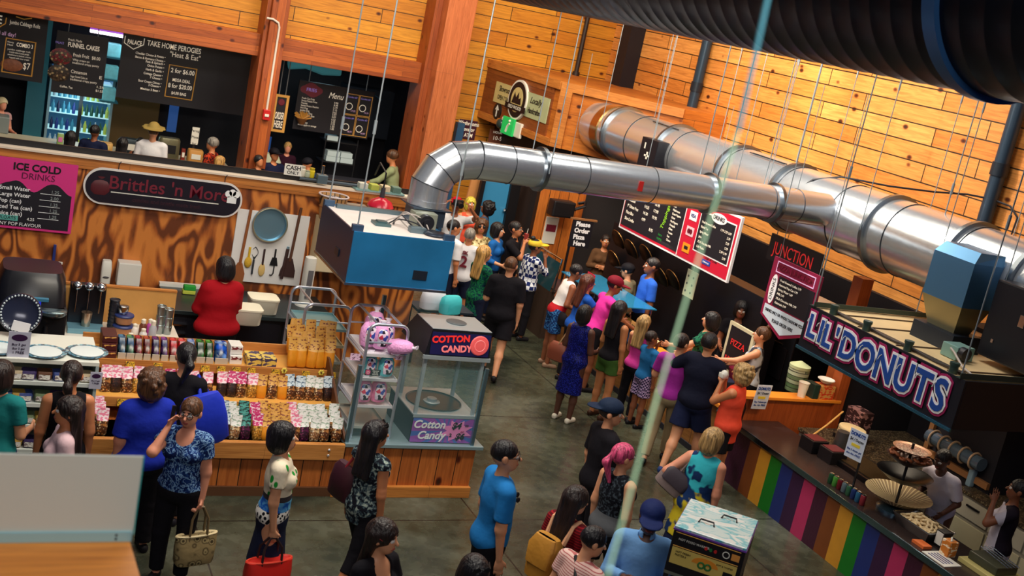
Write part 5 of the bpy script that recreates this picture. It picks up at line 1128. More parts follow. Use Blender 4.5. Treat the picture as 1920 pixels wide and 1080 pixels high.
t_ = thing('gas_meter', 'grey valve box clamped on the black ledge rail', 'valve box', (onledge(602), 15.0, 2.55)); MB().box((-.07, -.06, 0), (.07, .06, .12), bev=.01).build('box', GALV, t_); MB().cyl((0, 0, .12), (0, 0, .24), .02).build('stem', M('chrome', (200, 205, 210), .15, 1), t_); MB().tube([(-.3, 0, .03), (.5, 0, .03)], .02, 8).build('pipe', M('pipe_grey', (70, 80, 90), .35, .7), t_)
t_ = thing('spice_tray', 'low tray of small food tubs on the ledge by the red lamp', 'tray', (onledge(700), 14.98, 2.53)); MB().box((-.25, -.06, 0), (.45, .12, .02)).build('tray', M('tray_clear', (130, 170, 170), .3), t_)
for k in range(4): MB().box((-.2+.16*k, -.04, .02), (-.08+.16*k, .1, .1), bev=.01).build('tub', M('tub_%d' % k, ((196, 200, 190), (170, 180, 80), (206, 190, 160), (90, 120, 110))[k], .5), t_)
# ================================================================ pizza and donut stalls
RB = 9.235
cw = thing('donut_counter', 'long donut counter with rainbow striped front', 'counter', (RB, 0, 0))
SC = [(118, 62, 26), (198, 138, 40), (20, 112, 30), (30, 46, 112), (52, 24, 60), (176, 44, 92), (84, 22, 56)]
SN = ['orange', 'yellow', 'green', 'navy', 'plum', 'pink', 'maroon']
y = 11.04; k = 0
MB().box((0, 11.04, .0), (.03, 11.5, .75)).build('maroon_stripe', M('stripe_maroon', (60, 20, 44), .4, bump=.15, bscale=30), cw)
while y > 5.2:
    MB().box((0, y-.222, .0), (.03, y, .75)).build(SN[k % 7]+'_stripe', M('stripe_'+SN[k % 7], SC[k % 7], .4, var=.12, vscale=8), cw); y -= .222; k += 1
MB().box((.03, y, 0), (.6, 11.5, .7)).build('cabinet_body', DARK, cw)
MB().box((-.04, y, .75), (.75, 11.5, .79), bev=.008).build('worktop', M('worktop_bronze', (74, 60, 58), .25, .6), cw)
MB().box((-.055, y, .73), (-.035, 11.5, .8), bev=.006).build('steel_edge', M('edge_steel', (120, 150, 170), .2, 1), cw)
CTZ = .79
# partition and ledge between the stalls
pt = thing('stall_partition', 'orange lit wooden partition with ledge between pizza and donut stalls', 'partition', (9.3, 11.5, 0))
WARMP = planks('partition_boards', 'zxy', 1.2, 4, (170, 84, 36), (156, 74, 30), gap=.002, knots=False)
MB().box((0, 0, 0), (1.55, .1, 1.1)).build('panel', WARMP, pt); MB().box((-.06, -.06, 1.1), (1.6, .18, 1.14), bev=.005).build('ledge', M('ledge_orange', (226, 136, 40), .45, var=.1), pt)
MB().box((1.5, -.05, 0), (1.66, .12, 2.1)).build('post', WARMP, pt)
pc = thing('pizza_counter', 'long brown boarded pizza counter with dark steel top', 'counter', (9.3, 11.6, 0))
MB().box((.0, 0, 0), (.06, 6.3, .8)).build('front', planks('pizza_front', 'yzx', .8, 1.2, (150, 100, 48), (136, 88, 40), knots=False, gap=.01), pc); MB().box((.06, .02, .05), (.42, 6.3, .8)).build('cabinet_body', DARK, pc)
MB().box((-.05, 0, .8), (.46, 2.6, .85), bev=.006).build('wood_top', M('ledge_orange', (226, 136, 40), .45, var=.1), pc); MB().box((-.05, 2.6, .8), (.46, 6.3, .85), bev=.006).build('steel_top', M('work_blue_steel', (70, 90, 120), .25, .8), pc)
MB().box((-.02, 0, 0), (0, 6.3, .08)).build('kick_board', DARK, pc)
gs = thing('sneeze_guard', 'blue glass shelf on steel posts over the pizza counter', 'glass guard', (9.3, 14.7, .85))
t = NT('blue_glass_shelf', .08); t.b.inputs['Base Color'].default_value = _srgb((60, 160, 210))+(1,); t.b.inputs['Alpha'].default_value = .75; t.b.inputs['Metallic'].default_value = .4
MB().box((-.2, 0, .43), (.55, 1.9, .445)).build('glass_shelf', t.m, gs)
for y_ in (.05, 1.85):
    for x in (-.12, .5): MB().cyl((x, y_, 0), (x, y_, .43), .015).build('post', M('chrome', (200, 205, 210), .15, 1), gs)
gs2 = thing('sneeze_guard', 'tall dark glass guard at the far end of the pizza counter', 'glass guard', (9.12, 16.9, .0))
MB().prism([(0, 0, .85), (0, 1.6, .85), (.1, 1.6, 1.35), (.1, 0, 1.35)], (.01, 0, 0)).build('front_glass', M('glass_dark_teal', (40, 74, 84), .1, .3), gs2); MB().box((0, 0, 0), (.16, 1.6, .85)).build('case_base', M('case_brown', (60, 44, 36), .5), gs2)
MB().tube([(.06, -.02, .85), (.1, -.02, 1.42), (.1, 1.6, 1.42)], .018, 8).build('steel_rail', M('chrome', (200, 205, 210), .15, 1), gs2)
# dark backs
struct('wall_stall', MB().box((12.3, 7.0, 0), (12.4, 18.1, 2.35)), DARK); struct('wall_stall_side', MB().box((10.9, 11.52, 0), (12.3, 11.6, 2.3)), DARK)
struct('trim_14', MB().box((11.3, 12.1, 0), (11.5, 12.3, 2.7)), WARMP)
PIZ = M('pan_dark', (40, 34, 32), .35, .6); PIZR = M('pan_rim_bronze', (150, 110, 60), .3, .8)
ov = thing('pizza_oven', 'wide black pizza oven under the menu board', 'oven', (11.2, 13.0, 0)); MB().box((0, 0, .5), (1.0, 3.2, 1.55), bev=.02).build('oven_body', BLACK, ov)
for y_ in (.1, 1.65): MB().box((-.02, y_, .8), (.0, y_+1.4, 1.3), bev=.01).build('oven_door', M('oven_glass', (34, 30, 34), .15, .3), ov); MB().tube([(-.05, y_+.1, 1.34), (-.05, y_+1.3, 1.34)], .015, 8).build('door_handle', M('chrome', (200, 205, 210), .15, 1), ov)
for x in (.05, .95):
    for y_ in (.05, 3.15): MB().cyl((x, y_, 0), (x, y_, .5), .03).build('leg', BLACK, ov)
tag(MB().box((10.66, 13.2, .0), (11.0, 17.9, 2.0), bev=.01).build('rack_frame', M('rack_black', (30, 28, 34), .4, .3)), 'black upright pan rack in the pizza stall', 'rack')
random.seed(9)
for k, (px, py) in enumerate(((1160, 452), (1184, 470), (1212, 480), (1152, 490), (1262, 528), (1240, 522), (1290, 478))):
    q = onx(px, py, 10.62); t_ = thing('pizza_pan', 'round dark pizza pan hung on the rack, %s from the left' % ORD[k], 'pan', (10.6, q.y, q.z), group='round pizza pans'); t_.rotation_euler = (0, radians(60), 0)
    MB().lathe([(.19, 0), (.21, .015), (.2, .02), (.18, .006), (.02, .005)], seg=28).build('pan', PIZ, t_); MB().torus((0, 0, .016), .205, .008, seg=28, rs=5).build('rim', PIZR, t_)
# pizza menu board
PY0, PY1, PZ0, PZ1 = 16.62, 13.36, 2.15, 3.12
pm = plate('pizza_menu', 'wide pizza menu board with red DRINKS panel and white border', 'menu board', (10.0, PY0, PZ0), (0, -1, 0), (0, 0, 1)); pw, ph = PY0-PY1, PZ1-PZ0
WB = M('border_white_lit', (230, 226, 226), .5, emit=.2); RDP = M('panel_red', (196, 22, 52), .45, emit=.12); MENK = M('menu_ink', (30, 28, 36), .45)
MB().box((0, 0, -.04), (pw, ph, 0)).build('white_board', WB, pm); MB().box((.03, .03, 0), (pw-.03, ph-.03, .004)).build('red_layer', RDP, pm); xr = 1.86
MB().box((.05, .07, .004), (xr, ph-.05, .008)).build('black_panel', MENK, pm)
for q, (a, b, c_) in enumerate((('Cheese', '12.25', '14.59'), ('Pepperoni', '13.25', '15.90'), ('Veggie', '14.20', '16.90'), ('Canadian', '14.25', '17.90'), ('9" Gluten Free', '14.50', '19.95'), ('Pizza Slice', '4.99', ''), ('Slice Combo', '', '8.95'))): text(a, .075, pm, .14, .83-.105*q, CRM, 'LEFT', sx=.8, z=.01); text(b, .07, pm, .66, .83-.105*q, CRM, 'LEFT', z=.01); text(c_, .07, pm, .95, .83-.105*q, CRM, 'LEFT', z=.01)
GRN = M('letter_green', (140, 200, 40), .5, emit=.3); text('Toppings', .11, pm, 1.33, .5, GRN, rot=radians(80), z=.01); text('Extra', .05, pm, 1.3, .2, M('letter_green2', (40, 140, 60), .5), z=.01); text('topping', .05, pm, 1.3, .14, M('letter_green2', (40, 140, 60), .5), z=.01)
for q in range(12): text(('Pepperoni', 'Bacon', 'Ham', 'Mushrooms', 'Green Peppers', 'Onion', 'Hot Peppers', 'Pineapple', 'Olives', 'Tomato', 'Feta', 'Cheese')[q], .05, pm, 1.5, .84-.06*q, CRM, 'LEFT', sx=.85, z=.01)
MB().box((xr-.01, .03, .004), (xr+.005, ph-.03, .009)).build('white_rule', WB, pm)
x0 = xr+.42; MB().box((x0-.02, .22, .004), (pw-.07, ph-.13, .008)).build('white_frame', WB, pm); MB().box((x0, .24, .008), (pw-.09, ph-.15, .011)).build('black_panel', MENK, pm)
MB().prism([(x0+.46+.2*cos(2*pi*k/24), ph-.15+.075*sin(2*pi*k/24), .011) for k in range(24)], (0, 0, .004)).build('white_oval', WB, pm); text('DRINKS', .085, pm, x0+.46, ph-.15, MENK, bold=.002, z=.017)
for q, (a, b) in enumerate((('Fresh Brewed Coffee', '1.79 2.29 2.69'), ('Herbal Tea', '2.29'), ('Spring Water', '2.29'), ('Juice', '2.29'), ('2% & Chocolate Milk', '2.39 2.99'), ('Cafe Mocha', '2.99'))): text(a, .05, pm, x0+.06, .68-.075*q, CRM, 'LEFT', sx=.85, z=.013); text(b, .05, pm, pw-.14, .68-.075*q, CRM, 'RIGHT', z=.013)
for q, (mat, y_, s) in enumerate(((WB, .7, 'VISA'), (M('pinkish_card', (236, 196, 206), .5), .46, ''), (M('card_orange', (236, 150, 30), .5), .2, ''))):
    MB().box((xr+.12, y_-.07, .004), (xr+.32, y_+.07, .01)).build('payment_sticker', mat, pm)
    if s: text(s, .07, pm, xr+.22, y_, M('letter_navy', (30, 40, 110), .5), bold=.002, z=.012)
    elif q == 1: MB().cyl((xr+.19, y_, .01), (xr+.19, y_, .013), .04).cyl((xr+.25, y_, .01), (xr+.25, y_, .013), .04).build('twin_dots', MAR, pm)
    else: MB().box((xr+.17, y_-.02, .01), (xr+.27, y_+.03, .013)).build('sticker_mark', MENK, pm)
MB().box((x0+.28, .1, .004), (x0+.5, .17, .01)).build('blue_plate', M('plate_blue', (50, 70, 160), .5), pm); text('Follow us', .04, pm, x0+.39, .135, WB, z=.012); text('Cash or Credit', .05, pm, x0+.5, .2, MENK, z=.006)
for x in (.4, pw-.4): MB().cyl((x, ph, -.02), (x, 5.0, -.02), .006, seg=6).build('hanging_wire', RODM, pm)
# small sign left of it
a = onx(1030, 362, 10.3); b = onx(1076, 397, 10.3)
ss = plate('arch_sign', 'small white sign with black swoosh and red edge under the slim duct', 'sign', (10.3, a.y, b.z-.02), (0, -1, 0), (0, 0, 1)); W_ = a.y-b.y
MB().prism([(0, .14, -.03), (.25, 0, -.03), (W_, 0, -.03), (W_, .42, -.03), (0, .42, -.03)], (0, 0, .03)).build('red_board', RDP, ss); MB().prism([(.03, .16, 0), (.27, .03, 0), (W_-.03, .03, 0), (W_-.03, .4, 0), (.03, .4, 0)], (0, 0, .004)).build('white_panel', WB, ss); MB().tube([(.1, .38, .006), (.14, .26, .006), (.3, .16, .006), (.75, .1, .006)], .025, 6).build('black_swoosh', MENK, ss); text('PIZZA', .09, ss, W_-.3, .3, M('letter_navy', (30, 40, 110), .5), z=.006)
MB().cyl((.5, .4, -.02), (.5, 2.9, -.02), .006, seg=6).build('hanging_wire', RODM, ss)
# hanging drinks sign at the corner of the pizza stall
D0, D1 = 12.2, 11.2
dsn = plate('drinks_sign', 'maroon pointed DRINKS sign hanging by the donut hood', 'sign', (9.8, D0, 1.86), (0, -1, 0), (0, 0, 1)); W_ = D0-D1
MB().prism([(0, .2, -.03), (W_*.5, 0, -.03), (W_, .2, -.03), (W_, 1.0, -.03), (0, 1.0, -.03)], (0, 0, .03)).build('maroon_board', M('board_maroon', (140, 26, 64), .45), dsn)
MB().prism([(.05, .22, 0), (W_*.5, .05, 0), (W_-.05, .22, 0), (W_-.05, .36, 0), (.05, .36, 0)], (0, 0, .005)).build('white_panel', M('panel_pale', (206, 220, 232), .5), dsn)
MB().box((.2, .38, 0), (W_-.05, .78, .005)).build('black_panel', MENK, dsn); MB().prism([(.13+.07*cos(2*pi*k/20), .58+.2*sin(2*pi*k/20), .004) for k in range(20)], (0, 0, .005)).build('white_oval', WB, dsn); text('DRINKS', .085, dsn, .13, .58, MENK, rot=radians(90), z=.01)
frame(dsn, .1, .81, W_-.1, .96, .012, M('letter_pinkish', (226, 180, 220), .5)); text('PIZZA JUNCTION', .1, dsn, W_/2, .885, MAR, z=.006, bold=.001)
for q, s in enumerate(('Fresh Brewed Coffee 1.79', 'Assorted Pop Can 1.99', 'Spring Water 1.69', 'Milk 2.49', '2% & Chocolate Milk 2.99', 'Gatorade 3.49')): text(s, .042, dsn, .24, .73-.06*q, CRM, 'LEFT', z=.008)
text('DRINKS ONLY OR WHOLE TAKEHOME PIZZA', .052, dsn, W_/2, .29, MENK, sx=.78, bold=.001, z=.007); text('PLEASE ORDER HERE', .06, dsn, W_/2, .19, MENK, sx=.8, bold=.001, z=.007)
for x in (.08, W_-.08): MB().cyl((x, 1.0, -.015), (x, 3.3, -.015), .005, seg=6).build('hanging_wire', RODM, dsn)
REDN = M('letter_neon_red', (200, 40, 40), .5, emit=.6)
jn = plate('stall_sign', 'dark board with red lettering hanging under the fat duct', 'sign', (11.2, 14.15, 2.42), (0, -1, 0), (0, 0, 1)); MB().box((0, 0, -.04), (1.25, .4, 0)).build('panel', BOARD, jn); text('JUNCTION', .26, jn, .6, .2, REDN, sx=.75); MB().cyl((.1, .38, -.02), (.1, 5.9, -.02), .008).build('hanger', RODM, jn)
# "Please order pizza here"
a = ony(1065, 462, 17.6); b = ony(1114, 416, 17.6)
ph_ = plate('order_sign', 'black sign reading Please Order Pizza Here', 'sign', (a.x, 17.6, a.z), (1, 0, 0), (0, 0, 1)); w_, h_ = b.x-a.x, b.z-a.z; MB().box((0, 0, -.03), (w_, h_, 0)).build('panel', BOARD, ph_)
for q, s in enumerate(('Please', 'Order', 'Pizza', 'Here')): text(s, .115, ph_, w_*(.5 if q != 2 else .42), h_*(.85-.235*q), WB, bold=.005, z=.004)
MB().box((.02, -a.z, -.03), (.05, 0, -.01)).build('stand', BLACK, ph_); MB().box((-.05, h_, -.04), (w_+.06, h_+.03, .01)).build('top_bar', M('bar_tan', (150, 100, 60), .5), ph_)
wcol = thing('poster_column', 'orange boarded column wall with posters by the pizza queue', 'column', (9.5, 18.75, 0)); MB().box((0, 0, 0), (.95, .12, 2.6)).build('panel', planks('column_boards', 'zxy', .2, 4, (206, 120, 46), (190, 104, 38), knots=False), wcol)
p = ony(1034, 430, 18.7); MB().box((p.x-9.5-.13, -.02, p.z-.28), (p.x-9.5+.13, 0, p.z+.22)).build('poster', WHITEP, wcol); MB().box((p.x-9.5-.1, -.026, p.z-.05), (p.x-9.5+.1, -.02, p.z+.08)).build('poster_print', MAR, wcol)
t_ = thing('camera_mount', 'black camera and clamp mounted on the boarded column', 'camera mount', (10.0, 18.5, 2.0)); MB().box((-.35, -.1, -.15), (.1, .15, .15), bev=.03).build('body', BLACK, t_); MB().tube([(.1, 0, 0), (.3, -.05, .1), (.38, .1, .15), (.3, .2, .1)], .03, 8).build('cable', BLACK, t_)
s_, w_, h_ = board('washroom_sign', 'maroon washrooms elevator ATM sign on the board wall', 856, 258, 896, 228, 23.08, M('sign_maroon', (70, 22, 40), .5), 'sign', thick=.03)
for q, s in enumerate(('Washrooms', 'Elevator', '$ ATM')): text(s, .12, s_, w_*.52, h_*(.82-.31*q), CRM, sx=.8, bold=.002)
s_, w_, h_ = board('wall_clock_sign', 'brown menu board with pale writing left of the block', 915, 268, 950, 246, 22.6, M('sign_brown', (120, 66, 46), .5), 'sign', thick=.03); text('10-5', .12, s_, w_*.5, h_*.4, CRM); text('HOURS', .07, s_, w_*.5, h_*.8, CRM)
tag(MB().box((9.36, 22.9, 0), (9.52, 23.05, ony(903, 237, 22.9).z)).build('blue_post', M('post_blue', (50, 90, 130), .5)), 'blue painted post between the maroon sign and the block', 'post')
# Showroom sign on the block face
A_, B_ = PL[0], PL[1]; dd = (B_-A_).normalized()
def onface(px, py): 
    n = Vector((dd.y, -dd.x, 0)); r_ = ray(px, py); o_ = Vector((0, 0, CAMZ)); t__ = (Vector((A_.x, A_.y, 0))-o_).dot(n)/r_.dot(n); return o_+r_*t__
off = Vector((-abs(dd.y), dd.x*-1, 0)).normalized()*.05
P0 = onface(928, 190); P1 = onface(1036, 184); P2 = onface(1028, 228)
sw = (P1-P0).dot(Vector((dd.x, dd.y, 0)))
srm = plate('showroom_sign', 'cream plank sign with round emblem on the corner block', 'sign', P0+off*1.0, (dd.x, dd.y, 0), (0, 0, 1))
CRB = M('cream_board', (196, 180, 120), .6, var=.15, vscale=6)
MB().box((0, 0, -.02), (sw*.42, .42, 0)).build('plank_panel', CRB, srm); MB().box((sw*.55, -.06, -.02), (sw, .42, 0)).build('plank_panel', M('green_cream', (170, 180, 140), .6, var=.15), srm)
MB().cyl((sw*.47, .2, -.02), (sw*.47, .2, .03), .4, seg=40).build('emblem_disc', WHITEP, srm); MB().cyl((sw*.47, .2, .03), (sw*.47, .2, .036), .36, seg=40).build('emblem_ring', BLACK, srm); MB().cyl((sw*.47, .2, .036), (sw*.47, .2, .042), .25, seg=32).build('emblem_field', CRB, srm)
MB().prism([(sw*.47-.2, .12, .042), (sw*.47+.2, .12, .042), (sw*.47+.16, .26, .042), (sw*.47+.08, .22, .042), (sw*.47+.05, .36, .042), (sw*.47-.04, .24, .042), (sw*.47-.12, .34, .042)], (0, 0, .004)).build('emblem_mill', BLACK, srm)
MB().box((sw*.47-.44, -.02, .042), (sw*.47+.44, .1, .055)).build('emblem_ribbon', BLACK, srm); text('OLD WOOD', .1, srm, sw*.47, .04, WHITEP, z=.06)
text('Showroom', .16, srm, sw*.2, .3, BLACK, sx=.75, bold=.002); text('OPEN 7 DAYS', .13, srm, sw*.2, .12, BLACK, sx=.75); text('Locally', .17, srm, sw*.78, .28, BLACK, shear=.3, bold=.002); text('Handcrafted', .15, srm, sw*.78, .08, BLACK, sx=.72, bold=.003)
MB().cyl((sw*.12, -.17, -.02), (sw*.12, -.17, .01), .17, seg=28).build('arrow_disc', BLACK, srm); MB().box((sw*.12-.02, -.28, .01), (sw*.12+.02, -.1, .016)).prism([(sw*.12-.08, -.14, .01), (sw*.12+.08, -.14, .01), (sw*.12, -.04, .01)], (0, 0, .006)).build('arrow', WHITEP, srm)
P0 = onface(963, 240); ex = plate('exit_sign', 'green running man exit sign on white box under the plank sign', 'exit sign', P0+off*1.6, (dd.x, dd.y, 0), (0, 0, 1))
MB().box((-.45, -.15, -.06), (.45, .15, .0), bev=.02).build('housing', WHITEP, ex); MB().box((-.3, -.16, 0), (.2, .19, .05), bev=.01).build('green_panel', M('exit_green', (20, 150, 70), .4, emit=.9), ex); MB().tube([(-.06, -.1, .055), (-.02, .02, .055), (.05, .08, .055)], .025, 6).ell((.04, .13, .055), .03, 8, 6).build('running_figure', WHITEP, ex); MB().ell((-.42, 0, .03), (.12, .1, .06)).build('lamp_head', M('lamp_dark', (40, 60, 60), .3), ex)
# clutter of the pizza stall
p = onx(1240, 555, 9.5)
def boxthing(name, lo, hi, mat, label, cat, bev=.01, lid=None, group=None):
    t_ = thing(name, label, cat, lo, group=group); d = [b_-a_ for a_, b_ in zip(lo, hi)]; MB().box((0, 0, 0), d, bev=bev).build('body', mat, t_)
    if lid: MB().box((d[0]*.08, d[1]*.08, d[2]), (d[0]*.92, d[1]*.92, d[2]+.01), bev=.003).build('lid', lid, t_)
    return t_
boxthing('bread_tray', (9.45, 15.1, .85), (9.85, 15.6, .93), M('tray_dark', (50, 44, 44), .4, .4), 'dark tray of slices behind the counter glass', 'tray', lid=M('pizza_slice', (206, 150, 70), .6, var=.5, vscale=20))
boxthing('bread_tray', (9.4, 14.2, .85), (9.8, 14.6, .9), M('tray_dark', (50, 44, 44), .4, .4), 'tray holding a cream pizza at the counter', 'tray', lid=M('pizza_cream', (226, 200, 140), .6, var=.3, vscale=20))
p = onx(1142, 518, 9.3); s_ = plate('red_card', 'small red price card on the pizza guard', 'sign', (9.25, 16.0, 1.3), (0, -1, 0), (0, 0, 1)); MB().box((0, 0, -.01), (.25, .18, 0)).build('card', RDP, s_); text('HOT', .08, s_, .12, .09, MENK, z=.003)
s_ = plate('pizza_card', 'small framed price card at the end of the blue glass shelf', 'sign', (9.35, 14.55, 1.0), (0, -1, 0), (0, 0, 1)); MB().box((0, 0, -.01), (.2, .13, 0)).build('card', M('card_tan', (190, 140, 80), .5), s_); text('$4.99', .06, s_, .1, .065, MENK, z=.003)
s_ = plate('white_notice', 'white notice paper with dots behind the pizza counter', 'notice', onx(1285, 555, 10.3), (0, -1, 0), (0, 0, 1)); MB().box((-.1, 0, -.01), (.2, .42, 0)).build('paper', M('paper_greenish', (206, 214, 180), .6), s_); MB().cyl((.05, .4, -.005), (.05, 3, -.005), .004, seg=6).build('string', RODM, s_)
for k in range(6): MB().cyl((-.04+.14*(k % 2), .08+.12*(k//2), 0), (-.04+.14*(k % 2), .08+.12*(k//2), .003), .02, seg=8).build('dot', MENK, s_)
cb = thing('chalkboard', 'white framed chalkboard with red lettering behind the pizza counter', 'chalkboard', (10.25, 12.75, .85)); MB().box((0, 0, 0), (.04, .62, .75), bev=.005).build('frame', M('frame_white', (214, 204, 170), .5), cb); MB().box((-.004, .06, .07), (0, .56, .7)).build('panel', BOARD, cb)
cs = subplate('writing', cb, (-.006, .56, .07), (0, -1, 0), (0, 0, 1)); text('PIZZA', .13, cs, .25, .4, REDN); text('JUNCTION', .12, cs, .25, .14, REDN, sx=.75)
t_ = thing('red_bucket', 'dark red bucket on a white tray at the pizza till', 'bucket', (10.05, 12.65, .88)); MB().lathe([(.1, 0), (.14, .2), (.145, .22), (.12, .2), (.02, .19)], seg=24).build('bucket', M('bucket_red', (110, 14, 44), .35), t_); MB().box((-.18, -.16, -.03), (.18, .16, 0), bev=.006).build('tray', M('tray_whitish', (206, 196, 190), .5), t_)
t_ = thing('drink_dispenser', 'striped green and white lidded drink jug beside the bun haired server', 'jug', (10.8, 12.3, .95)); MB().lathe([(.13, 0), (.15, .3), (.14, .34)], seg=24).build('jug', planks('jug_stripes', 'xzy', .06, 9, (60, 110, 60), (190, 200, 170), knots=False), t_); MB().lathe([(.15, .34), (.15, .38), (.06, .42), (.02, .44)], seg=24).build('lid', M('lid_pale', (196, 206, 160), .4), t_); MB().cyl((0, 0, -.95), (0, 0, 0), .1).build('stand', DARK, t_)
tag(MB().box((11.3, 11.63, 1.1), (11.75, 11.66, 2.0)).build('green_screen', M('green_lit', (30, 150, 90), .4, emit=.35)), 'green lit cooler screen behind the donut sign', 'screen')
boxthing('till', (9.55, 12.4, .85), (9.9, 12.75, .98), M('till_dark', (30, 40, 60), .3), 'dark till screen on the pizza counter', 'till')
for k, (px, py) in enumerate(((1508, 500), (1518, 508))): pass
for k in range(3): carton('pizza_box', (11.05, 12.6+.02*k, 2.02+.05*k), (11.5, 13.05+.02*k, 2.065+.05*k), M('pizza_box_red', (150, 30, 40), .5) if k % 2 else WHITEP, '%s pizza box on the high shelf beside the donut hood' % ('lowest', 'middle', 'topmost')[k], group='stacked pizza boxes')
tag(MB().box((11.0, 12.4, 1.98), (12.3, 13.2, 2.02)).build('high_shelf', M('shelf_dark_brown', (70, 44, 30), .5)), 'dark high shelf holding pizza boxes', 'shelf')
# cups, cartons and paper sign on the partition ledge
def promo(label, origin, right, up, w_=.23, h_=.34):
    s_ = plate('price_flyer', label, 'sign', origin, right, up); MB().box((0, 0, -.006), (w_, h_, 0)).build('paper', M('paper_bluish', (206, 214, 232), .5), s_)
    text('DONUTS', .055, s_, w_/2, h_*.85, LB, bold=.002, z=.003, sx=.85); text('$4 / Dozen', .05, s_, w_/2, h_*.66, MENK, z=.003, sx=.8); MB().box((w_*.25, h_*.43, 0), (w_*.75, h_*.53, .003)).build('yellow_band', M('band_yellow', (226, 200, 60), .5), s_); text('Buy 3 dozen get', .035, s_, w_/2, h_*.3, LB, z=.003, sx=.85); text('the 4th FREE', .035, s_, w_/2, h_*.16, LB, z=.003); return s_
promo('white donut price flyer taped to the partition ledge', (9.42, 11.42, .98), (1, 0, .0), (0, -.08, 1))
fs = promo('white donut price flyer on a black stand on the counter', (9.3, 9.5, 1.2), (.25, -1, 0), (0, 0, 1)); MB().box((.2, -.4, -.03), (.22, .34, -.012)).build('stand_rod', BLACK, fs); MB().box((.1, -.41, -.1), (.3, -.4, .04)).build('stand_foot', BLACK, fs)
t_ = thing('paper_cup', 'white paper cup on the partition ledge', 'cup', (10.28, 11.54, 1.14)); MB().lathe([(.05, 0), (.07, .2), (.074, .2), (.06, .19)], seg=20).build('cup', WHITEP, t_); MB().torus((0, 0, .2), .072, .005, seg=20, rs=6).build('rim', WHITEP, t_)
boxthing('napkin_box', (10.4, 11.46, 1.14), (10.5, 11.66, 1.34), M('box_darkgreen', (24, 50, 44), .5), 'dark green box beside the paper cup', 'box')
t_ = boxthing('fruit_carton', (10.52, 11.46, 1.14), (10.76, 11.64, 1.33), printed('fruit_box', (200, 150, 80), (200, 60, 30), 16, .5), 'printed fruit carton on the ledge', 'box'); t_ = thing('fluted_bowl', 'white fluted paper cups on the fruit carton', 'bowl', (10.64, 11.55, 1.35)); MB().lathe([(.06, 0), (.11, .05), (.115, .055), (.02, .02)], seg=24).build('bowl', WHITEP, t_); MB().torus((0, 0, .05), .11, .008, seg=24, rs=5).build('rim', WHITEP, t_)
# back worktop of the donut stall
bw = thing('back_worktop', 'speckled granite worktop with white drawers in the donut stall', 'worktop', (10.25, 7.3, 0))
GRAN = crumbs('granite', (60, 50, 40), (110, 96, 74), (150, 136, 104), 60)
MB().box((0, 2.2, .72), (1.9, 4.1, .76), bev=.005).build('granite_top', GRAN, bw); MB().box((.04, 2.25, 0), (1.9, 4.1, .72)).build('cabinet_body', M('cab_greyish', (120, 116, 108), .5), bw)
MB().box((.9, -.2, .82), (1.9, 2.15, .86), bev=.005).build('granite_top', GRAN, bw); MB().box((.94, -.2, 0), (1.9, 2.15, .82)).build('cabinet_body', M('cab_pale', (150, 146, 134), .5), bw)
for k in range(4): MB().box((.92, .0+.53*k, .55), (.94, .5+.53*k, .78), bev=.004).build('drawer', M('drawer_pale', (186, 182, 166), .5), bw); MB().box((.92, .0+.53*k, .05), (.94, .5+.53*k, .5), bev=.004).build('cupboard_door', M('door_pale', (196, 190, 160), .5), bw); MB().box((.9, .15+.53*k, .7), (.92, .35+.53*k, .72)).build('drawer_handle', BLACK, bw)
t_ = thing('rice_cooker', 'cream oval batter warmer on the granite worktop', 'cooker', (10.55, 10.75, .76)); MB().lathe([(.18, 0), (.2, .02), (.2, .22), (.19, .24)], seg=32, sc=(.8, 1)).build('body', M('cooker_cream', (206, 176, 130), .4), t_); MB().lathe([(.195, .24), (.2, .25), (.19, .275), (.1, .285), (.02, .285)], seg=32, sc=(.8, 1)).build('lid', M('cooker_lid', (232, 214, 170), .4), t_)
for k in range(3): MB().box((-.165, -.1+.1*k, .1), (-.155, -.06+.1*k, .15)).build('knob', BLACK, t_)
boxthing('printed_box', (10.75, 10.85, .76), (10.95, 11.15, 1.2), printed('dark_print_box', (50, 30, 34), (150, 110, 110), 10, .52), 'dark printed box behind the batter warmer', 'box'); tag(MB().tube([(10.0, 10.9, .8), (10.3, 10.95, .98), (10.6, 11.05, 1.14)], .012, 6).build('wooden_stick', M('stick_tan', (206, 160, 90), .5)), 'long pale wooden stick leaning by the batter warmer', 'stick')
t_ = thing('glove', 'crumpled yellow glove on the granite worktop', 'glove', (10.4, 10.1, .77)); mb = MB().ell((0, 0, .02), (.07, .05, .025)); [mb.tube([(.03*k-.05, .03, .02), (.04*k-.08, .1, .015)], .014, 6) for k in range(4)]; mb.build('glove', M('glove_yellow', (216, 180, 80), .6), t_)
fm = thing('donut_fryer', 'black donut frying machine behind the counter', 'fryer', (9.85, 9.2, .0)); MB().box((.1, 0, 0), (.5, 1.3, .72)).build('stand', DARK, fm); MB().box((0, 0, .72), (.55, 1.4, .86), bev=.015).build('tank', M('fryer_black', (28, 28, 32), .3, .6), fm); MB().box((.05, .05, .86), (.5, 1.35, .87)).build('oil_surface', M('oil', (60, 46, 30), .1), fm); MB().cyl((.28, 1.25, .86), (.28, 1.25, 1.1), .1, .08, 20).build('hopper', M('steel_dull', (110, 110, 110), .35, .8), fm, True)
for k in range(2): boxthing('control_box', (9.7+.04*k, 10.45-.32*k, .79), (9.95+.04*k, 10.7-.32*k, .95), BLACK, '%s black control box on the counter left of the cans' % ('left', 'right')[k], 'control box', lid=M('lid_wine', (96, 36, 44), .4))
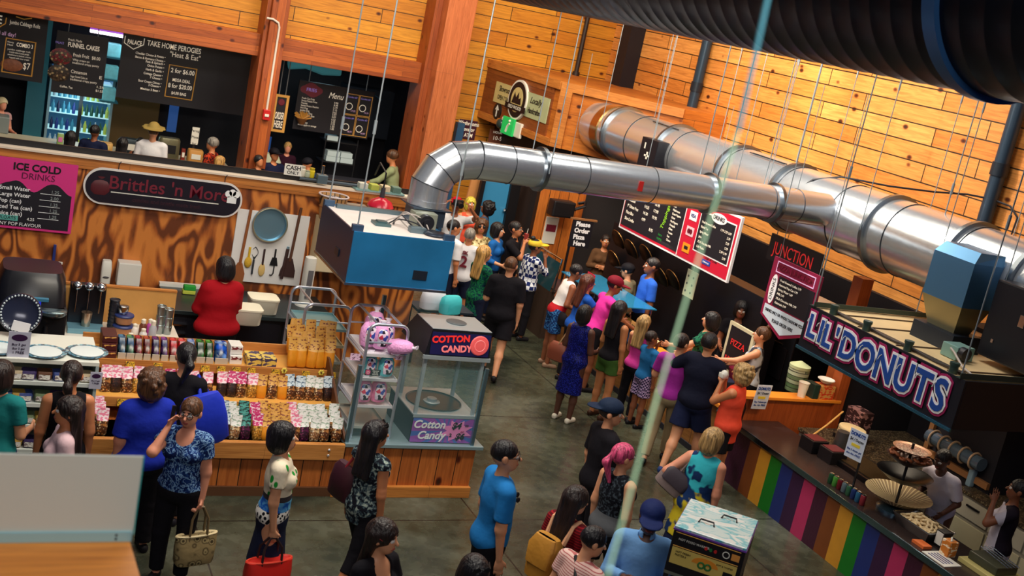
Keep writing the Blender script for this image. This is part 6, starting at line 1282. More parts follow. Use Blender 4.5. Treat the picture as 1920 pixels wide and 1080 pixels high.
t_ = thing('cup_dispenser', 'wooden wall rack of clear cup tubes under the donut hood', 'dispenser', (11.4, 10.2, 1.2)); MB().box((-.05, -1.0, -.28), (0, .1, -.2)).box((-.05, .03, -.28), (0, .1, .15)).build('rack', M('rack_tan', (150, 104, 64), .5), t_)
for k in range(5): MB().torus((-.12, -.1-.17*k, 0), .1, .014, (0, 1, 0), 24, 6).build('tube_ring', M('ring_pale', (190, 160, 130), .3), t_)
MB().cyl((-.12, 0, 0), (-.12, -.9, 0), .085, seg=20).build('clear_tube', M('tube_bluish', (90, 110, 130), .15, .3), t_)
MB().box((0, -1.0, -.5), (.9, .1, 1.5)).build('backing', DARK, t_)
# cans along the counter
CANC = [(40, 90, 60), (90, 170, 70), (120, 30, 40), (110, 130, 140), (60, 110, 80), (40, 60, 120), (50, 110, 150), (150, 50, 60)]
for k in range(8):
    t_ = thing('drink_can', 'drink can, %s from the left in the row along the counter edge' % ORD[k], 'can', (9.33, 9.62-.08*k, CTZ), group='drink cans on the donut counter')
    MB().lathe([(.026, 0), (.033, .01), (.033, .105), (.027, .12)], seg=18).build('can', M('can_%d' % k, CANC[k], .3, .4), t_); MB().lathe([(.027, .12), (.028, .124), (.02, .121), (.01, .12)], seg=16).build('can_lid', M('can_lid', (180, 190, 190), .25, 1), t_)
# tiered stand
ts = thing('tiered_stand', 'tiered bowl stand of donuts with a wide fluted bowl', 'stand', (9.68, 8.92, CTZ)); MB().lathe([(.2, 0), (.2, .03), (.17, .05), (.06, .07)], seg=32).build('base', M('base_blue_steel', (110, 150, 180), .25, .9), ts); MB().cyl((0, 0, .05), (0, 0, .82), .016).build('stem', BLACK, ts)
def bowl(r, z, d, mat, name, seg=40): MB().lathe([(.06, z), (r*.6, z+d*.35), (r, z+d), (r+.012, z+d+.008), (r-.015, z+d), (r*.58, z+d*.42), (.05, z+.02)], seg=seg).build(name, mat, ts)
t = NT('fluted_cream', .5); sp = t.n('SeparateXYZ'); t.l(t.tc.outputs['Object'], sp.inputs[0]); a = t.math('ARCTAN2', sp.outputs[1], sp.outputs[0]); a = t.math('SINE', t.math('MULTIPLY', a, 48)); t.col(t.ramp(a, [(.3, (150, 126, 90)), (.6, (222, 202, 156))])); t.bump(a, .4)
bowl(.36, .08, .13, t.m, 'fluted_bowl'); bowl(.3, .34, .12, M('bowl_black', (14, 14, 18), .3, .3), 'black_bowl'); bowl(.24, .55, .1, M('bowl_bronze', (90, 66, 60), .3, .3), 'bronze_bowl'); bowl(.2, .7, .05, M('bowl_rose', (190, 140, 110), .3, .3), 'rose_dish')
MB().lathe([(.19, .745), (.1, .755), (.02, .757)], seg=28).build('sugar_layer', crumbs('pink_sugar', (190, 130, 110), (214, 170, 140), (236, 206, 180), 60), ts)
random.seed(4)
def donut(x, y, z, r, mat, i, where, grp, tilt=0):
    if mat.name not in _dn:
        bm_ = MB().torus((0, 0, 0), .028, .014, seg=16, rs=8); o = bm_.build('mini_donut', mat); _dn[mat.name] = o
    else: o = _dn[mat.name].copy(); C.objects.link(o)
    o.location = (x, y, z); o.rotation_euler = (random.uniform(-tilt, tilt), random.uniform(-tilt, tilt), random.uniform(0, 3))
    tag(o, 'small ring donut heaped %s' % where, 'donut', grp); return o
_dn = {}
DNB, DNP = M('donut_brown', (150, 84, 50), .5), M('donut_pale', (222, 196, 150), .55)
for k in range(16):
    a = 2*pi*k/16; donut(9.68+.19*cos(a), 8.92+.19*sin(a), CTZ+.66+.012*(k % 3), .03, DNB, k, 'in the bronze bowl of the tiered stand', 'donuts in the bronze bowl', .5)
dt = thing('donut_pan', 'deep steel pan heaped with pale mini donuts', 'pan', (9.62, 8.42, CTZ)); mb = MB(); lo4 = [(-.15, -.22, 0), (.15, -.22, 0), (.15, .22, 0), (-.15, .22, 0)]; hi4 = [(-.19, -.27, .12), (.19, -.27, .12), (.19, .27, .12), (-.19, .27, .12)]; skin4(mb, lo4, hi4); mb.poly(lo4); mb.build('pan', M('pan_steel_dark', (110, 110, 112), .3, .9), dt); MB().tube(hi4, .008, 6, True).build('rim', M('chrome', (200, 205, 210), .15, 1), dt)
for lay in range(3):
    for i in range(6-lay):
        for j in range(4-lay):
            donut(9.62+(j-(3-lay)/2)*.075+random.uniform(-.01, .01), 8.42+(i-(5-lay)/2)*.075+random.uniform(-.01, .01), CTZ+.1+.028*lay, .03, DNP, 0, 'in the deep steel pan on the counter', 'pale donuts in the steel pan', .6)
MB().box((-.15, -.22, .03), (.15, .22, .085)).build('donut_layer', M('donut_pale', (222, 196, 150), .55), dt)
t_ = thing('napkin_dispenser', 'black napkin dispenser with white front', 'dispenser', (9.6, 8.1, CTZ)); MB().box((-.06, -.06, 0), (.06, .06, .18), bev=.008).build('housing', BLACK, t_); MB().box((-.066, -.045, .03), (-.06, .045, .165)).build('napkins', WHITEP, t_)
t_ = boxthing('tea_box', (9.45, 7.86, CTZ), (9.57, 7.98, CTZ+.17), printed('orange_box', (206, 120, 40), (240, 220, 190), 14, .54), 'orange and white box beside the napkin dispenser', 'box'); MB().tube([(.03, .03, .17), (.06, .06, .2), (.09, .09, .17)], .01, 6).build('bag_tag', WHITEP, t_)
tag(MB().prism([(9.3, 8.05, CTZ), (9.42, 8.05, CTZ), (9.42, 8.2, CTZ), (9.3, 8.22, CTZ)], (0, 0, .03)).build('orange_napkin', M('napkin_orange', (222, 110, 50), .6)), 'folded orange napkin on the counter edge', 'napkin')
fl = thing('flyer_stack', 'white flyer lying on the counter corner', 'flyer', (9.28, 7.7, CTZ)); MB().box((-.04, -.02, 0), (.2, .3, .006)).build('paper', WHITEP, fl)
for k in range(4): MB().box((0.0+.04*k, .03, .006), (.015+.04*k, .26, .008)).build('printed_line', M('letter_navy', (30, 40, 110), .5), fl)
t_ = thing('lidded_tray', 'dark lidded tray on a cream board at the right of the counter', 'tray', (9.75, 7.55, CTZ)); MB().box((-.2, -.22, 0), (.25, .26, .05), bev=.006).build('board', M('board_cream', (190, 176, 110), .5), t_); MB().box((-.12, -.16, .05), (.18, .22, .14), bev=.015).build('tray', M('tray_olive', (60, 62, 46), .4), t_)
for k in range(4): MB().tube([(-.02+.05*k, -.2, .16), (.0+.05*k, .2, .19)], .006, 5).build('tong', M('chrome', (200, 205, 210), .15, 1), t_)
boxthing('water_bottle', (11.3, 9.4, .86), (11.38, 9.48, 1.1), M('bottle_clear', (130, 160, 180), .2), 'clear water bottle on the back worktop', 'bottle', bev=.02, lid=WHITEP)
t_ = thing('stand_mixer', 'chrome stand mixer in the dark corner of the donut stall', 'mixer', (11.7, 8.2, .86)); MB().box((-.12, -.1, 0), (.12, .14, .05), bev=.01).box((-.05, .06, .05), (.05, .14, .34), bev=.01).build('stand', BLACK, t_); MB().ell((0, -.02, .36), (.07, .18, .07)).build('head', M('chrome', (200, 205, 210), .15, 1), t_); MB().lathe([(.05, .05), (.11, .12), (.115, .2), (.1, .2)], (0, -.06, 0), 20).build('bowl', M('chrome', (200, 205, 210), .15, 1), t_)
t_ = thing('steel_bowl', 'large dull steel bowl leaning in the dark donut corner', 'bowl', (11.9, 7.6, .9)); MB().lathe([(.05, 0), (.16, .06), (.2, .14), (.205, .14), (.15, .06)], seg=28, mat=Matrix.Rotation(radians(50), 4, 'Y')).build('bowl', M('steel_dull', (110, 110, 110), .35, .8), t_); MB().cyl((0, 0, -.05), (0, 0, .02), .05).build('foot', BLACK, t_)
for k in range(2): tag(MB().lathe([(.22, 0), (.25, .6), (.27, .66), (.24, .66), (.2, .1)], seg=24).build('storage_drum', M('drum_navy', (34, 48, 70), .35), loc=(10.9, 7.6-.75*k, 0)), '%s navy storage drum behind the donut counter' % ('left', 'right')[k], 'drum')
# warm glow under the ledges: small strip lamps of the stalls
area('partition_lamp', (10.0, 10.6, 2.05), (10.0, 11.5, .9), .6, .1, 9, (1, .6, .25))
area('donut_hood_lamp', (10.0, 9.3, 2.1), (9.9, 9.2, 0), 1.6, .3, 14, (1, .82, .6))
area('pizza_lamp', (9.7, 15.2, 2.3), (9.5, 15.2, 0), .4, 2.4, 8, (1, .8, .6))
# popcorn style warmer near the camera
wx = Vector((5.36-4.95, 6.96-6.49, 0))
wm = thing('food_warmer', 'tall food warmer with mirror steel top and yellow front panel', 'warmer', (4.95, 6.49, 0)); wm.rotation_euler = (0, 0, math.atan2(6.12-6.49, 5.34-4.95))
ww, wd, zt_ = .54, .62, 1.9
t = NT('mirror_top', .35, .25); f = t.noise(t.vec((3, 5, 1)), 1.6, 2, 1.5); t.col(t.ramp(f, [(.42, (190, 220, 224)), (.5, (90, 190, 206)), (.56, (214, 230, 232))])); t.bump(f, .25, .02)  # cyan and white bands paint the top's reflections into its colour
MB().box((0, 0, zt_-.02), (ww, wd, zt_), bev=.004).build('mirror_top', t.m, wm); MB().box((-.006, -.006, zt_-.03), (ww+.006, wd+.006, zt_-.018)).build('purple_edge', M('edge_purple', (110, 60, 160), .4), wm)
MB().box((0, 0, zt_-.36), (ww, .03, zt_-.03), bev=.004).build('front_panel', M('panel_black', (24, 20, 26), .35), wm); MB().box((0, .03, zt_-.36), (.02, wd, zt_-.03)).box((ww-.02, .03, zt_-.36), (ww, wd, zt_-.03)).box((.02, wd-.02, zt_-.36), (ww-.02, wd, zt_-.03)).build('side_panel', M('panel_black', (24, 20, 26), .35), wm)
wp = subplate('yellow_plate', wm, (.02, -.001, zt_-.29), (1, 0, 0), (0, 0, 1))
MB().box((0, 0, -.002), (ww-.05, .13, .002)).build('plate', M('plate_yellow', (214, 186, 96), .5), wp); MB().prism([(.26+.1*cos(pi*k/12), .06+.055*sin(pi*k/12), .002) for k in range(13)], (0, 0, .002)).build('sun_emblem', M('emblem_orange', (226, 140, 40), .5), wp)
for k in range(2): MB().torus((.235+.05*k, .055, .005), .022, .007, seg=16, rs=6).build('knot_emblem', M('emblem_green', (40, 110, 50), .5), wp)
MB().box((.4, .03, .002), (.47, .065, .005)).build('switch_plate', BLACK, wp); text('HOT FRESH', .022, wp, .03, .1, BLACK, 'LEFT', z=.004); text('PRETZELS', .02, wp, .03, .075, BLACK, 'LEFT', z=.004); text('SOFT & TWISTED', .016, wp, .34, .1, BLACK, 'LEFT', z=.004)
wq = subplate('control_strip', wm, (.02, -.001, zt_-.14), (1, 0, 0), (0, 0, 1)); text('HOT FOOD WARMER', .024, wq, .03, .05, WHITEP, 'LEFT', z=.003); MB().box((0, .095, 0), (ww-.05, .1, .003)).box((0, -.012, 0), (ww-.05, -.007, .003)).build('gold_line', GOLDL, wq)
for k, c_ in enumerate(((200, 40, 40), (40, 120, 60), (200, 40, 40))): MB().cyl((.24+.035*k, .045, 0), (.24+.035*k, .045, .012), .012, seg=12).build('switch', M('switch_%d' % k, c_, .4), wq)
MB().torus((.39, .045, .004), .024, .004, seg=20, rs=6).build('dial', WHITEP, wq); MB().box((.43, .02, 0), (.49, .07, .004)).build('orange_sticker', M('sticker_orange', (226, 150, 70), .5), wq)
for x in (.02, ww-.02):
    for y_ in (.02, wd-.02): MB().box((x-.018, y_-.018, 0), (x+.018, y_+.018, zt_-.36)).build('leg', M('leg_dark', (50, 44, 48), .4, .5), wm)
MB().box((0, 0, zt_-.385), (ww, .015, zt_-.36)).build('chrome_trim', M('chrome', (200, 205, 210), .15, 1), wm); MB().box((0, 0, 1.0), (ww, wd, 1.03)).build('warming_shelf', M('steel_dull', (110, 110, 110), .35, .8), wm); MB().box((.01, wd-.03, 1.03), (ww-.01, wd-.02, zt_-.36)).build('rear_pane', GLASS, wm)
for k, (x, y_) in enumerate(((.2, .2), (.34, .42))): MB().tube([(x-.06, y_, zt_+.0), (x-.05, y_+.03, zt_+.02), (x+.05, y_+.03, zt_+.02), (x+.06, y_, zt_+.0)], .007, 6).build('lift_handle', BLACK, wm)
# near table with frosted screen at the lower left
TZ = 3.6; e1 = onz(243, 1014, TZ); e2 = onz(262, 1080, TZ)
tb = thing('balcony_table', 'orange wooden table top at the lower left corner', 'table', (0, 0, 0)); TBM = planks('table_wood', 'xyz', .6, 3, (232, 150, 60), (226, 142, 52), knots=False, gap=.001)
MB().prism([(-.9, e1.y, TZ-.03), (e1.x, e1.y, TZ-.03), (e2.x, e2.y, TZ-.03), (e2.x+(e2.x-e1.x)*2, e2.y*3-2*e1.y, TZ-.03), (-.9, e2.y*3-2*e1.y, TZ-.03)], (0, 0, .03)).build('table_top', TBM, tb)
MB().box((-.8, e1.y-.5, 0), (e1.x-.08, e1.y-.06, TZ-.03)).build('pedestal', M('pedestal_brown', (120, 76, 40), .5), tb)
fp = thing('frosted_screen', 'frosted glass screen in an aluminium rail on the wooden table', 'glass screen', (0, e1.y+.005, TZ)); hgt = ony(262, 857, e1.y).z-TZ; xr_ = ony(263, 900, e1.y).x
t = NT('frosted_glass', .5); t.b.inputs['Base Color'].default_value = _srgb((196, 200, 190))+(1,); t.b.inputs['Transmission Weight'].default_value = .1; t.b.inputs['Roughness'].default_value = .6
MB().box((-.9, -.004, .02), (e1.x+.008, .006, hgt), bev=.001).build('frosted_pane', t.m, fp); MB().box((-.9, -.012, 0), (e1.x+.004, .012, .032), bev=.002).build('rail', M('rail_alu', (150, 196, 206), .35, .3), fp)
for k in range(2): MB().ell((e1.x-.04, -.012, .01+.012*k), (.004, .003, .004), 8, 6).build('screw', BLACK, fp)
MB().box((e1.x+.006, -.004, .02), (e1.x+.01, .006, hgt)).build('glass_edge', M('glass_edge_teal', (60, 160, 160), .2), fp)
# ================================================================ people: smooth bodies from blended volumes
def surfnet(F, o, h):
    ins = F < 0; nx, ny, nz = F.shape
    c = [ins[i:nx-1+i, j:ny-1+j, k:nz-1+k] for i in (0, 1) for j in (0, 1) for k in (0, 1)]
    s = np.zeros(c[0].shape, np.int8)
    for q in c: s += q
    cells = np.argwhere((s > 0) & (s < 8))
    if len(cells) == 0: return None
    idx = -np.ones(c[0].shape, np.int32); idx[tuple(cells.T)] = np.arange(len(cells))
    acc = np.zeros((len(cells), 3)); cnt = np.zeros(len(cells))
    cor = [np.array((i, j, k)) for i in (0, 1) for j in (0, 1) for k in (0, 1)]
    vals = [F[cells[:, 0]+q[0], cells[:, 1]+q[1], cells[:, 2]+q[2]] for q in cor]
    for a in range(8):
        for b in range(a+1, 8):
            if np.abs(cor[a]-cor[b]).sum() != 1: continue
            m = (vals[a] < 0) != (vals[b] < 0); den = vals[a]-vals[b]; den = np.where(np.abs(den) < 1e-9, 1e-9, den); t_ = np.where(m, vals[a]/den, 0)
            acc += np.where(m[:, None], cor[a]+(cor[b]-cor[a])*t_[:, None], 0); cnt += m
    V = (cells+acc/cnt[:, None])*h+o
    faces = []
    for ax in range(3):
        u, v = (ax+1) % 3, (ax+2) % 3
        sl0 = [slice(None)]*3; sl1 = [slice(None)]*3; sl0[ax] = slice(0, -1); sl1[ax] = slice(1, None)
        e = np.argwhere(ins[tuple(sl0)] != ins[tuple(sl1)])
        e = e[(e[:, u] > 0) & (e[:, v] > 0) & (e[:, u] < F.shape[u]-1) & (e[:, v] < F.shape[v]-1)]
        fl = ins[tuple(e.T)]
        q = []
        for du, dv in ((-1, -1), (0, -1), (0, 0), (-1, 0)):
            w_ = e.copy(); w_[:, u] += du; w_[:, v] += dv; q.append(idx[tuple(w_.T)])
        q = np.stack(q, 1); q[~fl] = q[~fl][:, ::-1]; faces.append(q[(q >= 0).all(1)])
    return V, np.concatenate(faces)
class Vol:
    HR = 0
    def __init__(s): s.P = []
    def cap(s, a, b, ra, rb=None, k=.02, m=0, cut=None, ys=1, op=1): s.P.append(('c', np.array(a, float), np.array(b, float), ra, ra if rb is None else rb, k, m, cut, ys, op)); return s
    def ell(s, c, r, R=None, k=.02, m=0, op=1): s.P.append(('e', np.array(c, float), np.array((r, r, r) if np.isscalar(r) else r, float)*(1.13 if R is s.HR else 1), None if R is None else np.array(R, float), 0, k, m, None, 1, op)); return s
    def dist(s, p, X):
        if p[0] == 'c':
            a, b = p[1], p[2]; Y = X-a; ba = b-a
            if p[8] != 1: Y = Y/np.array((1, p[8], 1)); ba = ba/np.array((1, p[8], 1))
            t_ = np.clip((Y @ ba)/max(ba @ ba, 1e-9), 0, 1); d = np.linalg.norm(Y-t_[..., None]*ba, axis=-1)-(p[3]+(p[4]-p[3])*t_)
            if p[8] != 1: d = d*min(1, p[8]*1.1)
            if p[7] is not None: d = np.maximum(d, (X-np.array(p[7][0])) @ np.array(p[7][1]))
            return d
        Y = X-p[1]
        if p[3] is not None: Y = Y @ p[3]
        k0 = np.linalg.norm(Y/p[2], axis=-1); k1 = np.linalg.norm(Y/p[2]**2, axis=-1)
        return k0*(k0-1)/np.maximum(k1, 1e-6)
    def mesh(s, name, mats, h, parent, planes=()):
        lo = np.full(3, 9.); hi = np.full(3, -9.); B = []
        for p in s.P:
            if p[0] == 'c': r = max(p[3], p[4]); a = np.minimum(p[1], p[2])-r; b = np.maximum(p[1], p[2])+r
            else: r = max(p[2]); a = p[1]-r; b = p[1]+r
            B.append((a, b))
            if p[9] > 0: lo = np.minimum(lo, a); hi = np.maximum(hi, b)
        lo -= 3*h; hi += 3*h; n = np.ceil((hi-lo)/h).astype(int)+1
        F = np.full(n, .3, np.float32); ax = [lo[i]+h*np.arange(n[i]) for i in range(3)]
        for p, (a, b) in zip(s.P, B):
            k = p[5]; i0 = np.clip(np.floor((a-k-2*h-lo)/h).astype(int), 0, n); i1 = np.clip(np.ceil((b+k+2*h-lo)/h).astype(int)+1, 0, n)
            if (i1 <= i0).any(): continue
            X = np.stack(np.meshgrid(*[ax[i][i0[i]:i1[i]] for i in range(3)], indexing='ij'), -1); d = s.dist(p, X)
            sub = F[i0[0]:i1[0], i0[1]:i1[1], i0[2]:i1[2]]
            if p[9] < 0: sub[...] = np.maximum(sub, -d)
            else: hh = np.maximum(k-np.abs(sub-d), 0)/max(k, 1e-6); sub[...] = np.minimum(sub, d)-hh*hh*k*.25
        for (q, nn) in planes:
            X = np.stack(np.meshgrid(*ax, indexing='ij'), -1); F = np.maximum(F, ((X-np.array(q)) @ np.array(nn)).astype(np.float32))
        r = surfnet(F, lo, h)
        if r is None: return None
        V, Q = r; me = bpy.data.meshes.new(name)
        me.vertices.add(len(V)); me.vertices.foreach_set('co', V.astype(np.float32).ravel()); me.loops.add(Q.size); me.loops.foreach_set('vertex_index', Q.astype(np.int32).ravel())
        me.polygons.add(len(Q)); me.polygons.foreach_set('loop_start', np.arange(0, Q.size, 4, dtype=np.int32)); me.polygons.foreach_set('loop_total', np.full(len(Q), 4, np.int32))
        for m_ in mats: me.materials.append(m_)
        if len(mats) > 1:
            Cc = V[Q].mean(1); best = np.full(len(Cc), 9.); mi = np.zeros(len(Cc), np.int32)
            for p in s.P:
                if p[9] < 0: continue
                d = s.dist(p, Cc)-(.0015 if p[6] else 0); w_ = d < best; best[w_] = d[w_]; mi[w_] = p[6]
            me.polygons.foreach_set('material_index', mi)
        me.polygons.foreach_set('use_smooth', np.ones(len(Q), bool)); me.update(); me.validate()
        o = bpy.data.objects.new(name, me); C.objects.link(o); adopt(o, parent); return o
ARM = {'down': ((.14, -.03, -1), (.05, .14, -1)), 'bent': ((.16, .05, -1), (-.1, .95, -.1)), 'front': ((.18, .3, -.93), (-.55, .75, .25)), 'phone': (.135, .14, 1.53), 'hip': ((.6, -.35, -.75), (-.45, .55, -.6)), 'reach': ((.12, .8, -.55), (0, .95, -.2)),
       'cross': ((.25, .2, -.95), (-.9, .45, .1)), 'up': ((.55, .55, .3), (-.6, .35, .7)), 'mouth': (.075, .2, 1.47), 'out': ((.75, .1, -.66), (-.15, .3, -.95)), 'back': ((.2, -.35, -.93), (-.3, -.1, -.95)), 'rest': ((.2, .45, -.87), (-.1, .8, -.6)), 'shade': ((.8, .35, .35), (-.85, .1, .5))}
def cloth(name, rgb, rough=.85): return M('cloth_'+name, rgb, rough, bump=.35, bscale=14, spec=.15)
SKIN = {'fair': (214, 150, 112), 'tan': (196, 124, 82), 'brown': (140, 82, 54), 'dark': (84, 50, 38), 'pink': (220, 146, 116), 'olive': (186, 120, 76)}
def skinm(k): return M('skin_'+k, SKIN[k], .5, bump=.05, bscale=40)
HAIR = {'black': (20, 17, 22), 'dark': (36, 24, 22), 'brown': (86, 54, 32), 'blond': (190, 146, 84), 'grey': (130, 124, 118), 'streak': (168, 134, 86), 'pink': (206, 74, 116), 'auburn': (84, 40, 26), 'yellow': (226, 190, 70)}
_hm = {}
def hairm(k):
    if k not in _hm:
        t = NT('hair_'+k, .42); f = t.noise(t.vec((30, 30, 3)), 1.5, 3); a = HAIR[k]; t.col(t.ramp(f, [(.3, tuple(int(q*.6) for q in a)), (.7, tuple(min(255, int(q*1.25)) for q in a))])); t.bump(f, .9, .02); _hm[k] = t.m
    return _hm[k]
EYE = [M('eye_white', (226, 220, 214), .3), M('iris_dark', (30, 20, 16), .2), M('lips', (170, 78, 72), .5), M('brow', (44, 28, 22), .7)]
PEOPLE = {}
def person(key, label, px, py, face=0, h=None, Y=None, xy=None, bulk=1.0, fem=True, skin='fair', hair=('short', 'dark'), top=None, bottom=None, shoes=(30, 28, 32), lean=0, head=(0, 0), arms=('down', 'down'), walk=0, res=.011, glasses=0, hat=None, side=0, leglook=None, group=None, grip=(0, 0), stoop=0):
    """stands where the photograph shows the top of the head"""
    if xy: x, y = xy; h = h or 1.7
    elif Y: p = ony(px, py, Y); x, y, h = p.x, Y, p.z
    else: p = onz(px, py, h); x, y = p.x, p.y
    h *= 1.04 if not Y else 1; head = (head[0], head[1]*.55-7)
    if not (xy or Y): p = onz(px, py, h); x, y = p.x, p.y
    if lean or stoop: h = h/(1-.42*(1-cos(radians(lean)))-.03*bool(head[1] > 15))
    s = h/1.782; t_ = thing('person', label, 'person', (x, y, 0), -(atan2(x, y)+radians(face)), group)
    A3 = lambda v: np.array(v, float)
    # frames
    def T(Mx): return (lambda q: np.array(Mx @ Vector(q))), np.array(Mx.to_3x3())
    hip = Vector((0, 0, .93)); Mu = Matrix.Translation(hip) @ Matrix.Rotation(radians(-lean), 4, 'X') @ Matrix.Rotation(radians(side), 4, 'Y') @ Matrix.Translation(-hip)
    nk = Vector((0, -.015, 1.49)); Mh = Mu @ Matrix.Translation(nk) @ Matrix.Rotation(radians(-head[0]), 4, 'Z') @ Matrix.Rotation(radians(-head[1]+lean*.5), 4, 'X') @ Matrix.Scale(1.13, 4) @ Matrix.Translation(-nk)
    U, UR = T(Mu); Hd, HR = T(Mh); HR = HR/1.13; Vol.HR = HR; sh = .166 if fem else .195; b = bulk*1.07; bb = 1+(b-1)*.7
    body = Vol()
    chest = [((0, .0, 1.29), (.142*b if fem else .165*b, .1*b, .19)), ((0, .012*b, 1.09), (.125*b if fem else .145*b, .098*b**1.3, .17)), ((0, -.01, .955), (.165*b if fem else .158*b, .118*b, .12))]
    def torso(v, e=0.0, m=0, k=.05, wide=1.0, low=True):
        for i, (c_, r) in enumerate(chest):
            if i == 2 and not low: continue
            v.ell(U(c_), A3(r)+e, UR, k, m)
        v.cap(U((-sh*.78*wide, -.01, 1.425)), U((sh*.78*wide, -.01, 1.425)), .05*bb+e, k=.05, m=m)
        if fem:
            for sx in (-1, 1): v.ell(U((sx*.068*b, .075*b, 1.295)), A3((.06*b, .055*b, .06))+e, UR, .03, m)
    torso(body); body.cap(U((0, -.02, 1.42)), U((0, -.008, 1.56)), .056*bb, .05, .04)
    # head
    for c_, r in (((0, -.008, 1.655), (.074, .094, .092)), ((0, .028, 1.605), (.056*bb, .062, .075)), ((0, .045, 1.57), (.035, .035, .03))): body.ell(Hd(c_), r, HR, .025)
    if res < .016:
        body.cap(Hd((0, .084, 1.65)), Hd((0, .108, 1.618)), .009, .014, .012)
        for sx in (-1, 1):
            body.ell(Hd((sx*.077, -.008, 1.635)), (.012, .022, .032), HR, .008); body.ell(Hd((sx*.03, .08, 1.646)), (.014, .01, .008), HR, .004, 1); body.ell(Hd((sx*.03, .088, 1.645)), (.006, .004, .006), HR, .003, 2); body.ell(Hd((sx*.032, .083, 1.668)), (.02, .008, .005), HR, .004, 4)
        body.ell(Hd((0, .086, 1.583)), (.022, .011, .008), HR, .005, 3)
    # arms
    elbows = []
    for i, sx in enumerate((-1, 1)):
        A_ = ARM[arms[i]]; S0 = Vector((sx*sh*(1+.1*(b-1)), -.01, 1.415))
        if len(A_) == 3:    # hand brought to a point: bend the elbow down and out
            v_ = Vector((A_[0]*sx, A_[1], A_[2]))-S0; d_ = v_.length; a_ = (.285**2-.245**2+d_*d_)/(2*d_); v_.normalize(); hn = Vector((sx*.28, .1, -.95)); hn = (hn-v_*hn.dot(v_)).normalized()
            ud = v_*a_+hn*sqrt(max(0, .285**2-a_*a_)); fd = (v_*d_-ud).normalized(); ud.normalize()
        else: ud, fd = A_; ud = Vector((ud[0]*sx, ud[1], ud[2])).normalized(); fd = Vector((fd[0]*sx, fd[1], fd[2])).normalized()
        E0 = S0+ud*.285; W0 = E0+fd*.245
        a_, e_, w_ = U(S0), U(E0), U(W0); elbows.append((a_, e_, w_, sx)); f_ = Vector(UR @ np.array(fd))
        body.cap(a_, e_, .052*bb, .04*bb, .04); body.cap(e_, a_+(e_-a_)*.85, .039*bb, .041*bb, .02); body.cap(e_, w_, .04*bb, .026, .02)
        med = Vector(UR @ np.array((-sx*1., .15, 0))); med = (med-f_*med.dot(f_)); med = med.normalized() if med.length > .2 else f_.orthogonal().normalized()
        sd = f_.cross(med).normalized(); fwd = Vector(UR @ np.array((0, 1., .2)))
        if sd.dot(fwd) < 0: sd = -sd
        W = Vector(w_); body.ell(np.array(W+f_*.05), (.024 if False else .036, .017, .052), np.array(Matrix((sd, med, f_)).transposed()), .015)
        g = grip[i]; cu = .35+g
        if res < .016:
            for q in range(4):
                base = W+f_*(.09-.004*abs(q-1.2))+sd*(.031-.021*q); L1 = (.042, .047, .044, .034)[q]; d1 = (f_*cos(cu*.6)+med*sin(cu*.6)).normalized(); d2 = (f_*cos(cu*1.5)+med*sin(cu*1.5)).normalized(); k1 = base+d1*L1; k2 = k1+d2*L1*.8
                body.cap(base-f_*.02, k1, .0092, .0085, .006); body.cap(k1, k2, .0085, .0075, .006)
            tb0 = W+f_*.025+sd*.022; tb1 = tb0+(f_*.65+sd*.75).normalized()*.036; tb2 = tb1+(f_*.9+sd*.25+med*(.2+g*.6)).normalized()*.032; body.cap(tb0, tb1, .013, .0105, .01); body.cap(tb1, tb2, .0105, .009, .008)
        else: body.cap(W+f_*.07, W+f_*.15+med*.02, .022, .016, .02)
    # legs
    legs = []; zmin = 9
    for sx in (-1, 1):
        if walk: ph = walk*sx; td, sd_ = (Vector((0, .38, -1)), Vector((0, .1, -1))) if ph > 0 else (Vector((0, -.2, -1)), Vector((0, -.55, -1)))
        else: td, sd_ = Vector((sx*.035, .03, -1)), Vector((0, -.03, -1))
        Hp = Vector((sx*.088*bb, -.005, .91)); K = Hp+td.normalized()*.43; An = K+sd_.normalized()*.405; legs.append((Hp, K, An, sx)); zmin = min(zmin, An.z)
    dz = .075-zmin
    for Hp, K, An, sx in legs:
        body.cap(Hp, K, .088*bb, .055*bb, .04); body.cap(K, K+(An-K)*.35, .05*bb, .054*bb, .02); body.cap(K+(An-K)*.3, An, .052*bb, .036, .02)
        body.cap(An+Vector((0, -.03, -.04)), An+Vector((sx*.01, .13, -.05)), .03, .022, .02)
    body.mesh('body', [skinm(skin)]+EYE if res < .016 else [skinm(skin)], res, t_)
    rr = res
    # clothing
    if top:
        kind, mat = top[0], top[1]; opt = top[2] if len(top) > 2 else {}; v = Vol(); e = opt.get('e', .016); tank = kind == 'tank'
        torso(v, e, wide=.78 if tank else 1.0)
        if opt.get('flare'): v.cap(U((0, 0, 1.12)), U((0, 0, opt.get('hem', .85)-.05)), .13*b, .13*b+opt['flare'], .05, ys=.8)
        if not tank:
            sl = opt.get('sleeve', .55)
            for a_, e_, w_, sx in elbows:
                d = e_-a_; n = d/np.linalg.norm(d)
                if sl <= 1: q = a_+d*sl; v.cap(a_, q, .058*bb+.006, .056*bb+.012, .035, cut=(q, n))
                else:
                    v.cap(a_, e_, .058*bb+.004, .05*bb, .035); d2 = w_-e_; n2 = d2/np.linalg.norm(d2); q = e_+d2*(sl-1); v.cap(e_, q, .05*bb, .042*bb, .02, cut=(q, n2))
        nd = opt.get('neck', .0); v.ell(U((0, .035+nd*.5, 1.505-nd)), (.072+nd*.25, .075+nd*.2, .055+nd), UR, op=-1)
        hz = opt.get('hem', .88)-.04; v.mesh(opt.get('name', 'shirt'), [mat], rr, t_, [(U((0, 0, hz)), UR @ np.array((0, 0, -1.)))])
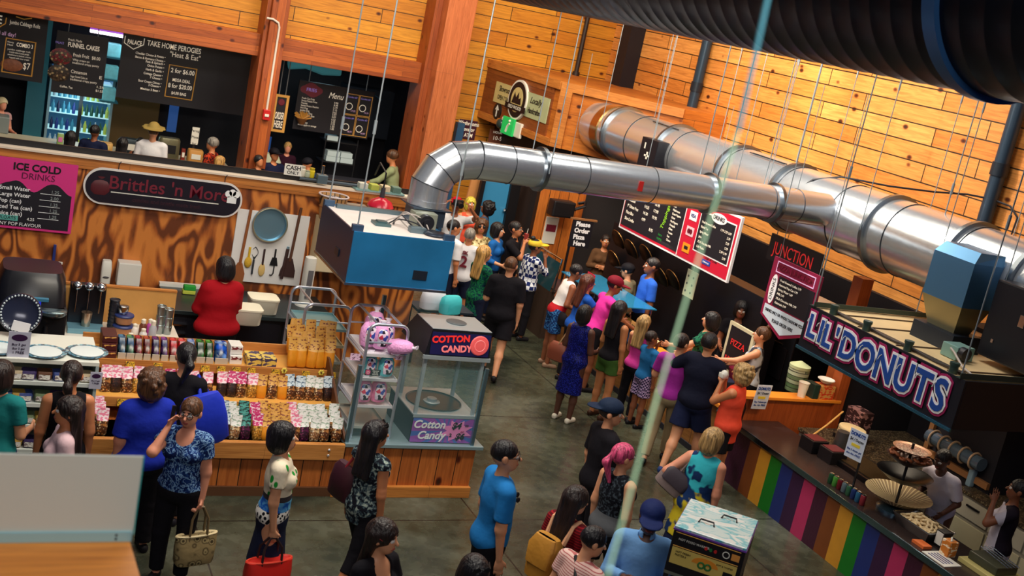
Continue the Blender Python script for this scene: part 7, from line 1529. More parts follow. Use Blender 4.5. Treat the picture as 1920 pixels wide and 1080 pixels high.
        if opt.get('collar'): v = Vol(); v.cap(U((0, -.018, 1.475)), U((0, -.01, 1.5)), .072*bb, .066*bb, .01); v.ell(U((0, .07, 1.5)), (.03, .06, .05), UR, op=-1); v.cap(U((0, -.02, 1.43)), U((0, 0, 1.6)), .055*bb, op=-1); v.mesh('collar', [mat], rr, t_)
    if bottom:
        kind, mat = bottom[0], bottom[1]; opt = bottom[2] if len(bottom) > 2 else {}; v = Vol()
        v.ell(U((0, -.008, .96)), A3((.166*b, .118*b, .11))+.012, UR, .04); v.ell((0, -.005, .9), A3((.15*b, .112*b, .1))+.014, None, .04)
        if kind == 'skirt': ln = opt.get('len', .55); v.cap((0, 0, .96), (0, 0, ln-.1), .13*b, .17*b+opt.get('flare', .04), .05, ys=.82); pl = [((0, 0, ln), (0, 0, -1.))]
        else:
            ln = {'shorts': .72, 'brief': .45, 'capri': 1.45, 'pants': 1.93}[kind]; pl = []
            for Hp, K, An, sx in legs:
                d = A3(K-Hp)
                if ln <= 1: q = A3(Hp)+d*ln; v.cap(Hp, q, .095*bb, .084*bb+opt.get('wide', .0), .03, cut=(q, d/np.linalg.norm(d)))
                else: d2 = A3(An-K); q = A3(K)+d2*(ln-1); v.cap(Hp, K, .094*bb, .07*bb, .03); v.cap(K, q, .07*bb, .058*bb, .02, cut=(q, d2/np.linalg.norm(d2)))
        v.mesh({'skirt': 'skirt', 'pants': 'trousers', 'capri': 'trousers'}.get(kind, 'shorts'), [mat], rr, t_, pl)
    if shoes:
        sm_ = shoes if not isinstance(shoes, tuple) else cloth('shoe_%d_%d_%d' % shoes, shoes, .5)
        for Hp, K, An, sx in legs:
            v = Vol(); v.cap(An+Vector((0, -.035, -.035)), An+Vector((sx*.012, .14, -.045)), .041, .034, .02); v.cap(An+Vector((0, -.04, -.06)), An+Vector((sx*.012, .15, -.062)), .03, .03, .015); v.ell(An+Vector((0, .03, .03)), (.034, .06, .04), op=-1); v.mesh('shoe', [sm_], rr, t_, [((0, 0, (An.z-.075)), (0, 0, -1.))])
    # hair
    st, hc = hair
    if st != 'bald':
        v = Vol(); hm = hairm(hc); puff = {'short': .0, 'bob': .012, 'long': .008, 'pony': .0, 'bun': .0, 'curly': .02, 'crop': -.004}.get(st, 0)
        v.ell(Hd((0, -.014, 1.668)), (.083+puff, .103+puff, .096+puff), HR, .02)
        if st in ('bob', 'curly'): v.ell(Hd((0, -.035, 1.6)), (.088+puff, .085+puff, .1), HR, .03)
        if st == 'long':
            for q, (x_, y_) in enumerate(((-.055, -.045), (0, -.075), (.055, -.045))): v.cap(Hd((x_, y_, 1.66)), U((x_*1.25, -.115*b, 1.28)), .055, .035, .03)
        if st == 'pony': v.cap(Hd((0, -.1, 1.68)), Hd((0, -.15, 1.6)), .022, .04, .01); v.cap(Hd((0, -.15, 1.6)), U((0, -.13, 1.42)), .04, .018, .02)
        if st == 'bun': v.ell(Hd((0, -.06, 1.775)), (.042, .04, .035), HR, .01)
        if st == 'curly':
            random.seed(key)
            for q in range(44):
                a = random.uniform(0, 2*pi); z_ = random.uniform(1.54, 1.76); r_ = sqrt(max(.02, 1-((z_-1.66)/.13)**2)); v.ell(Hd((.095*r_*cos(a), -.03+.105*r_*sin(a), z_)), .03, None, .005)
        v.ell(Hd((0, .135, 1.602)), (.078, .1, .1), HR, op=-1)
        v.cap(Hd((0, -.02, 1.45)), Hd((0, .02, 1.53)), .05, op=-1) if st not in ('long', 'bob', 'curly') else None
        pl = [(Hd((0, 0, {'short': 1.585, 'crop': 1.6, 'pony': 1.58, 'bun': 1.58}.get(st, 1.2))), HR @ np.array((0, -.35, -1.)))] if st in ('short', 'crop') else []
        v.mesh('hair', [hm], rr, t_, pl)
    HM = Mh
    if hat:
        kind, rgb = hat; hmx = cloth('hat_%d_%d_%d' % rgb, rgb, .7); v = Vol()
        if kind in ('cap', 'capback', 'visor'):
            v.ell(Hd((0, -.01, 1.69)), (.093, .115, .085), HR, .02)
            yb = -1 if kind == 'capback' else 1; v.ell(Hd((0, yb*.12, 1.68)), (.088, .1, .014), HR, .02)
            if kind == 'visor': v.ell(Hd((0, -.02, 1.78)), (.08, .1, .06), HR, op=-1)
            v.mesh('visor' if kind == 'visor' else 'cap', [hmx], rr, t_, [(Hd((0, 0, 1.66)), HR @ np.array((0, 0, -1.)))])
        elif kind == 'sun': v.ell(Hd((0, -.01, 1.7)), (.092, .11, .095), HR, .02); v.ell(Hd((0, -.01, 1.7)), (.18, .2, .016), HR, .03); v.mesh('sun_hat', [hmx], rr, t_, [(Hd((0, 0, 1.685)), HR @ np.array((0, 0, -1.)))])
        elif kind == 'band': v.ell(Hd((0, -.012, 1.67)), (.094, .114, .1), HR, .02); v.ell(Hd((0, .1, 1.6)), (.1, .14, .085), HR, op=-1); v.mesh('bandana', [hmx], rr, t_, [(Hd((0, 0, 1.65)), HR @ np.array((0, 0, -1.)))])
    if glasses:
        mb = MB(); up_ = .085 if glasses == 3 else 0; yy = .096-(.02 if up_ else 0)
        for sx in (-1, 1):
            mb.torus(HM @ Vector((sx*.034, yy, 1.645+up_)), .024, .0035, HM.to_3x3() @ Vector((sx*.15, 1, 0)), 16, 5); mb.tube([HM @ Vector((sx*.058, yy-.006, 1.65+up_)), HM @ Vector((sx*.082, .0, 1.65+up_))], .003, 5)
            if glasses > 1: mb.ell(HM @ Vector((sx*.034, yy, 1.645+up_)), (.023, .006, .021), 10, 6, HM.to_3x3().to_4x4())
        mb.tube([HM @ Vector((-.012, yy+.002, 1.65+up_)), HM @ Vector((.012, yy+.002, 1.65+up_))], .003, 5); mb.build('sunglasses' if glasses > 1 else 'glasses', BLACK, t_)
    t_.scale = (s, s, s); t_.location.z = -s*(zmin-.075)
    PEOPLE[key] = (t_, Matrix.Translation(t_.location) @ Matrix.Rotation(t_.rotation_euler.z, 4, 'Z') @ Matrix.Scale(s, 4), elbows, Mu, Mh)
    return t_
def at(key, p, up=True): r = PEOPLE[key]; return r[1] @ ((r[3] @ Vector(p)) if up else Vector(p))
def hand(key, i, out=.09): e = PEOPLE[key][2][i]; w_ = Vector(e[2]); return PEOPLE[key][1] @ (w_+(w_-Vector(e[1])).normalized()*out)
# patterned cloth
def pat(name, fn, rough=.85):
    t = NT('cloth_'+name, rough); t.b.inputs['Specular IOR Level'].default_value = .15; t.col(fn(t)); t.bump(t.noise(t.tc.outputs['Object'], 14, 3), .3, .02); return t.m
def vor(t, sc, stops, out='Distance', vec=None, interp='LINEAR'):
    vo = t.n('TexVoronoi'); t.l(vec or t.tc.outputs['Object'], vo.inputs['Vector']); vo.inputs['Scale'].default_value = sc
    if out == 'Color': sp = t.n('SeparateColor'); t.l(vo.outputs['Color'], sp.inputs[0]); return t.ramp(sp.outputs[0], stops, 'CONSTANT')
    return t.ramp(vo.outputs[out], stops, interp)
def zof(t): sp = t.n('SeparateXYZ'); t.l(t.tc.outputs['Object'], sp.inputs[0]); return sp.outputs[2]
def chk(t, sc, a, b):
    c_ = t.n('TexChecker'); t.l(t.vec(rot=(0, 0, .8)), c_.inputs[0]); c_.inputs['Scale'].default_value = sc; c_.inputs[1].default_value = _srgb(a)+(1,); c_.inputs[2].default_value = _srgb(b)+(1,); return c_.outputs[0]
PAISLEY = pat('paisley_blue', lambda t: t.ramp(t.noise(t.tc.outputs['Object'], 17, 3, 1.6), [(.40, (12, 28, 74)), (.5, (30, 66, 130)), (.54, (150, 190, 224)), (.6, (22, 50, 110))]))
PLAID = pat('plaid_blue', lambda t: chk(t, 15, (28, 40, 96), (222, 226, 236)))
GREENP = pat('green_swirl', lambda t: t.ramp(t.noise(t.tc.outputs['Object'], 13, 3, 1.6), [(.42, (10, 40, 60)), (.5, (30, 130, 70)), (.58, (16, 60, 70))]))
SEQ = pat('sequin_blue', lambda t: vor(t, 60, [(.0, (90, 110, 240)), (.25, (26, 34, 140)), (.6, (12, 16, 70))]), .4)
DAMASK = pat('black_lace', lambda t: t.ramp(t.noise(t.tc.outputs['Object'], 26, 5, .6), [(.46, (20, 22, 32)), (.54, (70, 90, 100)), (.62, (160, 172, 160))]))
GLACE = pat('lace_over_grey', lambda t: t.mix(t.math('GREATER_THAN', zof(t), 1.1), (86, 88, 92), t.ramp(t.noise(t.tc.outputs['Object'], 40, 4), [(.5, (16, 18, 26)), (.66, (70, 80, 90))])))
LEAF = pat('leaf_blouse', lambda t: t.mix(t.math('GREATER_THAN', zof(t), 1.16), t.mix(t.math('GREATER_THAN', zof(t), 1.02), vor(t, 26, [(.36, (20, 20, 26)), (.44, (226, 222, 214))]), t.mix(t.math('GREATER_THAN', zof(t), 1.11), t.ramp(t.noise(t.tc.outputs['Object'], 9, 3, 1), [(.4, (20, 80, 170)), (.6, (110, 190, 226))]), (60, 56, 60))), vor(t, 12, [(.27, (30, 140, 50)), (.33, (230, 216, 190))], vec=t.vec((1, 1, .7)))))
DYE = pat('tie_dye', lambda t: t.mix(t.ramp(t.noise(t.tc.outputs['Object'], 5, 2), [(.54, (0, 0, 0)), (.58, (255, 255, 255))]), t.ramp(zof(t), [(.0, (40, 160, 180))]) if False else t.mix(t.math('LESS_THAN', t.math('ADD', zof(t), t.math('MULTIPLY', t.noise(t.tc.outputs['Object'], 4, 2), .3)), 1.28), (60, 190, 206), (206, 184, 40)), (24, 50, 96)))
FLORAL = pat('beige_floral', lambda t: t.ramp(t.noise(t.tc.outputs['Object'], 12, 3, .6), [(.42, (110, 86, 50)), (.5, (206, 184, 130)), (.6, (226, 212, 170))]))
STRIPE = pat('pink_stripe', lambda t: t.ramp(t.math('SINE', t.math('MULTIPLY', zof(t), 300)), [(.4, (226, 190, 180)), (.6, (180, 100, 100))]))
RIB = pat('red_rib', lambda t: t.ramp(t.math('SINE', t.math('MULTIPLY', zof(t), 260)), [(.3, (96, 16, 26)), (.7, (160, 30, 38))]))
PLSH = pat('plaid_shorts', lambda t: chk(t, 34, (30, 26, 60), (176, 150, 190)))
DENP = pat('denim_print', lambda t: t.ramp(t.noise(t.tc.outputs['Object'], 40, 2), [(.5, (20, 44, 96)), (.58, (60, 120, 180))]))
REDFL = pat('red_floral', lambda t: t.ramp(t.noise(t.tc.outputs['Object'], 16, 2), [(.45, (60, 20, 20)), (.52, (196, 60, 30)), (.6, (90, 30, 26))]))
GRD = pat('green_dark_print', lambda t: t.ramp(t.noise(t.tc.outputs['Object'], 20, 2), [(.45, (12, 36, 40)), (.55, (36, 110, 80))]))
def yof(t): sp = t.n('SeparateXYZ'); t.l(t.tc.outputs['Object'], sp.inputs[0]); return sp.outputs[1]
APRON = pat('apron_bib', lambda t: t.mix(t.math('GREATER_THAN', yof(t), .06), (28, 22, 34), (196, 190, 206)))
BK, NV, WH = cloth('black', (22, 20, 26)), cloth('navy', (24, 30, 60)), cloth('white', (222, 222, 228)); DK = cloth('dark_denim', (26, 32, 56))
P = person
# --- beside the kiosk
P(1, 'person in a red shirt working at the back counter, seen from behind', 425, 484, -20, Y=13.35, bulk=1.42, hair=('bob', 'black'), top=('tee', cloth('crimson', (158, 14, 26)), {'sleeve': 1.35, 'hem': .78, 'e': .022}), bottom=('pants', BK), arms=('front', 'front'), head=(-5, 15))
P(2, 'person in blue paisley blouse with glasses holding a phone to the ear', 362, 748, -160, 1.62, bulk=1.12, skin='pink', hair=('short', 'brown'), top=('tee', PAISLEY, {'neck': .05, 'hem': .84, 'sleeve': .5}), bottom=('pants', BK), arms=('down', 'phone'), head=(0, 18), glasses=1, res=.0085, grip=(.9, .7))
P(3, 'person with a black bob in a cream blouse with green leaves', 540, 796, 88, 1.62, hair=('bob', 'black'), top=('tee', LEAF, {'hem': .84, 'sleeve': .5, 'e': .02}), bottom=('skirt', DK, {'len': .48, 'flare': .04}), res=.009, arms=('down', 'down'), head=(4, -2), grip=(.9, .9))
P(4, 'person with long black hair in a black top with grey lace back', 712, 786, 42, 1.62, hair=('long', 'black'), top=('tee', DAMASK, {'hem': .84, 'sleeve': .1, 'flare': .03, 'e': .02}), bottom=('capri', BK), walk=-1, glasses=3, skin='tan', res=.009, head=(18, 5))
P(5, 'tall person in a plain blue tee shirt with glasses and short black hair', 957, 828, 68, 1.8, fem=False, hair=('crop', 'black'), top=('tee', cloth('tee_blue', (30, 112, 180)), {'hem': .84, 'sleeve': .75, 'e': .024}), bottom=('pants', BK), glasses=1, res=.009, head=(14, 4), bulk=1.02)
P(6, 'person with dark hair and red headband in a black V neck top', 722, 978, 128, 1.62, hair=('long', 'dark'), top=('tee', BK, {'neck': .07, 'sleeve': .5}), bottom=('pants', DK), head=(-20, 16), res=.009, hat=None, arms=('front', 'down'))
P(7, 'person at the bottom edge with sunglasses pushed up into black hair', 893, 1046, 150, 1.64, hair=('bob', 'black'), top=('tee', BK), bottom=('pants', BK), glasses=3, head=(0, 25))
P(8, 'person with long dark hair in a red ribbed top wearing a yellow backpack', 1082, 914, 35, 1.6, hair=('long', 'dark'), top=('tee', RIB, {'sleeve': .5}), bottom=('pants', DK), head=(20, 22), res=.0095)
P(9, 'short haired person in a pink striped top with a dark strap', 1098, 992, 40, 1.56, fem=False, hair=('short', 'black'), top=('tee', STRIPE, {'sleeve': .5}), bottom=('shorts', DK), head=(30, 32), lean=8, res=.0095)
P(10, 'person with a pink ponytail in a dark lace tank top', 1178, 828, 40, 1.68, bulk=1.08, skin='fair', hair=('pony', 'pink'), top=('tank', GLACE, {'hem': .82, 'e': .018}), bottom=('shorts', BK, {'wide': .02}), glasses=1, head=(20, 3), res=.009, walk=1)
P(11, 'person in a navy cap and light blue button shirt looking down at hands', 1228, 942, 176, 1.7, fem=False, skin='dark', hair=('crop', 'black'), hat=('cap', (20, 34, 84)), top=('tee', cloth('shirt_light_blue', (112, 160, 214)), {'sleeve': 1.9, 'collar': 1, 'e': .024, 'hem': .8}), bottom=('pants', NV), arms=('front', 'front'), head=(0, 30), res=.009, glasses=1)
P(12, 'person with streaked blond hair in a teal and yellow sleeveless top', 1335, 803, 12, 1.66, bulk=1.08, skin='pink', hair=('bob', 'streak'), top=('tank', DYE, {'hem': .62, 'flare': .06, 'e': .02}), bottom=('skirt', NV, {'len': .42}), arms=('hip', 'down'), head=(25, 10), res=.009, side=3)
P(13, 'person in black with a navy cap worn backwards', 1152, 752, 62, 1.74, fem=False, hair=('short', 'dark'), hat=('capback', (26, 40, 64)), top=('tee', BK, {'sleeve': .8, 'hem': .78, 'e': .028}), bottom=('pants', BK), head=(28, 8), res=.0095)
P(44, 'person in a black tank top with a long dark ponytail before the white case', 137, 677, -8, 1.66, skin='tan', hair=('pony', 'dark'), top=('tank', BK), bottom=('pants', BK), head=(15, 5))
P(45, 'person with long dark hair and a pale pink top, face turned left', 128, 746, -95, 1.58, skin='tan', hair=('long', 'dark'), top=('tee', cloth('pale_pink', (214, 180, 186)), {'sleeve': .4}), bottom=('pants', DK), head=(-5, 5))
P(46, 'broad person in a royal blue tee with curly brown hair', 286, 694, -22, 1.66, bulk=1.36, skin='pink', hair=('curly', 'brown'), top=('tee', cloth('royal_blue', (26, 44, 160)), {'hem': .72, 'sleeve': .85, 'e': .024}), bottom=('pants', BK), head=(10, 10), res=.0095)
P(47, 'person in a black top with dark pulled back hair and blue shoulder bag', 336, 664, 8, 1.7, xy=(1.98, 10.25), hair=('pony', 'black'), top=('tee', BK, {'sleeve': 1.6}), bottom=('pants', BK), shoes=(34, 32, 40), head=(-25, 15), lean=6, arms=('front', 'front'))
P(48, 'person in a teal shirt with dark hair at the left edge', 8, 678, 25, 1.62, hair=('bob', 'dark'), top=('tee', cloth('teal_shirt', (30, 120, 120)), {'sleeve': .6}), bottom=('pants', cloth('violet_trousers', (50, 26, 100))), arms=('bent', 'bent'))
# --- the pizza queue
P(14, 'tall person in dark navy tee and shorts leaning at the pizza counter', 1337, 620, 18, 1.86, fem=False, bulk=1.12, skin='fair', hair=('short', 'black'), top=('tee', cloth('tee_dark_navy', (20, 22, 40)), {'hem': .8, 'sleeve': .8, 'e': .028}), bottom=('shorts', NV, {'wide': .03}), shoes=(40, 60, 110), arms=('out', 'front'), walk=1)
P(15, 'person in a purple shirt and khaki trousers at the pizza counter', 1284, 622, 5, 1.72, fem=False, hair=('short', 'dark'), top=('tee', cloth('purple_shirt', (150, 40, 140)), {'sleeve': .7, 'hem': .84}), bottom=('pants', cloth('khaki', (140, 122, 92))), head=(35, 0), walk=1, arms=('front', 'front'))
P(16, 'child in a blue tee and checked shorts in the pizza queue', 1228, 622, 48, 1.36, fem=False, skin='brown', hair=('short', 'dark'), top=('tee', cloth('tee_teal_blue', (30, 96, 150)), {'sleeve': .8, 'hem': .82}), bottom=('shorts', PLSH, {'wide': .03}), arms=('mouth', 'down'), head=(20, -8))
P(17, 'person with long brown blond hair in a pink top', 1213, 592, 30, 1.5, hair=('long', 'streak'), top=('tank', cloth('hot_pink', (206, 60, 150))), bottom=('pants', BK), arms=('front', 'front'))
P(18, 'person with long dark hair in a black tank top and green shorts', 1168, 566, 42, 1.66, skin='olive', hair=('long', 'black'), top=('tank', BK), bottom=('brief', cloth('green_shorts', (60, 92, 40)), {'wide': .02}), shoes=(60, 36, 26), arms=('bent', 'down'))
P(19, 'person in a sparkling blue dress and white flat shoes', 1101, 574, 26, 1.6, skin='dark', hair=('bob', 'black'), top=('tank', SEQ, {'name': 'dress', 'hem': .5, 'flare': .06, 'e': .02}), bottom=None, shoes=(222, 214, 196), arms=('bent', 'bent'), bulk=1.05)
P(20, 'person in a bright pink shirt and dark red cap leaning over the counter', 1136, 518, 66, 1.72, fem=False, skin='brown', hair=('short', 'black'), hat=('cap', (110, 16, 34)), top=('tee', cloth('magenta_shirt', (214, 50, 150)), {'sleeve': .8}), bottom=('shorts', BK), lean=14, arms=('reach', 'reach'), head=(10, 22))
P(21, 'person with wavy brown hair in a blue top by the food case', 1098, 516, 60, 1.64, skin='tan', hair=('long', 'auburn'), top=('tee', cloth('top_blue', (30, 80, 170)), {'sleeve': .4}), bottom=('pants', BK), lean=8, arms=('reach', 'reach'))
P(22, 'person in a white sleeveless top and blue patterned shorts', 1062, 494, 68, 1.62, fem=False, skin='brown', hair=('short', 'black'), top=('tank', pat('white_red_top', lambda t: t.mix(t.math('GREATER_THAN', zof(t), 1.08), (176, 30, 40), (226, 220, 220)))), bottom=('shorts', DENP, {'wide': .02}), shoes=(150, 120, 100), lean=16, arms=('bent', 'bent'), head=(0, 26))
P(23, 'person in a blue and white checked shirt with a yellow visor', 1007, 450, 52, 1.66, skin='brown', hair=('bun', 'black'), hat=('visor', (226, 190, 60)), top=('tee', PLAID, {'sleeve': 1.4, 'hem': .82, 'e': .024}), bottom=('pants', BK), arms=('down', 'mouth'), head=(15, 8))
P(24, 'person all in black walking away with a brown crew cut', 962, 478, 2, 1.8, fem=False, bulk=1.08, skin='fair', hair=('crop', 'brown'), top=('tee', BK, {'sleeve': .85, 'hem': .78, 'e': .028}), bottom=('shorts', BK, {'wide': .03}), walk=-1, arms=('bent', 'down'), head=(10, 6))
P(25, 'person with straight blond hair in a green swirl top', 912, 462, 48, 1.66, hair=('long', 'blond'), top=('tee', GREENP, {'sleeve': .8, 'hem': .7, 'flare': .04}), bottom=('pants', DK), arms=('front', 'front'), head=(15, 5))
P(26, 'person in a plain white tee shirt with short black hair beside the hood', 855, 413, 52, 1.76, fem=False, skin='tan', hair=('crop', 'black'), top=('tee', WH, {'sleeve': .8, 'hem': .8, 'e': .024}), bottom=('shorts', DK), head=(15, 5))
P(27, 'person in a white jersey with a dark red 2 on the back', 884, 428, 8, 1.68, fem=False, skin='tan', hair=('short', 'grey'), top=('tee', WH, {'sleeve': .8, 'hem': .8, 'e': .024}), bottom=('shorts', DK))
P(28, 'person with curly hair and sunglasses in a beige patterned top', 905, 413, 172, 1.66, skin='tan', hair=('curly', 'brown'), top=('tee', FLORAL, {'sleeve': .8}), bottom=('pants', DK), glasses=2)
P(29, 'person with dark hair in a blue cardigan over a black top', 938, 420, 112, 1.66, hair=('bob', 'black'), top=('tee', cloth('cardigan_blue', (30, 96, 170)), {'sleeve': 1.5}), bottom=('pants', DK), arms=('down', 'bent'))
P(30, 'person in a black polo shirt with glasses holding a cup', 972, 417, 108, 1.76, fem=False, skin='tan', hair=('short', 'black'), top=('tee', BK, {'sleeve': .8, 'collar': 1}), bottom=('pants', BK), glasses=1, arms=('down', 'mouth'))
P(31, 'person in a red cap and white tee lifting a black camera', 858, 372, 175, 1.78, fem=False, skin='brown', hair=('short', 'black'), hat=('cap', (170, 20, 36)), top=('tee', WH, {'sleeve': .7}), bottom=('pants', DK), arms=('up', 'up'), res=.013)
P(32, 'person in an orange tank top with yellow blond hair', 885, 372, 165, 1.7, skin='tan', hair=('bob', 'yellow'), top=('tank', cloth('coral', (226, 84, 60))), bottom=('shorts', DK), arms=('down', 'down'), res=.013)
P(33, 'person with dark curly hair turned left by the tan door', 914, 378, -85, 1.66, skin='brown', hair=('curly', 'black'), top=('tee', cloth('slate', (60, 80, 110))), bottom=('pants', DK), res=.013)
P(35, 'person in a black cap and khaki tee reaching with a pizza peel', 1187, 498, -60, Y=16.0, fem=False, skin='fair', hair=('short', 'black'), hat=('cap', (20, 18, 24)), top=('tee', cloth('khaki_tee', (134, 124, 100)), {'sleeve': .8}), bottom=('pants', BK), arms=('reach', 'bent'), head=(-10, 24), lean=6)
P(36, 'person in a bright blue shirt deeper in the pizza stall', 1226, 484, -110, Y=15.35, fem=False, skin='brown', hair=('crop', 'black'), top=('tee', cloth('shirt_mid_blue', (40, 90, 190)), {'sleeve': .8}), bottom=('pants', BK), head=(0, 15), res=.013)
P(37, 'person in a brown jacket half hidden behind the Please Order sign', 1092, 432, 170, xy=(10.75, 18.2), h=1.6, skin='tan', hair=('short', 'dark'), top=('tee', cloth('brown_jacket', (96, 66, 44)), {'sleeve': 1.9}), bottom=('pants', BK), arms=('cross', 'cross'), res=.013)
P(38, 'person in a dark green print top resting an arm on the counter', 1334, 586, -88, 1.66, bulk=1.1, hair=('bob', 'black'), top=('tee', GRD, {'sleeve': .6}), bottom=('pants', BK), arms=('reach', 'rest'), res=.0115)
P(39, 'person in black standing behind the framed chalkboard', 1394, 566, 176, 1.74, skin='brown', hair=('bob', 'black'), top=('tee', BK, {'sleeve': .5}), bottom=('pants', BK), arms=('bent', 'bent'), head=(0, 20), res=.013)
P(40, 'person with a top bun in a grey tank top and apron straps', 1431, 613, -88, 1.68, hair=('bun', 'brown'), top=('tank', pat('grey_white_tank', lambda t: t.ramp(t.noise(t.tc.outputs['Object'], 6, 2), [(.45, (60, 60, 70)), (.55, (196, 204, 214))]))), bottom=('pants', BK), arms=('reach', 'bent'), head=(0, 5))
P(41, 'person in an orange sleeveless top and black shorts eating by the counter', 1393, 684, -72, 1.63, bulk=1.15, skin='tan', hair=('curly', 'streak'), top=('tank', cloth('orange_top', (226, 74, 50)), {'hem': .78, 'e': .024, 'flare': .03}), bottom=('shorts', BK, {'wide': .02}), shoes=(110, 60, 40), arms=('mouth', 'mouth'), head=(0, 5), res=.0095)
P(42, 'person in a white apron bending behind the tiered donut stand', 1754, 846, -150, xy=(10.3, 8.85), h=1.52, fem=False, skin='dark', hair=('crop', 'black'), top=('tee', APRON, {'sleeve': .8}), bottom=('skirt', cloth('apron_lilac', (170, 168, 200)), {'len': .4}), lean=24, arms=('bent', 'bent'), head=(0, 25))
P(43, 'person in a white apron at the right edge raising a hand to the mouth', 1912, 900, -100, 1.6, skin='brown', hair=('bun', 'black'), top=('tee', APRON, {'sleeve': .6}), bottom=('skirt', cloth('apron_white', (206, 196, 204)), {'len': .45}), arms=('mouth', 'down'))
# --- the far aisle and stalls
far = dict(res=.016)
P(49, 'person in a wide straw hat and white shirt seen from behind', 290, 233, 5, Y=22.3, fem=False, bulk=1.1, hair=('short', 'brown'), hat=('sun', (150, 128, 70)), top=('tee', WH, {'sleeve': 1.3}), bottom=('pants', DK), **far)
P(50, 'person in a navy tee shirt seen from behind in the far aisle', 180, 234, 20, Y=22.3, fem=False, hair=('crop', 'black'), skin='brown', top=('tee', NV, {'sleeve': .8}), bottom=('pants', DK), **far)
P(51, 'person with very long dark hair left of the straw hat', 232, 258, 10, Y=22.2, skin='tan', hair=('long', 'black'), top=('tank', BK), bottom=('pants', DK), **far)
P(52, 'person with long dark hair and yellow strap before the drinks fridge', 135, 246, 15, Y=22.3, hair=('long', 'black'), top=('tank', cloth('dark_plum', (40, 24, 34))), bottom=('pants', DK), **far)
P(53, 'person with short dark hair just left of the white shirt', 266, 258, 20, Y=22.4, skin='brown', hair=('crop', 'black'), top=('tank', BK), bottom=('pants', DK), **far)
P(54, 'grey haired person in an orange red print shirt', 400, 258, -70, Y=22.4, fem=False, hair=('short', 'grey'), skin='tan', top=('tee', REDFL, {'sleeve': .9}), bottom=('pants', DK), glasses=1, arms=('bent', 'bent'), head=(0, 15), **far)
P(55, 'small blond child in the far aisle', 416, 294, 60, Y=22.2, hair=('bob', 'blond'), top=('tee', cloth('child_yellow', (160, 140, 60))), bottom=('pants', DK), **far)
P(56, 'dark haired child by the timber post', 488, 292, 140, Y=22.3, skin='tan', hair=('short', 'black'), top=('tee', BK), bottom=('pants', DK), **far)
P(57, 'person in a black cap beside the child at the post', 517, 280, 150, Y=22.6, fem=False, skin='tan', hair=('crop', 'black'), hat=('cap', (18, 18, 26)), top=('tee', NV), bottom=('pants', DK), **far)
P(58, 'fries cashier in a dark maroon shirt with short blond hair', 541, 267, 172, Y=24.35, hair=('short', 'blond'), skin='pink', top=('tee', cloth('maroon_shirt', (50, 18, 36)), {'sleeve': .8}), bottom=('pants', BK), head=(0, 18), **far)
P(59, 'person in a black bandana and blue jacket bending by the CASH card', 592, 301, -60, Y=22.5, skin='tan', hair=('crop', 'black'), hat=('band', (24, 24, 32)), top=('tee', cloth('jacket_blue', (24, 70, 130)), {'sleeve': 1.8}), bottom=('pants', DK), head=(0, 30), lean=15, **far)
P(60, 'server in a white hat and pinkish apron at the left edge', 5, 184, 150, Y=24.6, skin='pink', hair=('short', 'blond'), hat=('band', (216, 200, 160)), top=('tee', cloth('apron_pink', (200, 150, 146)), {'sleeve': .3}), bottom=('pants', BK), arms=('bent', 'bent'), head=(0, 15), **far)
P(61, 'person in a tan top reaching over the fries counter beside the wide post', 752, 285, -80, Y=22.6, skin='tan', hair=('short', 'brown'), top=('tee', cloth('tan_green', (150, 160, 120)), {'sleeve': 1.6}), bottom=('pants', DK), arms=('reach', 'bent'), head=(0, 20), lean=12, **far)
# jersey number
r = PEOPLE[27]; q = bpy.data.objects.new('jersey_print', None); C.objects.link(q); q.parent = r[0]; q.matrix_local = Matrix.Translation((0, -.142, 1.22)) @ Matrix(((1, 0, 0), (0, 0, -1), (0, 1, 0))).to_4x4()
text('2', .26, q, 0, 0, MAR, bold=.006, z=0, ext=.012); text('SK', .08, q, 0, .16, MAR, bold=.003, z=0, ext=.012)
# --- things people carry
RINGP = pat('ring_print', lambda t: vor(t, 15, [(.2, (70, 58, 40)), (.3, (176, 156, 110)), (.42, (84, 70, 48)), (.55, (150, 130, 90))]), .6)
def tote(key, i, name, label, mat, w_, h_, d_, rim, strap=.22, drop=.0, dx=0, rz=None, mat2=None):
    p = hand(key, i, .075); t_ = thing(name, label, 'bag', (p.x+dx, p.y, p.z-strap-h_-drop), (PEOPLE[key][0].rotation_euler.z if rz is None else rz))
    mb = loft(MB(), [(0, w_*.44, d_*.5, 0), (.03, w_*.47, d_*.55, 0), (h_*.6, w_*.5, d_*.45, 0), (h_, w_*.5, d_*.28, 0)], 24, 4); mb.build('bag_body', mat, t_)
    MB().tube([(w_*.5*cos(a)*abs(cos(a))**.0, d_*.28*sin(a), h_) for a in [2*pi*k/24 for k in range(24)]], .012, 6, True).build('rim', rim, t_)
    for sy in (-1, 1): MB().tube([(-w_*.22, sy*d_*.27, h_-.04), (-w_*.2, sy*d_*.2, h_+strap*.6), (-w_*.06, sy*.012, h_+strap), (w_*.06, sy*.012, h_+strap), (w_*.2, sy*d_*.2, h_+strap*.6), (w_*.22, sy*d_*.27, h_-.04)], .011, 6).build('handle', mat2 or mat, t_)
    return t_
tote(2, 0, 'tote_bag', 'brown ring patterned tote with cream rim held by the phone caller', RINGP, .36, .26, .14, M('rim_cream', (216, 196, 150), .5), .26, rz=.25, mat2=M('strap_brown', (110, 90, 60), .5))
p_ = MB().tube([(0, 0, 0), (.01, .02, .13)], .018, 6)
o = tag(p_.build('mobile_phone', M('phone_black', (24, 24, 28), .3), loc=hand(2, 1, .06)), 'dark mobile phone held to the ear', 'phone')
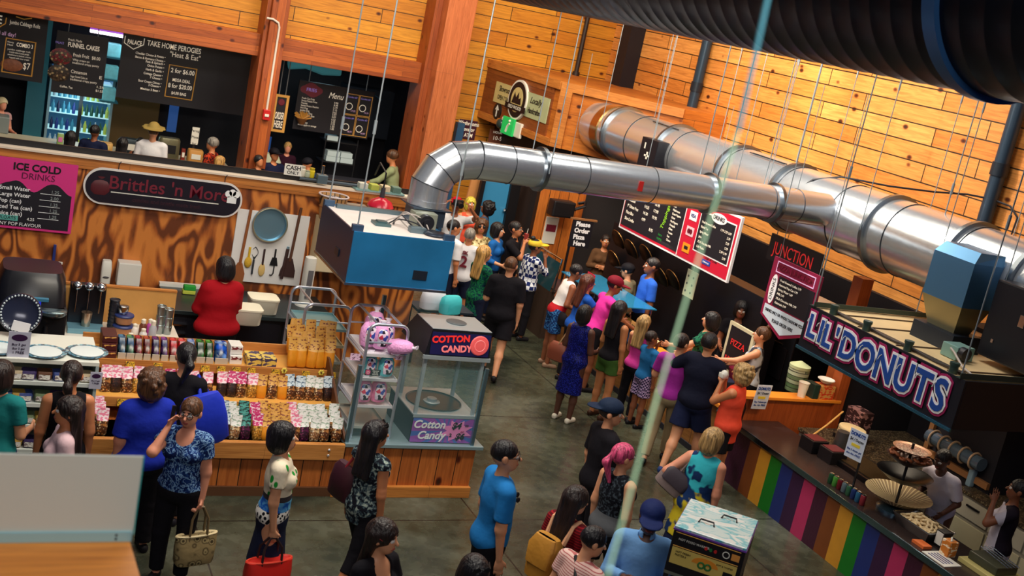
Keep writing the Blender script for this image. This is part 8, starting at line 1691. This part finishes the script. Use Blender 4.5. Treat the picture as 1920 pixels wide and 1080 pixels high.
tote(3, 1, 'handbag', 'bright red handbag held by the person with the black bob', M('bag_red', (206, 34, 26), .4), .4, .26, .2, M('rim_red', (226, 60, 40), .4), .2, rz=.2, mat2=M('strap_dark', (40, 20, 22), .5))
def pouch(name, label, mat, loc, rz, w_, h_, d_, tilt=0, strap=None, flap=None, cat='bag'):
    t_ = thing(name, label, cat, loc, rz); t_.rotation_euler = (0, tilt, rz)
    loft(MB(), [(-h_*.5, w_*.36, d_*.3, 0), (-h_*.42, w_*.48, d_*.46, 0), (0, w_*.5, d_*.5, 0), (h_*.35, w_*.46, d_*.42, 0), (h_*.5, w_*.36, d_*.22, 0)], 20, 3).build('bag_body', mat, t_)
    if flap: loft(MB(), [(-h_*.1, w_*.4, d_*.1, -d_*.47), (h_*.3, w_*.44, d_*.14, -d_*.4), (h_*.5, w_*.34, d_*.14, -d_*.2)], 14, 3).build('flap', flap, t_)
    if strap:
        inv = Matrix.Translation(loc) @ t_.rotation_euler.to_matrix().to_4x4(); inv.invert(); MB().tube([inv @ Vector(q) for q in strap[0]], strap[2], 6).build('strap', strap[1], t_)
    return t_
def rzof(k): return PEOPLE[k][0].rotation_euler.z
YL = M('backpack_yellow', (190, 130, 40), .6, bump=.4, bscale=12); PEACH = M('strap_peach', (216, 160, 120), .6)
pouch('backpack', 'mustard yellow backpack with peach straps on the red ribbed top', YL, at(8, (0, -.24, 1.15)), rzof(8), .3, .4, .2, 0, None, YL)
bp = bpy.data.objects[[o for o in bpy.data.objects if o.name.startswith('backpack')][-1].name]
for sx in (-1, 1):
    inv = (Matrix.Translation(bp.location) @ Matrix.Rotation(rzof(8), 4, 'Z')).inverted()
    MB().tube([inv @ at(8, (sx*.1, -.15, 1.3)), inv @ at(8, (sx*.11, -.08, 1.47)), inv @ at(8, (sx*.12, .0, 1.495)), inv @ at(8, (sx*.125, .1, 1.42)), inv @ at(8, (sx*.14, .11, 1.25)), inv @ at(8, (sx*.16, -.08, 1.05))], .022, 6).build('shoulder_strap', PEACH, bp)
BLB = M('bag_royal', (24, 50, 190), .5, bump=.3, bscale=10)
pouch('shoulder_bag', 'large royal blue shoulder bag on the person in black', BLB, at(47, (.26, -.1, 1.12)), rzof(47)+.5, .44, .5, .16, -.25, ([at(47, (.2, -.1, 1.3)), at(47, (.14, -.02, 1.5)), at(47, (.26, .08, 1.3))], BLB, .02))
GB = M('bag_taupe', (130, 112, 110), .6, bump=.3, bscale=10)
pouch('shoulder_bag', 'grey purple shoulder bag under the arm of the teal top', GB, at(12, (-.24, -.06, 1.12)), rzof(12)+.2, .34, .26, .18, .5, ([at(12, (-.2, -.08, 1.25)), at(12, (-.1, -.03, 1.5)), at(12, (-.18, .1, 1.3))], GB, .012), M('bag_taupe_dark', (60, 50, 60), .6))
pouch('shoulder_bag', 'dark maroon shoulder bag on the person with lace top', M('bag_maroon', (56, 18, 30), .5), at(4, (-.24, -.06, 1.1)), rzof(4), .3, .34, .16, .1, ([at(4, (-.22, -.1, 1.25)), at(4, (-.13, -.02, 1.49)), at(4, (-.2, .1, 1.3))], M('strap_red', (130, 26, 36), .5), .012))
pouch('shoulder_bag', 'round brown handbag hanging beside the sparkling dress', M('bag_brown', (130, 64, 44), .5), at(19, (-.3, .0, .98)), rzof(19), .3, .26, .16, 0, ([at(19, (-.3, -.04, 1.1)), at(19, (-.14, -.02, 1.5)), at(19, (-.28, .06, 1.1))], M('strap_tan', (190, 150, 110), .5), .01))
pouch('satchel', 'black satchel on the hip of the patterned shorts', BK, at(22, (.22, .05, .9)), rzof(22), .3, .2, .12)
o = pouch('soft_bag', 'turquoise cloth bag below the blue steel hood', M('bag_turquoise', (60, 190, 200), .6, bump=.4, bscale=9), onz(845, 572, 1.0), .3, .36, .28, .2); pouch('soft_bag', 'white cloth bag below the blue steel hood', M('bag_white', (206, 210, 222), .6, bump=.4, bscale=9), onz(812, 562, 1.0), .2, .4, .3, .22)
tb2 = thing('side_table', 'dark low table holding two cloth bags behind the kiosk', 'table', tuple(onz(828, 575, 0.85).xy)+(0,)); MB().box((-.45, -.2, .8), (.45, .25, .84), bev=.005).build('table_top', DARK2, tb2)
for sx in (-.4, .4):
    for sy in (-.15, .2): MB().cyl((sx, sy, 0), (sx, sy, .8), .02).build('leg', BLACK, tb2)
p = hand(35, 0, .1); q = p+Vector((.15, -.9, 0)); t_ = thing('pizza_peel', 'long wooden pizza peel held by the person in the black cap', 'peel', p); MB().tube([(-.02, .2, 0), (.1, -.7, .0)], .014, 8).build('handle', M('peel_wood', (200, 150, 90), .5), t_); MB().lathe([(.02, 0), (.17, 0), (.175, .006), (.16, .012), (.02, .012)], (.13, -.88, -.005), 24).build('blade', M('peel_blade', (170, 120, 70), .5), t_)
p = (hand(31, 0)+hand(31, 1))/2; t_ = thing('photo_camera', 'black camera with lens held up by the person in the red cap', 'camera', p); MB().box((-.09, -.04, -.05), (.09, .04, .06), bev=.012).build('camera_body', BLACK, t_); MB().cyl((0, -.04, 0), (0, -.16, -.02), .045, .05, 20).build('lens', BLACK, t_, True)
p = hand(41, 0, .12); tag(MB().ell((0, 0, 0), (.05, .05, .06)).box((-.05, -.04, -.04), (.04, .05, .02), bev=.01).build('wrapped_snack', WHITEP, loc=p), 'white wrapped snack held to the mouth by the orange top', 'snack')
p = hand(30, 1, .12); t_ = thing('drink_cup', 'red drink cup with straw held by the person in the black polo', 'cup', p); MB().lathe([(.03, -.06), (.04, .06), (.04, .06)], seg=16).build('cup', M('cup_red', (150, 50, 50), .4), t_); MB().cyl((0, 0, .06), (.01, 0, .15), .005).build('straw', WHITEP, t_)
p = at(5, (.06, .13, 1.36)); t_ = thing('hung_sunglasses', 'black sunglasses hung on the neck of the blue tee', 'sunglasses', p, rzof(5)); [MB().ell((0, .01*k, -.03*k), (.01, .02, .025)).build('lens', BLACK, t_) for k in (0, 1.6)]
p = hand(11, 0, .1); tag(MB().ell((0, 0, 0), .03, 12, 8).build('white_bun', M('bun_white', (230, 216, 200), .5), loc=p), 'small white piece of food in the hands of the navy cap wearer', 'food')
o = MB().torus(PEOPLE[6][4] @ Vector((0, -.01, 1.67)), .098, .008, PEOPLE[6][4].to_3x3() @ Vector((0, .5, 1)), 28, 6).build('headband', M('band_red', (170, 30, 36), .5), PEOPLE[6][0])
o = MB().tube([at(41, (.14, -.12, .95)) if False else PEOPLE[41][3] @ Vector(v) for v in ((.17, -.1, .9), (.15, -.13, 1.2), (.1, -.06, 1.49), (.02, .1, 1.35), (-.1, .15, 1.1))], .012, 6).build('bag_strap', BLACK, PEOPLE[41][0])
o = MB().tube([PEOPLE[9][3] @ Vector(v) for v in ((.16, .0, 1.05), (.1, -.13, 1.3), (-.05, -.06, 1.49), (-.12, .1, 1.35))], .018, 6).build('bag_strap', BLACK, PEOPLE[9][0])

# ================================================================ lettering becomes mesh
bpy.context.view_layer.update()
_dg = bpy.context.evaluated_depsgraph_get(); _mc = {}
_fonts = [o for o in bpy.data.objects if o.type == 'FONT']
_newdata = {}
for o in _fonts:
    if o.data.name not in _newdata:
        me = bpy.data.meshes.new_from_object(o.evaluated_get(_dg)); me.name = 'lettering'
        _newdata[o.data.name] = me
_groups = {}
for o in _fonts:
    me = _newdata[o.data.name]
    n = bpy.data.objects.new('lettering', me); C.objects.link(n)
    nm = o.name.split('.')[0]; par = o.parent
    n.parent = par; n.matrix_basis = o.matrix_basis.copy()
    key = o.get('merge')
    if o.get('fit'):
        xs_ = [v.co.x for v in me.vertices]
        if xs_: n.scale.x = o['fit']/max(1e-4, max(xs_)-min(xs_))
    bpy.data.objects.remove(o); n.name = nm
    if key: _groups.setdefault((par.name, key), []).append(n)
for (pn, key), L in _groups.items():
    bm_ = bmesh.new()
    for n in L:
        m2 = n.data.copy(); m2.transform(n.matrix_basis); bm_.from_mesh(m2)
    me = bpy.data.meshes.new(key); bm_.to_mesh(me); me.materials.append(L[0].data.materials[0])
    par = L[0].parent
    for n in L: bpy.data.objects.remove(n)
    n = bpy.data.objects.new(key, me); C.objects.link(n); n.parent = par
